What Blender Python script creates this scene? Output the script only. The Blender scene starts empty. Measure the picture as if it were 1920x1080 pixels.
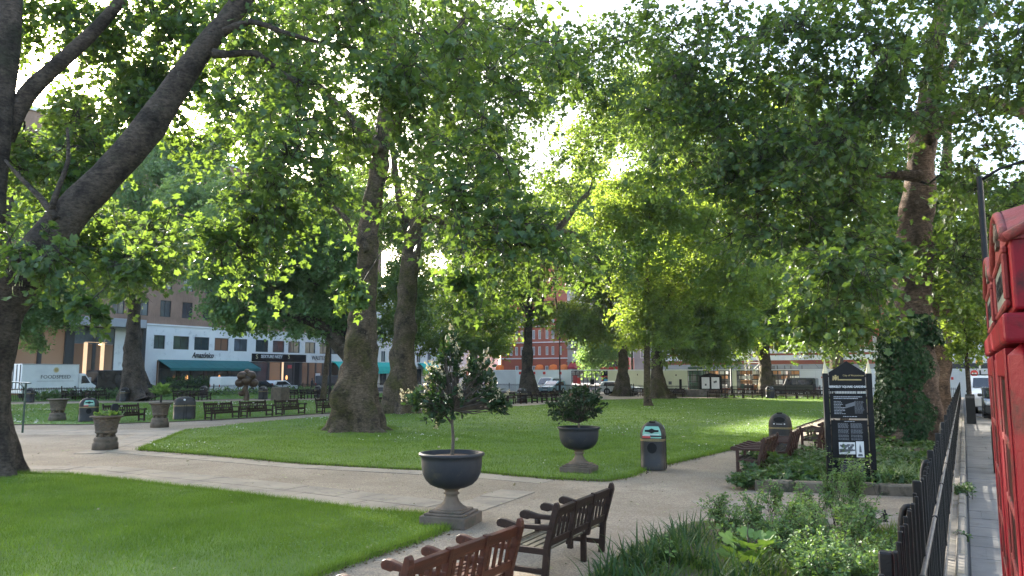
import bpy, math, random
import numpy as np
from mathutils import Vector, Matrix, noise

random.seed(7)
RNG = np.random.default_rng(7)
R = math.radians
SC = bpy.context.scene
COL = SC.collection

# ------------------------------------------------------------------ camera
FPX, CAMH = 1400.0, 2.4                     # focal length in photo pixels (1920 wide), lens height above the garden
PITCH = math.atan(160 / FPX)
cam_d = bpy.data.cameras.new('camera')
cam_d.sensor_width = 36.0
cam_d.lens = 36.0 * FPX / 1920.0
cam_d.clip_start, cam_d.clip_end = 0.05, 3000
cam = bpy.data.objects.new('camera', cam_d)
cam.location = (0, 0, CAMH)
cam.rotation_euler = (math.pi / 2 + PITCH, 0, 0)
COL.objects.link(cam)
SC.camera = cam

# ------------------------------------------------------------------ sky and sun
SUN_AZ, SUN_EL = R(-31.5), R(20.0)          # azimuth clockwise from +Y
w = bpy.data.worlds.new('World'); SC.world = w; w.use_nodes = True
nt = w.node_tree
sky = nt.nodes.new('ShaderNodeTexSky'); sky.sky_type = 'NISHITA'; sky.sun_disc = False
sky.sun_elevation = SUN_EL; sky.sun_rotation = SUN_AZ
sky.air_density = 1.0; sky.dust_density = 3.0; sky.ozone_density = 1.0
nt.links.new(sky.outputs[0], nt.nodes['Background'].inputs['Color'])
nt.nodes['Background'].inputs['Strength'].default_value = 0.15
sd = bpy.data.lights.new('sun', 'SUN'); sd.energy = 5.0; sd.angle = R(0.5); sd.color = (1.0, 0.93, 0.80)
sun = bpy.data.objects.new('sun', sd); COL.objects.link(sun)
_d = Vector((math.sin(SUN_AZ) * math.cos(SUN_EL), math.cos(SUN_AZ) * math.cos(SUN_EL), math.sin(SUN_EL)))
sun.rotation_euler = _d.to_track_quat('Z', 'Y').to_euler(); sun.location = (-20, 40, 60)
vs = SC.view_settings
vs.view_transform = 'Standard'; vs.look = 'None'; vs.exposure = 2.7; vs.gamma = 1.0; vs.use_curve_mapping = False
SC.render.engine = 'CYCLES'
cy = SC.cycles
cy.use_denoising = True; cy.use_adaptive_sampling = False
try: cy.denoiser = 'OPENIMAGEDENOISE'; cy.denoising_prefilter = 'ACCURATE'; cy.denoising_input_passes = 'RGB_ALBEDO_NORMAL'
except Exception: pass
cy.max_bounces = 7; cy.diffuse_bounces = 4; cy.glossy_bounces = 2; cy.transmission_bounces = 5; cy.transparent_max_bounces = 6
cy.sample_clamp_indirect = 6.0

# ------------------------------------------------------------------ surveying: photo bearings to real positions
_cp, _sp = math.cos(PITCH), math.sin(PITCH)
SA = R(31.0); _s, _c = math.sin(SA), math.cos(SA)
RZ = -SA                                    # local x = u (across the square), local y = v (along the railings)
def ray(x, y):
    a = (x - 960) / FPX; b = (540 - y) / FPX
    return Vector((a, _cp - b * _sp, _sp + b * _cp))
def GP(x, y, z=0.0):
    r = ray(x, y); t = (z - CAMH) / r.z
    return Vector((r.x * t, r.y * t, z))
def AT(x, y, Y):
    r = ray(x, y); t = Y / r.y
    return Vector((r.x * t, Y, CAMH + r.z * t))
def W(u, v, z=0.0): return Vector((u * _c + v * _s, -u * _s + v * _c, z))
def UV(p): return (p.x * _c - p.y * _s, p.x * _s + p.y * _c)
def ONU(x, y, u0):                          # where a bearing meets the plane u = u0 -> (v, z)
    r = ray(x, y); t = u0 / (r.x * _c - r.y * _s); p = r * t
    return UV(p)[1], CAMH + p.z
def ONV(x, y, v0):
    r = ray(x, y); t = v0 / (r.x * _s + r.y * _c); p = r * t
    return UV(p)[0], CAMH + p.z

# ------------------------------------------------------------------ materials
def nodes(name):
    m = bpy.data.materials.new(name); m.use_nodes = True
    t = m.node_tree; b = t.nodes['Principled BSDF']
    return m, t, b
def _coord(t, coords, scale):
    if coords == 'Position':
        src = t.nodes.new('ShaderNodeNewGeometry').outputs['Position']
    else:
        src = t.nodes.new('ShaderNodeTexCoord').outputs['Object']
    mp = t.nodes.new('ShaderNodeMapping'); t.links.new(src, mp.inputs[0])
    if hasattr(scale, '__len__'): mp.inputs['Scale'].default_value = scale
    return mp.outputs[0]
def _noise(t, vec, sc, detail=5, rough=0.6):
    n = t.nodes.new('ShaderNodeTexNoise'); n.inputs['Scale'].default_value = sc
    n.inputs['Detail'].default_value = detail; n.inputs['Roughness'].default_value = rough
    t.links.new(vec, n.inputs['Vector']); return n
def _ramp(t, fac, stops):
    r = t.nodes.new('ShaderNodeValToRGB'); t.links.new(fac, r.inputs[0])
    e = r.color_ramp.elements
    while len(e) < len(stops): e.new(0.5)
    for k, (p, c) in enumerate(stops):
        e[k].position = p; e[k].color = (*c, 1) if len(c) == 3 else c
    return r.outputs[0]
def _mix(t, fac, a, b, mode='MIX'):
    m = t.nodes.new('ShaderNodeMix'); m.data_type = 'RGBA'; m.blend_type = mode
    for k, v in ((0, fac), (6, a), (7, b)):
        if isinstance(v, (int, float)): m.inputs[k].default_value = v
        elif isinstance(v, tuple): m.inputs[k].default_value = (*v, 1)
        else: t.links.new(v, m.inputs[k])
    return m.outputs[2]
def _bump(t, b, h, strength, dist=0.02):
    n = t.nodes.new('ShaderNodeBump'); n.inputs['Strength'].default_value = strength
    n.inputs['Distance'].default_value = dist; t.links.new(h, n.inputs['Height']); t.links.new(n.outputs[0], b.inputs['Normal'])
def mk(name, c1, c2=None, scale=6.0, rough=0.7, bump=0.0, bscale=None, coords='Object', metal=0.0, stretch=None, lo=0.35, hi=0.65, detail=6, dirt=None, spec=0.5, dist=0.02):
    m, t, b = nodes(name)
    b.inputs['Roughness'].default_value = rough; b.inputs['Metallic'].default_value = metal
    b.inputs['Specular IOR Level'].default_value = spec
    vec = _coord(t, coords, stretch)
    c2 = c2 or tuple(x * 0.8 for x in c1)
    n = _noise(t, vec, scale, detail)
    col = _ramp(t, n.outputs[0], [(lo, c1), (hi, c2)])
    if dirt:
        n2 = _noise(t, vec, dirt[1], 6, 0.7)
        f = _ramp(t, n2.outputs[0], [(dirt[2], (0, 0, 0)), (dirt[2] + 0.12, (1, 1, 1))])
        col = _mix(t, f, col, dirt[0])
    t.links.new(col, b.inputs['Base Color'])
    if bump:
        n3 = _noise(t, vec, bscale or scale * 4, 6, 0.65)
        _bump(t, b, n3.outputs[0], bump, dist)
    return m
def leafmat(name, dark, light, trans, tw=0.45, rough=0.5, gloss=0.5, patch=0.35, ps=0.35):
    m = bpy.data.materials.new(name); m.use_nodes = True
    t = m.node_tree; b = t.nodes['Principled BSDF']; out = t.nodes['Material Output']
    g = t.nodes.new('ShaderNodeNewGeometry')
    col = _ramp(t, g.outputs['Random Per Island'], [(0.0, dark), (0.65, tuple((a + c) / 2 for a, c in zip(dark, light))), (1.0, light)])
    n = _noise(t, g.outputs['Position'], ps, 4)
    col = _mix(t, patch, col, _ramp(t, n.outputs[0], [(0.35, dark), (0.65, light)]))
    t.links.new(col, b.inputs['Base Color'])
    b.inputs['Roughness'].default_value = rough; b.inputs['Specular IOR Level'].default_value = gloss
    tr = t.nodes.new('ShaderNodeBsdfTranslucent')
    tcol = _ramp(t, g.outputs['Random Per Island'], [(0.0, tuple(x * 0.7 for x in trans)), (1.0, trans)])
    t.links.new(tcol, tr.inputs['Color'])
    mx = t.nodes.new('ShaderNodeMixShader'); mx.inputs[0].default_value = tw
    t.links.new(b.outputs[0], mx.inputs[1]); t.links.new(tr.outputs[0], mx.inputs[2]); t.links.new(mx.outputs[0], out.inputs['Surface'])
    return m
def emit(name, col, s):
    m, t, b = nodes(name)
    b.inputs['Base Color'].default_value = (*col, 1); b.inputs['Emission Color'].default_value = (*col, 1)
    b.inputs['Emission Strength'].default_value = s; b.inputs['Roughness'].default_value = 0.12
    n = _noise(t, _coord(t, 'Object', None), 3.0); t.links.new(_ramp(t, n.outputs[0], [(0.3, col), (0.7, tuple(x * .7 for x in col))]), b.inputs['Emission Color'])
    return m
def bark_mat(name, base, dark, pale, moss, mossamt=0.55, stretch=(1, 1, 1.0)):
    m, t, b = nodes(name)
    b.inputs['Roughness'].default_value = 0.9; b.inputs['Specular IOR Level'].default_value = 0.25
    vec = _coord(t, 'Position', None)
    n1 = _noise(t, vec, 1.6, 8, 0.65)
    col = _ramp(t, n1.outputs[0], [(0.36, dark), (0.5, base), (0.64, tuple(x * 1.35 for x in base))])
    vec2 = _coord(t, 'Position', (5.0, 5.0, 3.5))
    n2 = _noise(t, vec2, 1.6, 4, 0.55)
    col = _mix(t, _ramp(t, n2.outputs[0], [(0.63, (0, 0, 0)), (0.66, (.8, .8, .8))]), col, pale)
    n3 = _noise(t, vec, 0.9, 6, 0.7)
    col = _mix(t, _ramp(t, n3.outputs[0], [(mossamt, (0, 0, 0)), (mossamt + 0.15, (1, 1, 1))]), col, moss)
    n4 = _noise(t, _coord(t, 'Position', (5.0, 5.0, 11.0)), 1.6, 8, 0.75)
    col = _mix(t, 0.8, col, _ramp(t, n4.outputs[0], [(0.38, (0.22, 0.21, 0.20)), (0.60, (1.1, 1.1, 1.1))]), 'MULTIPLY')
    t.links.new(col, b.inputs['Base Color'])
    _bump(t, b, n4.outputs[0], 1.0, 0.10)
    return m
def window_glass(name, col=(0.02, 0.03, 0.035), rough=0.06):
    m, t, b = nodes(name)
    n = _noise(t, _coord(t, 'Position', None), 0.7, 3)
    t.links.new(_ramp(t, n.outputs[0], [(0.35, col), (0.7, tuple(x * 2.2 for x in col))]), b.inputs['Base Color'])
    b.inputs['Roughness'].default_value = rough; b.inputs['Specular IOR Level'].default_value = 0.8
    return m
def brickmat(name, c1, c2, mortar, sc=1.0, coords='Object'):
    m, t, b = nodes(name)
    src = t.nodes.new('ShaderNodeTexCoord').outputs['Object']
    mp = t.nodes.new('ShaderNodeMapping'); t.links.new(src, mp.inputs[0])
    mp.inputs['Rotation'].default_value = (R(90), 0, R(90)) if coords == 'u' else (R(90), 0, 0)
    br = t.nodes.new('ShaderNodeTexBrick'); t.links.new(mp.outputs[0], br.inputs['Vector'])
    br.inputs['Color1'].default_value = (*c1, 1); br.inputs['Color2'].default_value = (*c2, 1); br.inputs['Mortar'].default_value = (*mortar, 1)
    br.inputs['Scale'].default_value = sc; br.inputs['Mortar Size'].default_value = 0.012; br.inputs['Brick Width'].default_value = 0.45; br.inputs['Row Height'].default_value = 0.15
    n = _noise(t, src, 0.5, 5); col = _mix(t, 0.5, br.outputs[0], _ramp(t, n.outputs[0], [(0.3, tuple(x * .7 for x in c1)), (0.7, tuple(min(1, x * 1.25) for x in c2))]))
    t.links.new(col, b.inputs['Base Color']); b.inputs['Roughness'].default_value = 0.9
    return m

# ------------------------------------------------------------------ mesh building
class MB:
    def __init__(s): s.v = []; s.f = []; s.sm = []
    def add(s, V, F, smooth=False, M=None):
        o = len(s.v)
        s.v += [tuple(M @ Vector(p)) if M is not None else tuple(p) for p in V]
        s.f += [tuple(i + o for i in f) for f in F]; s.sm += [smooth] * len(F)
        return s
    def box(s, c, d, b=0.0, M=None, rz=0.0, ry=0.0, rx=0.0):
        x, y, z = d[0] / 2, d[1] / 2, d[2] / 2
        T = Matrix.Translation(c)
        if rz or ry or rx: T = T @ Matrix.Rotation(rz, 4, 'Z') @ Matrix.Rotation(ry, 4, 'Y') @ Matrix.Rotation(rx, 4, 'X')
        if M is not None: T = M @ T
        if b <= 0:
            V = [(i * x, j * y, k * z) for i in (-1, 1) for j in (-1, 1) for k in (-1, 1)]
            F = [(0, 1, 3, 2), (4, 6, 7, 5), (0, 4, 5, 1), (2, 3, 7, 6), (0, 2, 6, 4), (1, 5, 7, 3)]
            return s.add(V, F, False, T)
        b = min(b, x * .9, y * .9, z * .9)
        V = []; idx = {}
        for i in (-1, 1):
            for j in (-1, 1):
                for k in (-1, 1):
                    for a in range(3):
                        p = [i * (x - b), j * (y - b), k * (z - b)]; p[a] = (i * x, j * y, k * z)[a]
                        idx[(i, j, k, a)] = len(V); V.append(tuple(p))
        F = []
        q = ((-1, -1), (1, -1), (1, 1), (-1, 1))
        for a in range(3):
            for sg in (-1, 1):
                f = []
                for (m, n) in q:
                    key = [0, 0, 0]; key[a] = sg; key[(a + 1) % 3] = m; key[(a + 2) % 3] = n
                    f.append(idx[(*key, a)])
                F.append(tuple(f if sg > 0 else f[::-1]))
        for a in range(3):
            b1, b2 = (a + 1) % 3, (a + 2) % 3
            for m in (-1, 1):
                for n in (-1, 1):
                    k0 = [0, 0, 0]; k0[a] = -1; k0[b1] = m; k0[b2] = n
                    k1 = list(k0); k1[a] = 1
                    f = [idx[(*k0, b1)], idx[(*k1, b1)], idx[(*k1, b2)], idx[(*k0, b2)]]
                    F.append(tuple(f if m * n < 0 else f[::-1]))
        for i in (-1, 1):
            for j in (-1, 1):
                for k in (-1, 1):
                    f = [idx[(i, j, k, 0)], idx[(i, j, k, 1)], idx[(i, j, k, 2)]]
                    F.append(tuple(f if i * j * k > 0 else f[::-1]))
        return s.add(V, F, False, T)
    def rng(s, x0, x1, y0, y1, z0, z1, b=0.0, M=None):
        return s.box(((x0 + x1) / 2, (y0 + y1) / 2, (z0 + z1) / 2), (abs(x1 - x0), abs(y1 - y0), abs(z1 - z0)), b, M)
    def tube(s, pts, rs, n=8, smooth=True, caps=True, M=None):
        pts = [Vector(p) for p in pts]
        if not hasattr(rs, '__len__'): rs = [rs] * len(pts)
        V = []; F = []; up = None
        for i, p in enumerate(pts):
            d = (pts[min(i + 1, len(pts) - 1)] - pts[max(i - 1, 0)]).normalized()
            if up is None:
                up = Vector((1, 0, 0)) if abs(d.x) < 0.8 else Vector((0, 1, 0))
            a = (up - d * up.dot(d)).normalized(); up = a; bb = d.cross(a)
            for k in range(n):
                t = 2 * math.pi * k / n
                V.append(p + a * (math.cos(t) * rs[i]) + bb * (math.sin(t) * rs[i]))
        for i in range(len(pts) - 1):
            for k in range(n):
                k2 = (k + 1) % n
                F.append((i * n + k, i * n + k2, (i + 1) * n + k2, (i + 1) * n + k))
        if caps: F.append(tuple(range(n))[::-1]); F.append(tuple((len(pts) - 1) * n + k for k in range(n)))
        return s.add(V, F, smooth, M)
    def lathe(s, prof, n=24, c=(0, 0, 0), M=None, smooth=True, sx=1.0, sy=1.0):
        V = []; F = []
        for (r, z) in prof:
            for k in range(n):
                t = 2 * math.pi * k / n
                V.append((c[0] + r * math.cos(t) * sx, c[1] + r * math.sin(t) * sy, c[2] + z))
        for i in range(len(prof) - 1):
            for k in range(n):
                k2 = (k + 1) % n
                F.append((i * n + k, i * n + k2, (i + 1) * n + k2, (i + 1) * n + k))
        F.append(tuple(range(n))[::-1]); F.append(tuple((len(prof) - 1) * n + k for k in range(n)))
        return s.add(V, F, smooth, M)
    def prism(s, poly, d0, d1, axis='y', M=None, smooth=False):
        """poly in the plane across the axis: y -> (x,z), x -> (y,z), z -> (x,y)"""
        n = len(poly)
        def P(a, b, d): return (a, d, b) if axis == 'y' else ((d, a, b) if axis == 'x' else (a, b, d))
        V = [P(a, b, d0) for a, b in poly] + [P(a, b, d1) for a, b in poly]
        F = [tuple(range(n)), tuple(range(n, 2 * n))[::-1]] + [(i, i + n, (i + 1) % n + n, (i + 1) % n) for i in range(n)]
        return s.add(V, F, smooth, M)
    def ball(s, c, r, n=10, m=7, sc=(1, 1, 1), M=None):
        prof = [(r * math.sin(math.pi * i / m), -r * math.cos(math.pi * i / m)) for i in range(1, m)]
        V = []; F = []
        for (q, z) in prof:
            for k in range(n):
                t = 2 * math.pi * k / n
                V.append((c[0] + q * math.cos(t) * sc[0], c[1] + q * math.sin(t) * sc[1], c[2] + z * sc[2]))
        L = len(prof)
        V += [(c[0], c[1], c[2] - r * sc[2]), (c[0], c[1], c[2] + r * sc[2])]
        for i in range(L - 1):
            for k in range(n):
                F.append((i * n + k, i * n + (k + 1) % n, (i + 1) * n + (k + 1) % n, (i + 1) * n + k))
        for k in range(n):
            F.append((L * n, (k + 1) % n, k)); F.append((L * n + 1, (L - 1) * n + k, (L - 1) * n + (k + 1) % n))
        return s.add(V, F, True, M)
    def mesh(s, name, mat):
        me = bpy.data.meshes.new(name); me.from_pydata(s.v, [], s.f)
        me.polygons.foreach_set('use_smooth', s.sm)
        if mat: me.materials.append(mat)
        me.update(); return me
    def build(s, name, mat, parent=None, loc=None, rz=0.0):
        return ob(name, s.mesh(name, mat), parent, loc, rz)
def ob(name, me, parent=None, loc=None, rz=0.0):
    o = bpy.data.objects.new(name, me); COL.objects.link(o)
    if parent: o.parent = parent
    if loc is not None: o.location = loc
    if rz: o.rotation_euler = (0, 0, rz)
    return o
def tag(o, label=None, cat=None, group=None, kind=None):
    if label: o['label'] = label
    if cat: o['category'] = cat
    if group: o['group'] = group
    if kind: o['kind'] = kind
    return o
def thing(name, label, cat, loc=(0, 0, 0), rz=0.0, group=None):
    return tag(ob(name, None, None, loc, rz), label, cat, group)
def copy_tree(o, label=None, loc=None, rz=None, parent=None):
    c = o.copy(); COL.objects.link(c)
    if parent: c.parent = parent
    if label: c['label'] = label
    if loc is not None: c.location = loc
    if rz is not None: c.rotation_euler = (0, 0, rz)
    for ch in o.children: copy_tree(ch, parent=c)
    return c
def bevel(o, wd=0.01, seg=2):
    m = o.modifiers.new('bevel', 'BEVEL'); m.width = wd; m.segments = seg; m.limit_method = 'ANGLE'; m.angle_limit = R(35)
    return o
def text(name, s, size, mat, parent, M, ext=0.004, align='CENTER', shear=0.0, bold=0.0, xs=1.0):
    cu = bpy.data.curves.new(name, 'FONT'); cu.body = s; cu.size = size; cu.extrude = ext; cu.align_x = align; cu.align_y = 'CENTER'; cu.shear = shear; cu.offset = bold
    cu.resolution_u = 2
    tmp = bpy.data.objects.new('tmp', cu); COL.objects.link(tmp)
    dg = bpy.context.evaluated_depsgraph_get()
    me = bpy.data.meshes.new_from_object(tmp.evaluated_get(dg))
    bpy.data.objects.remove(tmp); bpy.data.curves.remove(cu)
    me.materials.clear(); me.materials.append(mat); me.transform(M @ Matrix.Diagonal((xs, 1, 1, 1)))
    return ob(name, me, parent)
def npmesh(name, V, F, mat, parent=None, smooth=False):
    """V (n,3), F (m,3|4) numpy -> object"""
    me = bpy.data.meshes.new(name); k = F.shape[1]
    me.vertices.add(len(V)); me.vertices.foreach_set('co', np.ascontiguousarray(V, dtype=np.float32).ravel())
    me.loops.add(F.size); me.loops.foreach_set('vertex_index', np.ascontiguousarray(F, dtype=np.int32).ravel())
    me.polygons.add(len(F)); me.polygons.foreach_set('loop_start', np.arange(0, F.size, k, dtype=np.int32))
    try: me.polygons.foreach_set('loop_total', np.full(len(F), k, dtype=np.int32))
    except Exception: pass
    me.polygons.foreach_set('use_smooth', np.full(len(F), smooth, dtype=bool))
    me.update(calc_edges=True); me.validate()
    if mat: me.materials.append(mat)
    return ob(name, me, parent)
def sheet(name, pts, z, mat, kind='structure', parent=None):
    me = bpy.data.meshes.new(name); me.from_pydata([(p[0], p[1], z) for p in pts], [], [tuple(range(len(pts)))]); me.materials.append(mat)
    o = ob(name, me, parent)
    n = me.polygons[0].normal
    if n.z < 0: me.flip_normals()
    if kind and parent is None: o['kind'] = kind
    return o

# ------------------------------------------------------------------ leaves
def _leaf(outl, faces, fold=0.12):
    return np.array([(x, y, abs(x) * fold + (0.10 * y * (1 - y) if 0 < y < 1 else 0) - 0.10 * max(0, y - .6)) for x, y in outl]), np.array(faces)
_o0 = [(0, .36), (0, 0), (.40, .04), (.27, .27), (.56, .52), (.20, .56), (0, 1), (-.20, .56), (-.56, .52), (-.27, .27), (-.40, .04)]
LOBED = _leaf(_o0, [(0, i, i + 1) for i in range(1, 10)] + [(0, 10, 1)])
ARROW = _leaf([(0, 0), (.52, .36), (.17, .5), (0, 1), (-.17, .5), (-.52, .36)], [(0, 1, 2), (0, 2, 3), (0, 3, 4), (0, 4, 5)])
STAR = _leaf([(0, 0), (.52, .14), (.25, .36), (.52, .62), (0, 1), (-.52, .62), (-.25, .36), (-.52, .14)], [(0, 1, 2), (0, 2, 4), (2, 3, 4), (0, 4, 6), (4, 5, 6), (0, 6, 7)])
CHIP = _leaf([(-.42, .1), (.42, .2), (.05, 1)], [(0, 1, 2)], 0.2)
KITE = _leaf([(0, 0), (.46, .42), (0, 1), (-.46, .42)], [(0, 1, 2), (0, 2, 3)], 0.2)
LANCE = _leaf([(0, 0), (.17, .35), (.13, .7), (0, 1), (-.13, .7), (-.17, .35)], [(0, 1, 2), (0, 2, 3), (0, 3, 4), (0, 4, 5)], 0.3)
OVAL = _leaf([(0, 0), (.30, .25), (.32, .6), (0, 1), (-.32, .6), (-.30, .25)], [(0, 1, 2), (0, 2, 3), (0, 3, 4), (0, 4, 5)], 0.2)
def unit(a): return a / np.maximum(np.linalg.norm(a, axis=1, keepdims=True), 1e-6)
def leaves(P, S, tip, nrm, tpl):
    tv, tf = tpl
    tip = unit(tip); side = unit(np.cross(tip, nrm)); n = np.cross(side, tip)
    V = P[:, None, :] + S[:, None, None] * (tv[None, :, 0, None] * side[:, None, :] + tv[None, :, 1, None] * tip[:, None, :] + tv[None, :, 2, None] * n[:, None, :])
    k = len(tv)
    F = tf[None, :, :] + (np.arange(len(P)) * k)[:, None, None]
    return V.reshape(-1, 3), F.reshape(-1, 3)
class Leaves:
    def __init__(s): s.V = []; s.F = []; s.n = 0
    def add(s, VF):
        s.V.append(VF[0]); s.F.append(VF[1] + s.n); s.n += len(VF[0])
    def build(s, name, mat, parent=None):
        return npmesh(name, np.concatenate(s.V), np.concatenate(s.F), mat, parent)
# ------------------------------------------------------------------ palette
M = {}
M['earth'] = mk('earth', (0.10, 0.075, 0.05), (0.06, 0.045, 0.03), 3.0, 0.95, 0.5, 30, 'Position')
M['asphalt'] = mk('asphalt', (0.07, 0.07, 0.075), (0.05, 0.05, 0.052), 1.5, 0.85, 0.4, 60, 'Position')
M['lawn'] = mk('lawn', (0.050, 0.105, 0.012), (0.095, 0.165, 0.02), 0.55, 0.9, 0.6, 40, 'Position', lo=0.38, hi=0.62, dirt=((0.10, 0.16, 0.05), 1.3, 0.66))
M['lawn2'] = mk('lawn_far', (0.05, 0.12, 0.016), (0.075, 0.155, 0.022), 0.4, 0.9, 0.6, 30, 'Position', lo=0.38, hi=0.62, dirt=((0.14, 0.19, 0.10), 1.1, 0.60))
def gravel():
    m, t, b = nodes('bound_gravel'); b.inputs['Roughness'].default_value = 0.93; b.inputs['Specular IOR Level'].default_value = 0.3
    v = _coord(t, 'Position', None)
    n1 = _noise(t, v, 0.35, 5, 0.6); col = _ramp(t, n1.outputs[0], [(0.35, (0.210, 0.176, 0.132)), (0.65, (0.305, 0.260, 0.200))])
    vo = t.nodes.new('ShaderNodeTexVoronoi'); vo.inputs['Scale'].default_value = 55; t.links.new(v, vo.inputs['Vector'])
    col = _mix(t, 0.55, col, _ramp(t, vo.outputs['Color'], [(0.15, (0.35, 0.33, 0.30)), (0.85, (1.4, 1.35, 1.3))]), 'MULTIPLY')
    n2 = _noise(t, v, 1.7, 6, 0.7); col = _mix(t, _ramp(t, n2.outputs[0], [(0.50, (0, 0, 0)), (0.68, (0.8, 0.8, 0.8))]), col, (0.20, 0.155, 0.11))
    t.links.new(col, b.inputs['Base Color']); _bump(t, b, vo.outputs['Distance'], 0.5, 0.01); return m
M['gravel'] = gravel()
M['flag'] = mk('york_stone', (0.29, 0.245, 0.185), (0.19, 0.163, 0.13), 1.1, 0.85, 0.3, 14, 'Position', dirt=((0.13, 0.11, 0.09), 2.3, 0.56))
M['paving'] = mk('grey_paving', (0.145, 0.138, 0.130), (0.09, 0.087, 0.083), 1.4, 0.8, 0.3, 18, 'Position', dirt=((0.07, 0.065, 0.055), 2.7, 0.55))
M['edging'] = mk('mossy_edging', (0.16, 0.13, 0.095), (0.085, 0.07, 0.05), 2.5, 0.9, 0.5, 10, 'Position', dirt=((0.035, 0.035, 0.018), 3.0, 0.5))
M['mortar'] = mk('joint_mortar', (0.10, 0.08, 0.06), (0.06, 0.05, 0.04), 4, 0.95, coords='Position')
M['kerb'] = mk('kerb_stone', (0.19, 0.17, 0.145), (0.11, 0.10, 0.085), 2.2, 0.85, 0.4, 12, 'Position', dirt=((0.07, 0.065, 0.04), 3.0, 0.52))
M['stone'] = mk('weathered_stone', (0.125, 0.095, 0.068), (0.065, 0.050, 0.037), 3.0, 0.9, 0.5, 22, 'Object', dirt=((0.03, 0.03, 0.018), 4.0, 0.56))
M['stone2'] = mk('plinth_stone', (0.140, 0.105, 0.076), (0.078, 0.058, 0.043), 3.0, 0.9, 0.4, 25, 'Object', dirt=((0.05, 0.055, 0.035), 4.0, 0.57))
M['urn'] = mk('urn_iron', (0.016, 0.019, 0.025), (0.030, 0.031, 0.034), 2.2, 0.62, 0.15, 30, 'Object', dirt=((0.055, 0.046, 0.036), 2.6, 0.57), spec=0.25)
M['soil'] = mk('bark_mulch', (0.10, 0.05, 0.028), (0.05, 0.028, 0.016), 25, 0.95, 0.8, 45, 'Object')
M['wood_dark'] = mk('dark_stained_wood', (0.016, 0.009, 0.007), (0.028, 0.015, 0.011), 3.0, 0.6, 0.25, 9, 'Object', stretch=(1, 6, 6), spec=0.2, dirt=((0.045, 0.036, 0.028), 4.0, 0.62))
M['wood_seat'] = mk('weathered_seat_wood', (0.095, 0.082, 0.052), (0.06, 0.05, 0.032), 3.0, 0.5, 0.25, 9, 'Object', stretch=(1, 6, 6))
M['wood_red'] = mk('oiled_red_wood', (0.072, 0.021, 0.011), (0.040, 0.013, 0.008), 2.2, 0.5, 0.2, 9, 'Object', stretch=(1, 9, 9), spec=0.25, dirt=((0.14, 0.055, 0.03), 3.0, 0.62))
M['wood_bay'] = mk('reddish_dark_wood', (0.034, 0.013, 0.009), (0.055, 0.024, 0.016), 3.0, 0.5, 0.25, 9, 'Object', stretch=(1, 6, 6), spec=0.3)
M['bin'] = mk('bin_plastic', (0.020, 0.020, 0.021), (0.030, 0.027, 0.025), 2.5, 0.5, 0.08, 30, 'Object', spec=0.3, dirt=((0.055, 0.045, 0.034), 2.6, 0.58))
M['black'] = mk('black_paint', (0.005, 0.005, 0.006), (0.009, 0.009, 0.010), 6, 0.5, 0.1, 40, 'Object')
M['signblack'] = mk('sign_black', (0.0025, 0.003, 0.0045), (0.005, 0.0055, 0.007), 2, 0.5, spec=0.18)
M['void'] = mk('dark_void', (0.004, 0.004, 0.004), None, 3, 0.9)
M['iron'] = mk('railing_iron', (0.005, 0.0055, 0.006), (0.010, 0.010, 0.010), 14, 0.5, 0.2, 50, 'Position', spec=0.25)
M['steel'] = mk('worn_steel_rail', (0.11, 0.10, 0.095), (0.05, 0.045, 0.04), 14, 0.5, 0.2, 40, 'Position', metal=0.3)
M['greenpost'] = mk('dark_green_paint', (0.012, 0.035, 0.020), (0.02, 0.045, 0.028), 6, 0.4)
M['gold'] = mk('gold_paint', (0.42, 0.32, 0.14), (0.33, 0.25, 0.10), 8, 0.45, metal=0.3)
M['cream'] = mk('cream_paint', (0.55, 0.48, 0.30), (0.48, 0.42, 0.26), 5, 0.6)
M['white'] = mk('white_paint', (0.78, 0.78, 0.77), (0.70, 0.70, 0.70), 2, 0.4)
M['print'] = mk('white_print', (0.60, 0.60, 0.60), (0.5, 0.5, 0.5), 5, 0.5)
M['printmid'] = mk('soft_white_print', (0.30, 0.31, 0.33), (0.22, 0.23, 0.25), 8, 0.5)
M['printdim'] = mk('grey_print', (0.10, 0.105, 0.12), (0.075, 0.08, 0.09), 8, 0.5)
M['mint'] = mk('mint_plastic', (0.19, 0.42, 0.33), (0.15, 0.35, 0.28), 5, 0.45, dirt=((0.10, 0.18, 0.14), 6, 0.6))
M['red_print'] = mk('red_print', (0.45, 0.05, 0.05), None, 5, 0.5)
M['boxred'] = mk('pillar_red_paint', (0.185, 0.003, 0.011), (0.125, 0.0025, 0.008), 1.8, 0.5, 0.15, 35, 'Object', dirt=((0.05, 0.010, 0.010), 4.5, 0.54), spec=0.2)
M['boxworn'] = mk('faded_red_paint', (0.20, 0.045, 0.042), (0.13, 0.018, 0.018), 5.0, 0.7, 0.4, 35, 'Object', spec=0.2, dirt=((0.075, 0.035, 0.026), 7.0, 0.52))
M['boxglass'] = mk('booth_glass', (0.012, 0.006, 0.006), (0.03, 0.010, 0.010), 3, 0.5, spec=0.08)
M['opal'] = mk('opal_glass', (0.22, 0.24, 0.21), (0.15, 0.17, 0.15), 4, 0.3)
M['glass'] = window_glass('window_glass')
M['glass2'] = window_glass('window_glass_pale', (0.07, 0.08, 0.09), 0.1)
M['carglass'] = window_glass('car_glass', (0.012, 0.015, 0.018), 0.05)
M['winframe'] = mk('dark_window_frame', (0.03, 0.03, 0.032), None, 3, 0.5)
M['portland'] = mk('portland_stone', (0.72, 0.72, 0.70), (0.62, 0.62, 0.61), 0.35, 0.7, 0.1, 3, 'Position', dirt=((0.42, 0.42, 0.42), 0.9, 0.58))
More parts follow.
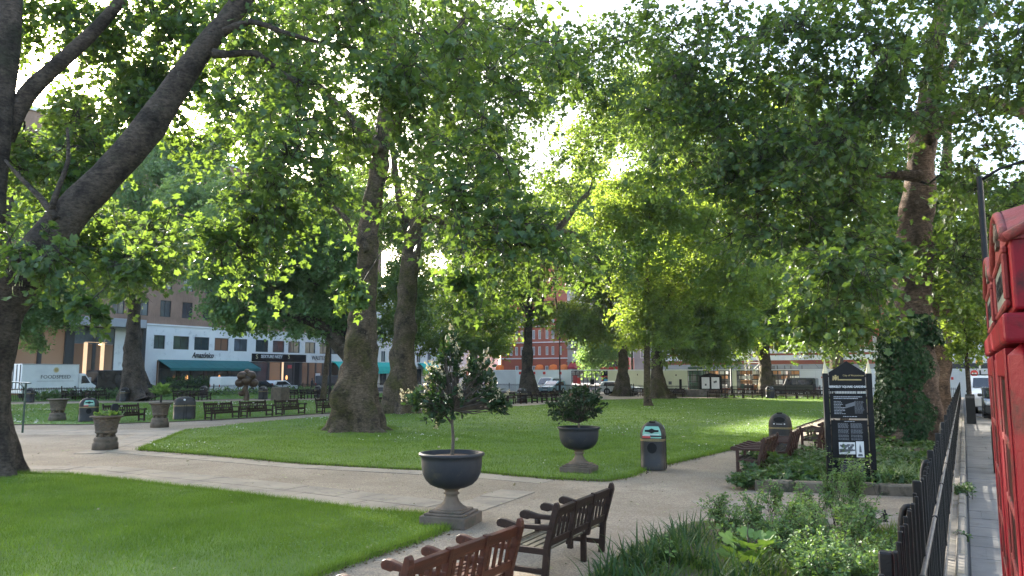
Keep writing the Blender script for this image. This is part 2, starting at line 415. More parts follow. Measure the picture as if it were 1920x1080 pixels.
M['stucco'] = mk('white_stucco', (0.72, 0.71, 0.68), (0.62, 0.61, 0.59), 0.5, 0.75, coords='Position')
M['greystone'] = mk('grey_stone_front', (0.42, 0.39, 0.36), (0.32, 0.30, 0.28), 0.5, 0.8, coords='Position')
M['brickbrown'] = brickmat('brown_brick', (0.21, 0.125, 0.085), (0.27, 0.165, 0.115), (0.24, 0.19, 0.15), 1.0, 'u')
M['brickred'] = brickmat('red_brick', (0.40, 0.10, 0.055), (0.34, 0.085, 0.05), (0.35, 0.2, 0.15), 1.0)
M['fascia'] = mk('grey_fascia', (0.32, 0.33, 0.35), (0.27, 0.28, 0.30), 0.7, 0.5)
M['warm'] = emit('lit_interior', (0.22, 0.135, 0.085), 0.05)
M['warmdark'] = emit('dim_interior', (0.13, 0.08, 0.055), 0.05)
M['lamp'] = emit('lit_strip', (1.0, 0.62, 0.36), 0.16)
M['ornlamp'] = emit('orange_lamp', (1.0, 0.45, 0.15), 0.30)
M['awn'] = mk('green_awning', (0.012, 0.125, 0.125), (0.010, 0.10, 0.10), 1.5, 0.8)
M['turq'] = mk('turquoise_awning', (0.02, 0.42, 0.36), (0.015, 0.35, 0.30), 1.5, 0.75)
M['orange'] = mk('orange_canvas', (0.75, 0.20, 0.04), (0.62, 0.16, 0.03), 2, 0.8)
M['redawn'] = mk('red_awning', (0.35, 0.03, 0.04), None, 2, 0.8)
M['hoard'] = mk('pale_hoarding', (0.80, 0.81, 0.79), (0.72, 0.74, 0.71), 0.5, 0.6, coords='Position')
M['hoardcream'] = mk('cream_hoarding', (0.70, 0.70, 0.50), (0.62, 0.62, 0.44), 0.5, 0.6, coords='Position')
M['cabin'] = mk('green_cabin', (0.02, 0.07, 0.05), (0.03, 0.09, 0.06), 1, 0.5)
M['blue'] = mk('blue_panel', (0.02, 0.30, 0.62), None, 3, 0.5)
M['rust'] = mk('orange_props', (0.50, 0.24, 0.10), (0.40, 0.2, 0.09), 1, 0.7)
M['carwhite'] = mk('car_white', (0.70, 0.71, 0.72), (0.62, 0.63, 0.64), 1.0, 0.25)
M['carblack'] = mk('car_black', (0.010, 0.011, 0.014), (0.018, 0.019, 0.022), 1.0, 0.22)
M['carblue'] = mk('car_pale_blue', (0.25, 0.42, 0.52), None, 1.0, 0.25)
M['cargrey'] = mk('car_grey', (0.09, 0.095, 0.105), (0.06, 0.065, 0.07), 1.0, 0.25)
M['carolive'] = mk('car_dark_green', (0.022, 0.026, 0.020), (0.035, 0.04, 0.03), 1.0, 0.3)
M['tyre'] = mk('tyre_rubber', (0.012, 0.012, 0.012), None, 5, 0.85)
M['rim'] = mk('alloy_rim', (0.35, 0.35, 0.36), None, 5, 0.35, metal=0.6)
M['lightlens'] = mk('clear_lens', (0.65, 0.67, 0.70), None, 5, 0.1)
M['redlens'] = mk('red_lens', (0.40, 0.02, 0.02), None, 5, 0.2)
M['busred'] = mk('bus_red', (0.45, 0.02, 0.02), None, 2, 0.3)
M['bronze'] = mk('dark_bronze', (0.045, 0.030, 0.020), (0.09, 0.055, 0.03), 3, 0.4, 0.3, 8, metal=0.5)
M['amber'] = mk('amber_globe', (0.85, 0.42, 0.03), None, 3, 0.3)
M['signred'] = mk('red_sign', (0.70, 0.05, 0.04), None, 3, 0.4)
M['coat'] = mk('dark_coat', (0.012, 0.013, 0.018), None, 9, 0.85)
M['greycoat'] = mk('grey_coat', (0.28, 0.29, 0.30), None, 9, 0.85)
M['skin'] = mk('skin', (0.42, 0.25, 0.18), None, 9, 0.6)
# leaves: plane trees and others
M['leaf'] = leafmat('plane_leaf', (0.020, 0.054, 0.019), (0.054, 0.114, 0.034), (0.20, 0.31, 0.035), 0.42)
M['leafbacklit'] = leafmat('plane_leaf_backlit', (0.022, 0.062, 0.020), (0.062, 0.132, 0.034), (0.42, 0.56, 0.06), 0.50)  # same plane leaf, sun backlight painted in as stronger yellow-green transmission
M['leafskylit'] = leafmat('plane_leaf_skylit', (0.062, 0.140, 0.065), (0.130, 0.225, 0.100), (0.28, 0.44, 0.10), 0.45)  # same plane leaf, sky fill light and haze painted in as paler, bluer green
M['ivy'] = leafmat('ivy_leaf', (0.011, 0.034, 0.012), (0.028, 0.068, 0.021), (0.05, 0.12, 0.02), 0.2, 0.5, 0.2)
M['ivy2'] = leafmat('ground_ivy_leaf', (0.020, 0.055, 0.015), (0.060, 0.125, 0.030), (0.12, 0.22, 0.03), 0.3, 0.4)
M['weed'] = leafmat('weed_leaf', (0.045, 0.105, 0.032), (0.105, 0.190, 0.062), (0.22, 0.36, 0.05), 0.35)
M['maple'] = leafmat('maple_leaf', (0.055, 0.125, 0.020), (0.10, 0.19, 0.03), (0.20, 0.33, 0.04), 0.3)
M['strap'] = leafmat('strap_leaf', (0.016, 0.042, 0.016), (0.042, 0.088, 0.030), (0.10, 0.18, 0.03), 0.25, 0.65, 0.15)
M['variegated'] = leafmat('pale_grass_leaf', (0.08, 0.145, 0.045), (0.20, 0.27, 0.13), (0.2, 0.3, 0.08), 0.3)
M['urnleaf'] = leafmat('glossy_dark_leaf', (0.010, 0.026, 0.010), (0.028, 0.055, 0.017), (0.06, 0.12, 0.02), 0.15, 0.45, 0.35)
M['urnflower'] = leafmat('cream_blossom', (0.40, 0.33, 0.20), (0.58, 0.52, 0.36), (0.4, 0.35, 0.2), 0.3, 0.8)
M['redleaf'] = leafmat('reddish_young_leaf', (0.10, 0.03, 0.018), (0.16, 0.05, 0.025), (0.25, 0.08, 0.04), 0.3)
M['grass'] = leafmat('grass_blade', (0.052, 0.112, 0.014), (0.175, 0.26, 0.034), (0.20, 0.34, 0.02), 0.3, 0.6, 0.15, 0.6, 0.9)
M['palegrass'] = leafmat('grass_blade_far', (0.055, 0.125, 0.018), (0.14, 0.225, 0.045), (0.18, 0.30, 0.03), 0.3, 0.6, 0.15, 0.6, 0.6)
M['daisy'] = leafmat('pale_flower', (0.45, 0.46, 0.38), (0.62, 0.62, 0.55), (0.4, 0.4, 0.35), 0.2)
M['litter'] = leafmat('fallen_leaf', (0.22, 0.19, 0.10), (0.42, 0.42, 0.26), (0.2, 0.2, 0.1), 0.2, 0.8)
M['bark'] = bark_mat('plane_bark', (0.130, 0.098, 0.068), (0.040, 0.031, 0.023), (0.21, 0.175, 0.13), (0.082, 0.075, 0.026), 0.47)
M['barkdark'] = bark_mat('plane_bark_dark', (0.098, 0.078, 0.062), (0.034, 0.028, 0.024), (0.115, 0.10, 0.085), (0.045, 0.045, 0.028), 0.56)
M['barkred'] = bark_mat('plane_bark_russet', (0.150, 0.105, 0.076), (0.058, 0.041, 0.031), (0.24, 0.185, 0.14), (0.10, 0.078, 0.05), 0.58)
M['twig'] = mk('twig_bark', (0.045, 0.036, 0.028), (0.028, 0.022, 0.018), 8, 0.9, coords='Position')
M['urnstem'] = mk('grey_stem', (0.085, 0.068, 0.052), (0.045, 0.036, 0.028), 9, 0.9, 0.4, 30, 'Position')

# ------------------------------------------------------------------ ground, lawns, paths, beds
sheet('ground', [(-900, -200), (900, -200), (900, 1600), (-900, 1600)], -0.06, M['asphalt'])
def uvpoly(*pts): return [W(u, v) for u, v in pts]
sheet('garden_path', uvpoly((-68, -6), (-0.45, -6), (-0.45, 76.2), (-68, 76.2)), 0.0, M['gravel'])
sheet('side_street', uvpoly((-84, -40), (-70.5, -40), (-70.5, 220), (-84, 220)), -0.045, M['asphalt'])

def lawn_slab(name, pts, mat, z=0.045):
    """turf with a cut earth edge"""
    n = len(pts)
    me = bpy.data.meshes.new(name)
    V = [(p[0], p[1], z) for p in pts] + [(p[0], p[1], -0.03) for p in pts]
    me.from_pydata(V, [], [tuple(range(n))] + [(i, (i + 1) % n, (i + 1) % n + n, i + n) for i in range(n)])
    me.materials.append(mat); me.materials.append(M['earth'])
    for i in range(1, n + 1): me.polygons[i].material_index = 1
    if me.polygons[0].normal.z < 0: me.flip_normals()
    o = ob(name, me); o['kind'] = 'structure'; return o
def wob(px, n=6, amp=0.05):
    """ground points from photo bearings, edges subdivided and roughened"""
    P = [GP(x, y) for x, y in px]; out = []
    for i in range(len(P)):
        a, b = P[i], P[(i + 1) % len(P)]
        k = max(1, int((b - a).length / 0.7)); k = min(k, 40)
        for j in range(k):
            p = a.lerp(b, j / k)
            s = amp if j else 0
            out.append(Vector((p.x + s * noise.noise((p.x * 1.7, p.y * 1.7, 3)), p.y + s * noise.noise((p.x * 1.7, p.y * 1.7, 9)), 0)))
    return out
LA = wob([(-260, 886), (35, 891), (130, 893), (400, 924), (690, 962), (790, 968), (832, 975), (838, 992), (790, 1012), (700, 1042), (590, 1082), (430, 1160), (-260, 1160)])
LB = wob([(262, 844), (420, 856), (560, 869), (720, 879), (900, 886), (1030, 898), (1130, 903), (1175, 896), (1212, 880), (1375, 842), (1480, 806), (1560, 779), (1632, 760), (1650, 750), (1500, 748.5), (1250, 747), (1190, 749), (1120, 751), (1060, 755), (1000, 761), (880, 768), (760, 775), (600, 783), (450, 796), (352, 808)], amp=0.07)
LC = wob([(-60, 797), (150, 797), (340, 791), (480, 784), (620, 775), (760, 767), (900, 760), (1020, 752.5), (1105, 747), (1075, 745), (800, 748), (500, 752.5), (200, 757), (-60, 761)])
LD = wob([(-60, 755), (200, 752), (560, 747.5), (800, 744), (1075, 741.5), (1075, 739), (600, 738), (-60, 741)])
LE = [W(-27, 75.2), W(-27, 77.6), W(-1, 77.6), W(-1, 75.2)]
lawn_slab('near_lawn', LA, M['lawn']); lawn_slab('middle_lawn', LB, M['lawn'])
lawn_slab('rear_lawn', LC, M['lawn2']); lawn_slab('boundary_lawn', LD, M['lawn2'])
lawn_slab('end_verge', LE, M['lawn2'])

def inpoly(X, Y, poly):
    px = np.array([p[0] for p in poly]); py = np.array([p[1] for p in poly]); n = len(px)
    ins = np.zeros(len(X), bool); j = n - 1
    for i in range(n):
        c = ((py[i] > Y) != (py[j] > Y)) & (X < (px[j] - px[i]) * (Y - py[i]) / (py[j] - py[i] + 1e-12) + px[i])
        ins ^= c; j = i
    return ins
def in_view(X, Y, m=0.72): return (np.abs(X) < m * Y + 1.0) & (Y > 1)
def grass(name, poly, N, hgt, wid, mat, y0=None, y1=None, z=0.04, edge=0):
    px = [p[0] for p in poly]; py = [p[1] for p in poly]
    y0 = max(min(py), y0 if y0 is not None else -1e9); y1 = min(max(py), y1 if y1 is not None else 1e9)
    x0 = max(min(px), -0.75 * y1 - 1); x1 = min(max(px), 0.75 * y1 + 1)
    X = RNG.uniform(x0, x1, N); Y = RNG.uniform(y0 - 3, y1 + 3, N); Yj = Y + RNG.uniform(-3, 3, N)
    k = inpoly(X, Y, poly) & in_view(X, Y) & (Yj > y0) & (Yj < y1)
    X, Y = X[k], Y[k]; n = len(X)
    f = 0.5 + 0.5 * np.sin(X * 1.3 + 2 * np.sin(Y * .7)) * np.sin(Y * 1.1 + 1.7 * np.sin(X * .9))
    h = hgt * RNG.uniform(0.55, 1.25, n) * (0.7 + 0.6 * f)
    a = RNG.uniform(0, 2 * math.pi, n); lean = RNG.uniform(0.1, 0.8, n); b = RNG.uniform(0, 2 * math.pi, n)
    base = np.stack([X, Y, np.full(n, z)], 1)
    dx = np.stack([np.cos(a), np.sin(a), np.zeros(n)], 1) * (wid * RNG.uniform(.6, 1.3, n) / 2)[:, None]
    top = base + np.stack([np.cos(b) * lean * h, np.sin(b) * lean * h, h], 1)
    V = np.stack([base - dx, base + dx, top], 1).reshape(-1, 3)
    o = npmesh(name, V, np.arange(3 * n).reshape(-1, 3), mat); o['kind'] = 'stuff'; return o
grass('lawn_grass', LA, 620000, 0.060, 0.007, M['grass'], 9, 20)
grass('lawn_grass', LB, 420000, 0.062, 0.012, M['grass'], 16, 30)
grass('lawn_grass', LB, 260000, 0.065, 0.024, M['grass'], 30, 76)
grass('lawn_grass', LC, 160000, 0.07, 0.032, M['palegrass'], 34, 70)
grass('lawn_grass', LD, 30000, 0.16, 0.05, M['palegrass'])
grass('lawn_grass', LE, 14000, 0.20, 0.06, M['palegrass'])
# longer uncut tufts on the turf edges
def edge_grass(poly, dens, hgt, wid, ylim):
    B = []
    for i in range(len(poly)):
        a, b = poly[i], poly[(i + 1) % len(poly)]
        L = (Vector(b[:2]) - Vector(a[:2])).length
        n = int(L * dens)
        if n < 1 or max(a[1], b[1]) > ylim: continue
        t = RNG.random(n); g = RNG.normal(0, 0.07, (n, 2))
        B.append(np.stack([a[0] + (b[0] - a[0]) * t + g[:, 0], a[1] + (b[1] - a[1]) * t + g[:, 1]], 1))
    P = np.concatenate(B); P = P[in_view(P[:, 0], P[:, 1])]; n = len(P)
    h = hgt * RNG.uniform(.4, 1.3, n); a = RNG.uniform(0, 6.283, n); b = RNG.uniform(0, 6.283, n); l = RNG.uniform(.2, .9, n)
    base = np.stack([P[:, 0], P[:, 1], np.full(n, 0.01)], 1); dx = np.stack([np.cos(a), np.sin(a), 0 * a], 1) * wid / 2
    top = base + np.stack([np.cos(b) * l * h, np.sin(b) * l * h, h], 1)
    o = npmesh('edge_grass', np.stack([base - dx, base + dx, top], 1).reshape(-1, 3), np.arange(3 * n).reshape(-1, 3), M['grass']); o['kind'] = 'stuff'
edge_grass(LA, 900, 0.11, 0.008, 20); edge_grass(LB, 350, 0.10, 0.012, 33)

# scattered bits: daisies in the turf, fallen leaves on the path
def scatter(name, poly, n, size, mat, tpl, z, yr=(8, 60), flat=0.35, clump=False):
    px = [p[0] for p in poly]; y0, y1 = max(min(p[1] for p in poly), yr[0]), min(max(p[1] for p in poly), yr[1])
    X = RNG.uniform(max(min(px), -.72 * y1), min(max(px), .72 * y1), n * 3); Y = y0 + (y1 - y0) * RNG.random(n * 3)
    k = inpoly(X, Y, poly) & in_view(X, Y)
    if clump: k &= (np.sin(X * .55 + 1.3 * np.sin(Y * .33)) * np.sin(Y * .42 + X * .2) > 0.45)
    X, Y = X[k][:n], Y[k][:n]; m = len(X)
    P = np.stack([X, Y, np.full(m, z)], 1); tip = RNG.normal(0, 1, (m, 3)); tip[:, 2] *= flat
    nr = np.tile([0., 0., 1.], (m, 1)) + RNG.normal(0, flat, (m, 3))
    V, F = leaves(P, size * RNG.uniform(.5, 1.4, m), tip, nr, tpl)
    o = npmesh(name, V, F, mat); o['kind'] = 'stuff'; return o
scatter('lawn_daisies', LB, 2600, 0.055, M['daisy'], KITE, 0.10, (18, 62), clump=True)
scatter('lawn_daisies', LC, 2600, 0.085, M['daisy'], KITE, 0.11, (34, 66), clump=True)
scatter('clover', LA, 5000, .035, M['weed'], OVAL, .075, (9, 20), clump=True); scatter('clover', LB, 6000, .05, M['weed'], OVAL, .08, (17, 45), clump=True)
scatter('fallen_leaves', LA, 16, 0.08, M['litter'], LOBED, 0.10, (9, 18))
scatter('fallen_leaves', LB, 30, 0.12, M['litter'], LOBED, 0.09, (17, 34))
PATHP = [GP(x, y) for x, y in [(0, 800), (260, 845), (600, 873), (1030, 902), (1140, 905), (1215, 884), (1370, 846), (1400, 900), (1330, 960), (1150, 1020), (1000, 1120), (620, 1120), (840, 985), (690, 955), (400, 917), (0, 882)]]
scatter('fallen_leaves', PATHP, 170, 0.085, M['litter'], LOBED, 0.016, (8, 33), 0.15)
scatter('path_litter', PATHP, 1500, 0.030, M['litter'], KITE, 0.012, (8, 30), 0.3)

# ---- flagstones: each slab a piece of the path
flag_root = thing('stone_paving', None, None); del_keys = [k for k in flag_root.keys()]
for k in del_keys: del flag_root[k]
flag_root['kind'] = 'structure'
_slabs = []
def slab_mesh(lx, ly, h=0.05): return MB().box((0, 0, 0), (lx, ly, h), 0.008).mesh('flagstone', M['flag'])
def flags(p0, p1, rows, depth, lmin, lmax, side=1, z=0.012):
    d = (p1 - p0); L = d.length; d.normalize(); nrm = Vector((-d.y, d.x, 0)) * side
    sheet('joint_mortar', [p0, p1, p1 + nrm * rows * depth, p0 + nrm * rows * depth], 0.004 + .001 * (len(flag_root.children) % 3), M['mortar'], None, flag_root)
    for r in range(rows):
        t = -random.uniform(0, lmax * .5)
        while t < L:
            l = random.choice((lmin, (lmin + lmax) / 2, lmax))
            key = (round(l, 2), round(depth, 2))
            me = _meshes.setdefault(key, None) or slab_mesh(l - 0.024, depth - 0.024); _meshes[key] = me
            o = ob('flagstone', me, flag_root)
            c = p0 + d * (t + l / 2) + nrm * (depth * (r + .5))
            o.location = (c.x, c.y, z - 0.025 + random.uniform(-.004, .004)); o.rotation_euler = (random.uniform(-.003, .003), random.uniform(-.003, .003), math.atan2(d.y, d.x))
            t += l
_meshes = {}
pa = [GP(-30, 888), GP(130, 889), GP(400, 920), GP(690, 957)]
for a, b in zip(pa, pa[1:]): flags(a, b, 2, 0.75, 0.6, 1.1, 1)
pb = [GP(255, 846), GP(560, 871), GP(900, 889), GP(1030, 900)]
for a, b in zip(pb, pb[1:]): flags(a, b, 1, 0.65, 0.7, 1.2, -1)
flags(GP(255, 846), GP(350, 810), 2, 0.8, 0.7, 1.1, 1)
flags(GP(20, 806), GP(340, 806), 3, 0.9, 0.8, 1.3, -1)
flags(GP(840, 982), GP(1000, 925), 1, 0.8, 0.7, 1.2, 1)
flags(GP(1420, 985), GP(1690, 985), 3, 0.75, 1.0, 1.6, 1)

# ---- the pavement outside the railings: falls gently towards the far corner
def PZ(v): return 0.42
def KU(v): return 2.1 - 1.95 * max(0, min(1, (v - 24) / 19.0)) ** 1.5      # kerb line, bending left far off
def ribbon(name, u0, u1, v0, v1, mat, dz=0.0, n=40, base=None, kind='structure', parent=None):
    V = []; F = []
    for i in range(n + 1):
        v = v0 + (v1 - v0) * i / n; z = PZ(v) + dz
        lo = base if base is not None else z - 0.25
        a0 = u0(v) if callable(u0) else u0; a1 = u1(v) if callable(u1) else u1
        for u, zz in ((a0, lo), (a0, z), (a1, z), (a1, lo)): p = W(u, v, zz); V.append(tuple(p))
    for i in range(n):
        a, b = i * 4, i * 4 + 4
        for k in range(3): F.append((a + k, a + k + 1, b + k + 1, b + k))
    me = bpy.data.meshes.new(name); me.from_pydata(V, [], F); me.materials.append(mat)
    o = ob(name, me, parent)
    if kind: o['kind'] = kind
    return o
pav = ribbon('pavement', -0.085, KU, -8, 70, M['paving'], -0.012)
ribbon('carriageway', lambda v: KU(v) + .16, 10.5, -30, 120, M['asphalt'], -0.13, 80)
ribbon('street_kerb', KU, lambda v: KU(v) + .16, -8, 70, M['kerb'], 0.0, 60)
plinth = ribbon('railing_plinth', -0.45, -0.10, -6, 70, M['kerb'], 0.09, 60, -0.03)
# kerb stones along the foot of the railing, paving slabs beyond
ks = MB().box((0, 0, 0), (0.10, 1.16, 0.16), 0.02).mesh('kerb_stone', M['kerb'])
v = 2.0
while v < 40:
    o = ob('kerb_stone', ks, plinth); o.location = W(-0.13, v + .6, PZ(v + .6) + 0.045 + random.uniform(-.006, .006)); o.rotation_euler = (0, 0, RZ + random.uniform(-.004, .004)); v += 1.2
pm = [MB().box((0, 0, 0), (l - .012, .638, .05), 0.006).mesh('paving_slab', M['paving']) for l in (.45, .6, .75)]
for i in range(44):
    v = 2.2 + .65 * i; u = -0.06 + (0.0 if i % 2 else -0.3)
    while u < 1.5:
        k = random.randrange(3); l = (.45, .6, .75)[k]
        if u + l > -0.03:
            o = ob('paving_slab', pm[k], pav)
            o.location = W(max(u + l / 2, -0.06 + l / 2), v, PZ(v) - 0.016 + random.uniform(-.003, .003)); o.rotation_euler = (random.uniform(-.004, .004), random.uniform(-.004, .004), RZ)
        u += l

# ---- planting beds
def bed(name, pts, z, mat):
    n = len(pts); me = bpy.data.meshes.new(name)
    me.from_pydata([(p[0], p[1], z(p)) for p in pts] + [(p[0], p[1], -0.03) for p in pts], [], [tuple(range(n))] + [(i, (i + 1) % n, (i + 1) % n + n, i + n) for i in range(n)])
    me.materials.append(mat); bm_ = None
    o = ob(name, me); o['kind'] = 'structure'; return o
BED1 = [GP(1388, 905), GP(1420, 916), GP(1700, 925), W(-0.47, 17.5), W(-0.47, 34), W(-3.2, 34), W(-3.4, 24), GP(1398, 872)]
bed('ivy_bed', BED1, lambda p: 0.10, M['earth'])
BED2 = [GP(1088, 1100), GP(1190, 1030), GP(1300, 985), GP(1420, 985), W(-0.47, 12.9), W(-0.47, 4.0), GP(1100, 1500)]
bed('weedy_bed', BED2, lambda p: 0.06, M['earth'])
# worked stone edging of the ivy bed
edge = thing('stone_edging', 'low weathered stone edging below the ivy and notice board', 'stone edging', GP(1418, 921))
e0, e1 = GP(1418, 921), GP(1735, 932); dd = (e1 - e0); nst = 4; ang = math.atan2(dd.y, dd.x)
for i in range(nst):
    l = dd.length / nst
    o = MB().box((0, 0, 0), (l - .02, 0.26, 0.24), 0.03).build('edging_stone', M['edging'], edge)
    o.location = dd * ((i + .5) / nst) + Vector((0, 0.13, 0.10 + random.uniform(-.01, .01))); o.rotation_euler = (0, random.uniform(-.01, .01), ang)

# crumbs of soil, twigs and leaf along the turf edges
def edge_litter(poly, dens, ylim):
    B = []
    for i in range(len(poly)):
        a, b = poly[i], poly[(i + 1) % len(poly)]; L = (Vector(b[:2]) - Vector(a[:2])).length; n = int(L * dens)
        if n < 1 or max(a[1], b[1]) > ylim: continue
        t = RNG.random(n); g = RNG.normal(0, 0.11, (n, 2)); B.append(np.stack([a[0] + (b[0] - a[0]) * t + g[:, 0], a[1] + (b[1] - a[1]) * t + g[:, 1]], 1))
    P = np.concatenate(B); P = P[in_view(P[:, 0], P[:, 1]) & ~inpoly(P[:, 0], P[:, 1], poly)]; n = len(P)
    V, F = leaves(np.column_stack([P, np.full(n, .012)]), .045 * RNG.uniform(.4, 1.5, n), RNG.normal(0, 1, (n, 3)) * np.array([1, 1, .2]), np.tile([0, 0, 1.], (n, 1)) + RNG.normal(0, .25, (n, 3)), KITE)
    o = npmesh('edge_litter', V, F, M['soil2']); o['kind'] = 'stuff'
M['soil2'] = leafmat('soil_crumb', (0.045, 0.030, 0.018), (0.17, 0.12, 0.07), (0.1, 0.07, 0.03), 0.1, 0.9, 0.1)
for (x, y, r_) in ((668, 806, 1.55), (751, 774, 1.5)):
    c_ = GP(x, y); edge_grass([(c_.x + r_ * math.cos(k * .3927), c_.y + .1 + r_ * math.sin(k * .3927), 0) for k in range(16)], 220, .16, .014, 60)
edge_litter(LA, 120, 20); edge_litter(LB, 70, 40)
# ------------------------------------------------------------------ trees
def catmull(pts, rs, step):
    P = [Vector(p) for p in pts]; out = []; ro = []
    for i in range(len(P) - 1):
        p0, p1, p2, p3 = P[max(i - 1, 0)], P[i], P[i + 1], P[min(i + 2, len(P) - 1)]
        k = max(2, int((p2 - p1).length / step))
        for j in range(k):
            t = j / k
            out.append(0.5 * ((2 * p1) + (p2 - p0) * t + (2 * p0 - 5 * p1 + 4 * p2 - p3) * t * t + (3 * p1 - p0 - 3 * p2 + p3) * t ** 3))
            ro.append(rs[i] + (rs[i + 1] - rs[i]) * (t * t * (3 - 2 * t)))
    out.append(P[-1]); ro.append(rs[-1]); return out, ro
def limb(mb, pts, rs, n=12, step=0.4, lump=0.0, seed=0, flare=False, burrs=()):
    C, r = catmull(pts, rs, step)
    i0 = len(mb.v); mb.tube(C, r, n)
    if lump:
        for ring in range(len(C)):
            for k in range(n):
                p = Vector(mb.v[i0 + ring * n + k]); c = C[ring]; d = (p - c)
                h = C[ring].z
                a = noise.noise((p.x * 1.1 + seed, p.y * 1.1, p.z * 0.9)) * 1.0 + 0.5 * noise.noise((p.x * 2.6 + seed, p.y * 2.6, p.z * 2.2)) + .25 * noise.noise((p.x * 6 + seed, p.y * 6, p.z * 5))
                s = 1 + lump * a * 1.7
                for (bz, bth, br_, ba) in burrs:
                    da = (math.atan2(d.y, d.x) - bth + math.pi) % (2 * math.pi) - math.pi
                    s += ba * math.exp(-(((p.z - bz) ** 2 + (da * d.length) ** 2) / br_ ** 2))
                if flare:
                    th = math.atan2(d.y, d.x)
                    e = max(0.0, 1 - h / (r[0] * 2.2))
                    s += e * (0.10 + 0.30 * e) * math.sin(th * 5 + seed + 1.1 * math.sin(th * 2 + seed)) 
                mb.v[i0 + ring * n + k] = tuple(c + d * s)
    return C, r
NFOL = [0]
def tree(name, label, base, limbs, crown, leaf=('leaf', LOBED, 0.17), cl=(10, 26), bark='bark', lump=0.10, n0=20, seed=1, twigs=True, rc=1.5, group=None, cat='tree', droop=0.5, step=0.35, br_mat=None, gapn=0.0, floor=None, dens=1.0, burrs=()):
    """limbs: [(points, radii)], first one is the trunk; crown: [(centre, (rx, ry, rz), clusters)]"""
    rng = np.random.default_rng(seed)
    base = Vector(base)
    t = thing(name, label, cat, base, 0, group)
    mb = MB(); nodesP = []; nodesR = []
    for i, (pts, rs) in enumerate(limbs):
        C, r = limb(mb, pts, rs, n0 if i == 0 else max(8, n0 // 2), step, lump if i == 0 else lump * .6, seed * 3.7 + i, i == 0, burrs if i == 0 else ())
        for c, q in zip(C[2:], r[2:]):
            if q < 0.75 * rs[0] or i > 0 or c.z > 4.5: nodesP.append(np.array(c)); nodesR.append(q)
    for k in range(len(mb.v)): mb.v[k] = tuple(Vector(mb.v[k]) - base)
    tr = mb.build('trunk', M[bark], t)
    # clusters
    cen = []; cc = []; sc_ = []
    crs = []
    for ent in crown:
        c, rad, n = ent[:3]; crs.append(np.full(n, len(ent) > 3)); c = np.array(c); rad = np.array(rad, float)
        d = unit(rng.normal(0, 1, (n, 3))); q = rng.uniform(0.25, 1.0, n) ** 0.5
        cen.append(c + d * q[:, None] * rad); cc.append(np.tile(c, (n, 1))); sc_.append(np.full(n, min(1.0, max(.4, rad[0] / 1.1))))
    cen = np.concatenate(cen); cc = np.concatenate(cc); sc_ = np.concatenate(sc_); crs = np.concatenate(crs)
    if gapn > 0:
        g = np.array([noise.noise((p[0] * .22 + seed, p[1] * .22, p[2] * .22)) for p in cen]); k = g > -gapn
        cen, cc, sc_, crs = cen[k], cc[k], sc_[k], crs[k]
    NP = np.array(nodesP); NR = np.array(nodesR)
    dist = np.array([np.min(np.linalg.norm(NP - c, axis=1)) for c in cen]); order = np.argsort(dist)
    bb = MB(); tw = MB()
    L = Leaves()
    lm, tpl, ls = leaf
    rc0 = rc
    for oi in order:
        c = cen[oi]; rc = rc0 * sc_[oi]
        dd = np.linalg.norm(NP - c, axis=1) + 0.6 * np.maximum(0, NP[:, 2] - c[2] - 1.0)
        j = int(np.argmin(dd)); p = NP[j]; d = float(np.linalg.norm(p - c))
        up = np.array([0, 0, 0.16 * d]); wig = rng.normal(0, 0.10 * d, 3)
        m1 = p + (c - p) * .35 + up + wig; m2 = p + (c - p) * .7 + up * .8 - wig * .5
        r0 = min(NR[j] * .75, 0.030 + 0.018 * d); r1 = 0.016
        C, r = catmull([p, m1, m2, c], [r0, r0 * .75, r0 * .5, r1], max(.35, d / 8))
        bb.tube(C, r, 6 if r0 > .05 else 4, caps=False)
        NP = np.concatenate([NP, np.array([np.array(q) for q in C[2:]])]); NR = np.concatenate([NR, np.array(r[2:])])
        # sprays of leaves
        ns, nl = cl; nl = int(nl * dens); co = crs[oi]
        if co: nl = max(4, nl // 3)
        ns = max(3, int(ns * rng.uniform(.6, 1.4)))
        out = unit((c - cc[oi])[None, :] + 1e-6)[0]
        D = unit(rng.normal(0, 1, (ns, 3)) + out * 0.5 + np.array([0, 0, -.25]))
        D[:, 2] *= .6; D = unit(D)
        S0 = c + rng.normal(0, 0.28, (ns, 3)) * rc; Ls = rc * rng.uniform(.5, 1.1, ns)
        tt = rng.uniform(0.1, 1.0, (ns, nl))
        P = S0[:, None, :] + D[:, None, :] * (tt * Ls[:, None])[:, :, None]
        P[:, :, 2] -= droop * (tt ** 2) * Ls[:, None]
        P += rng.normal(0, 0.12 * rc, P.shape) * np.array([1, 1, .7])
        P = P.reshape(-1, 3); Dr = np.repeat(D, nl, axis=0)
        if floor is not None:
            kp = P[:, 2] > floor + 1.3 * rc0 * rng.random() ** 1.6 + .5 * rng.random(len(P)); P, Dr = P[kp], Dr[kp]
        k = len(P)
        if k == 0: continue
        tip = Dr * .6 + rng.normal(0, .7, (k, 3)) + np.array([0, 0, -.45])
        nr = np.tile([0, 0, 1.0], (k, 1)) + rng.normal(0, .55, (k, 3))
        L.add(leaves(P, ls * (1.9 if co else 1) * rng.uniform(.55, 1.25, k), tip, nr, KITE if co else (LOBED if tpl is STAR and math.hypot(c[0], c[1]) < 17.2 else tpl)))
        NFOL[0] += k * len(tpl[1])
        if twigs:
            for q in range(0, ns, 2 if twigs == 1 else 1):
                a = S0[q]; e = a + D[q] * Ls[q] + np.array([0, 0, -droop * Ls[q]])
                md = (a + e) / 2 + np.array([0, 0, .22 * droop * Ls[q]])
                tw.tube([c, a, md, e], [.014, .011, .008, .004], 3, caps=False)
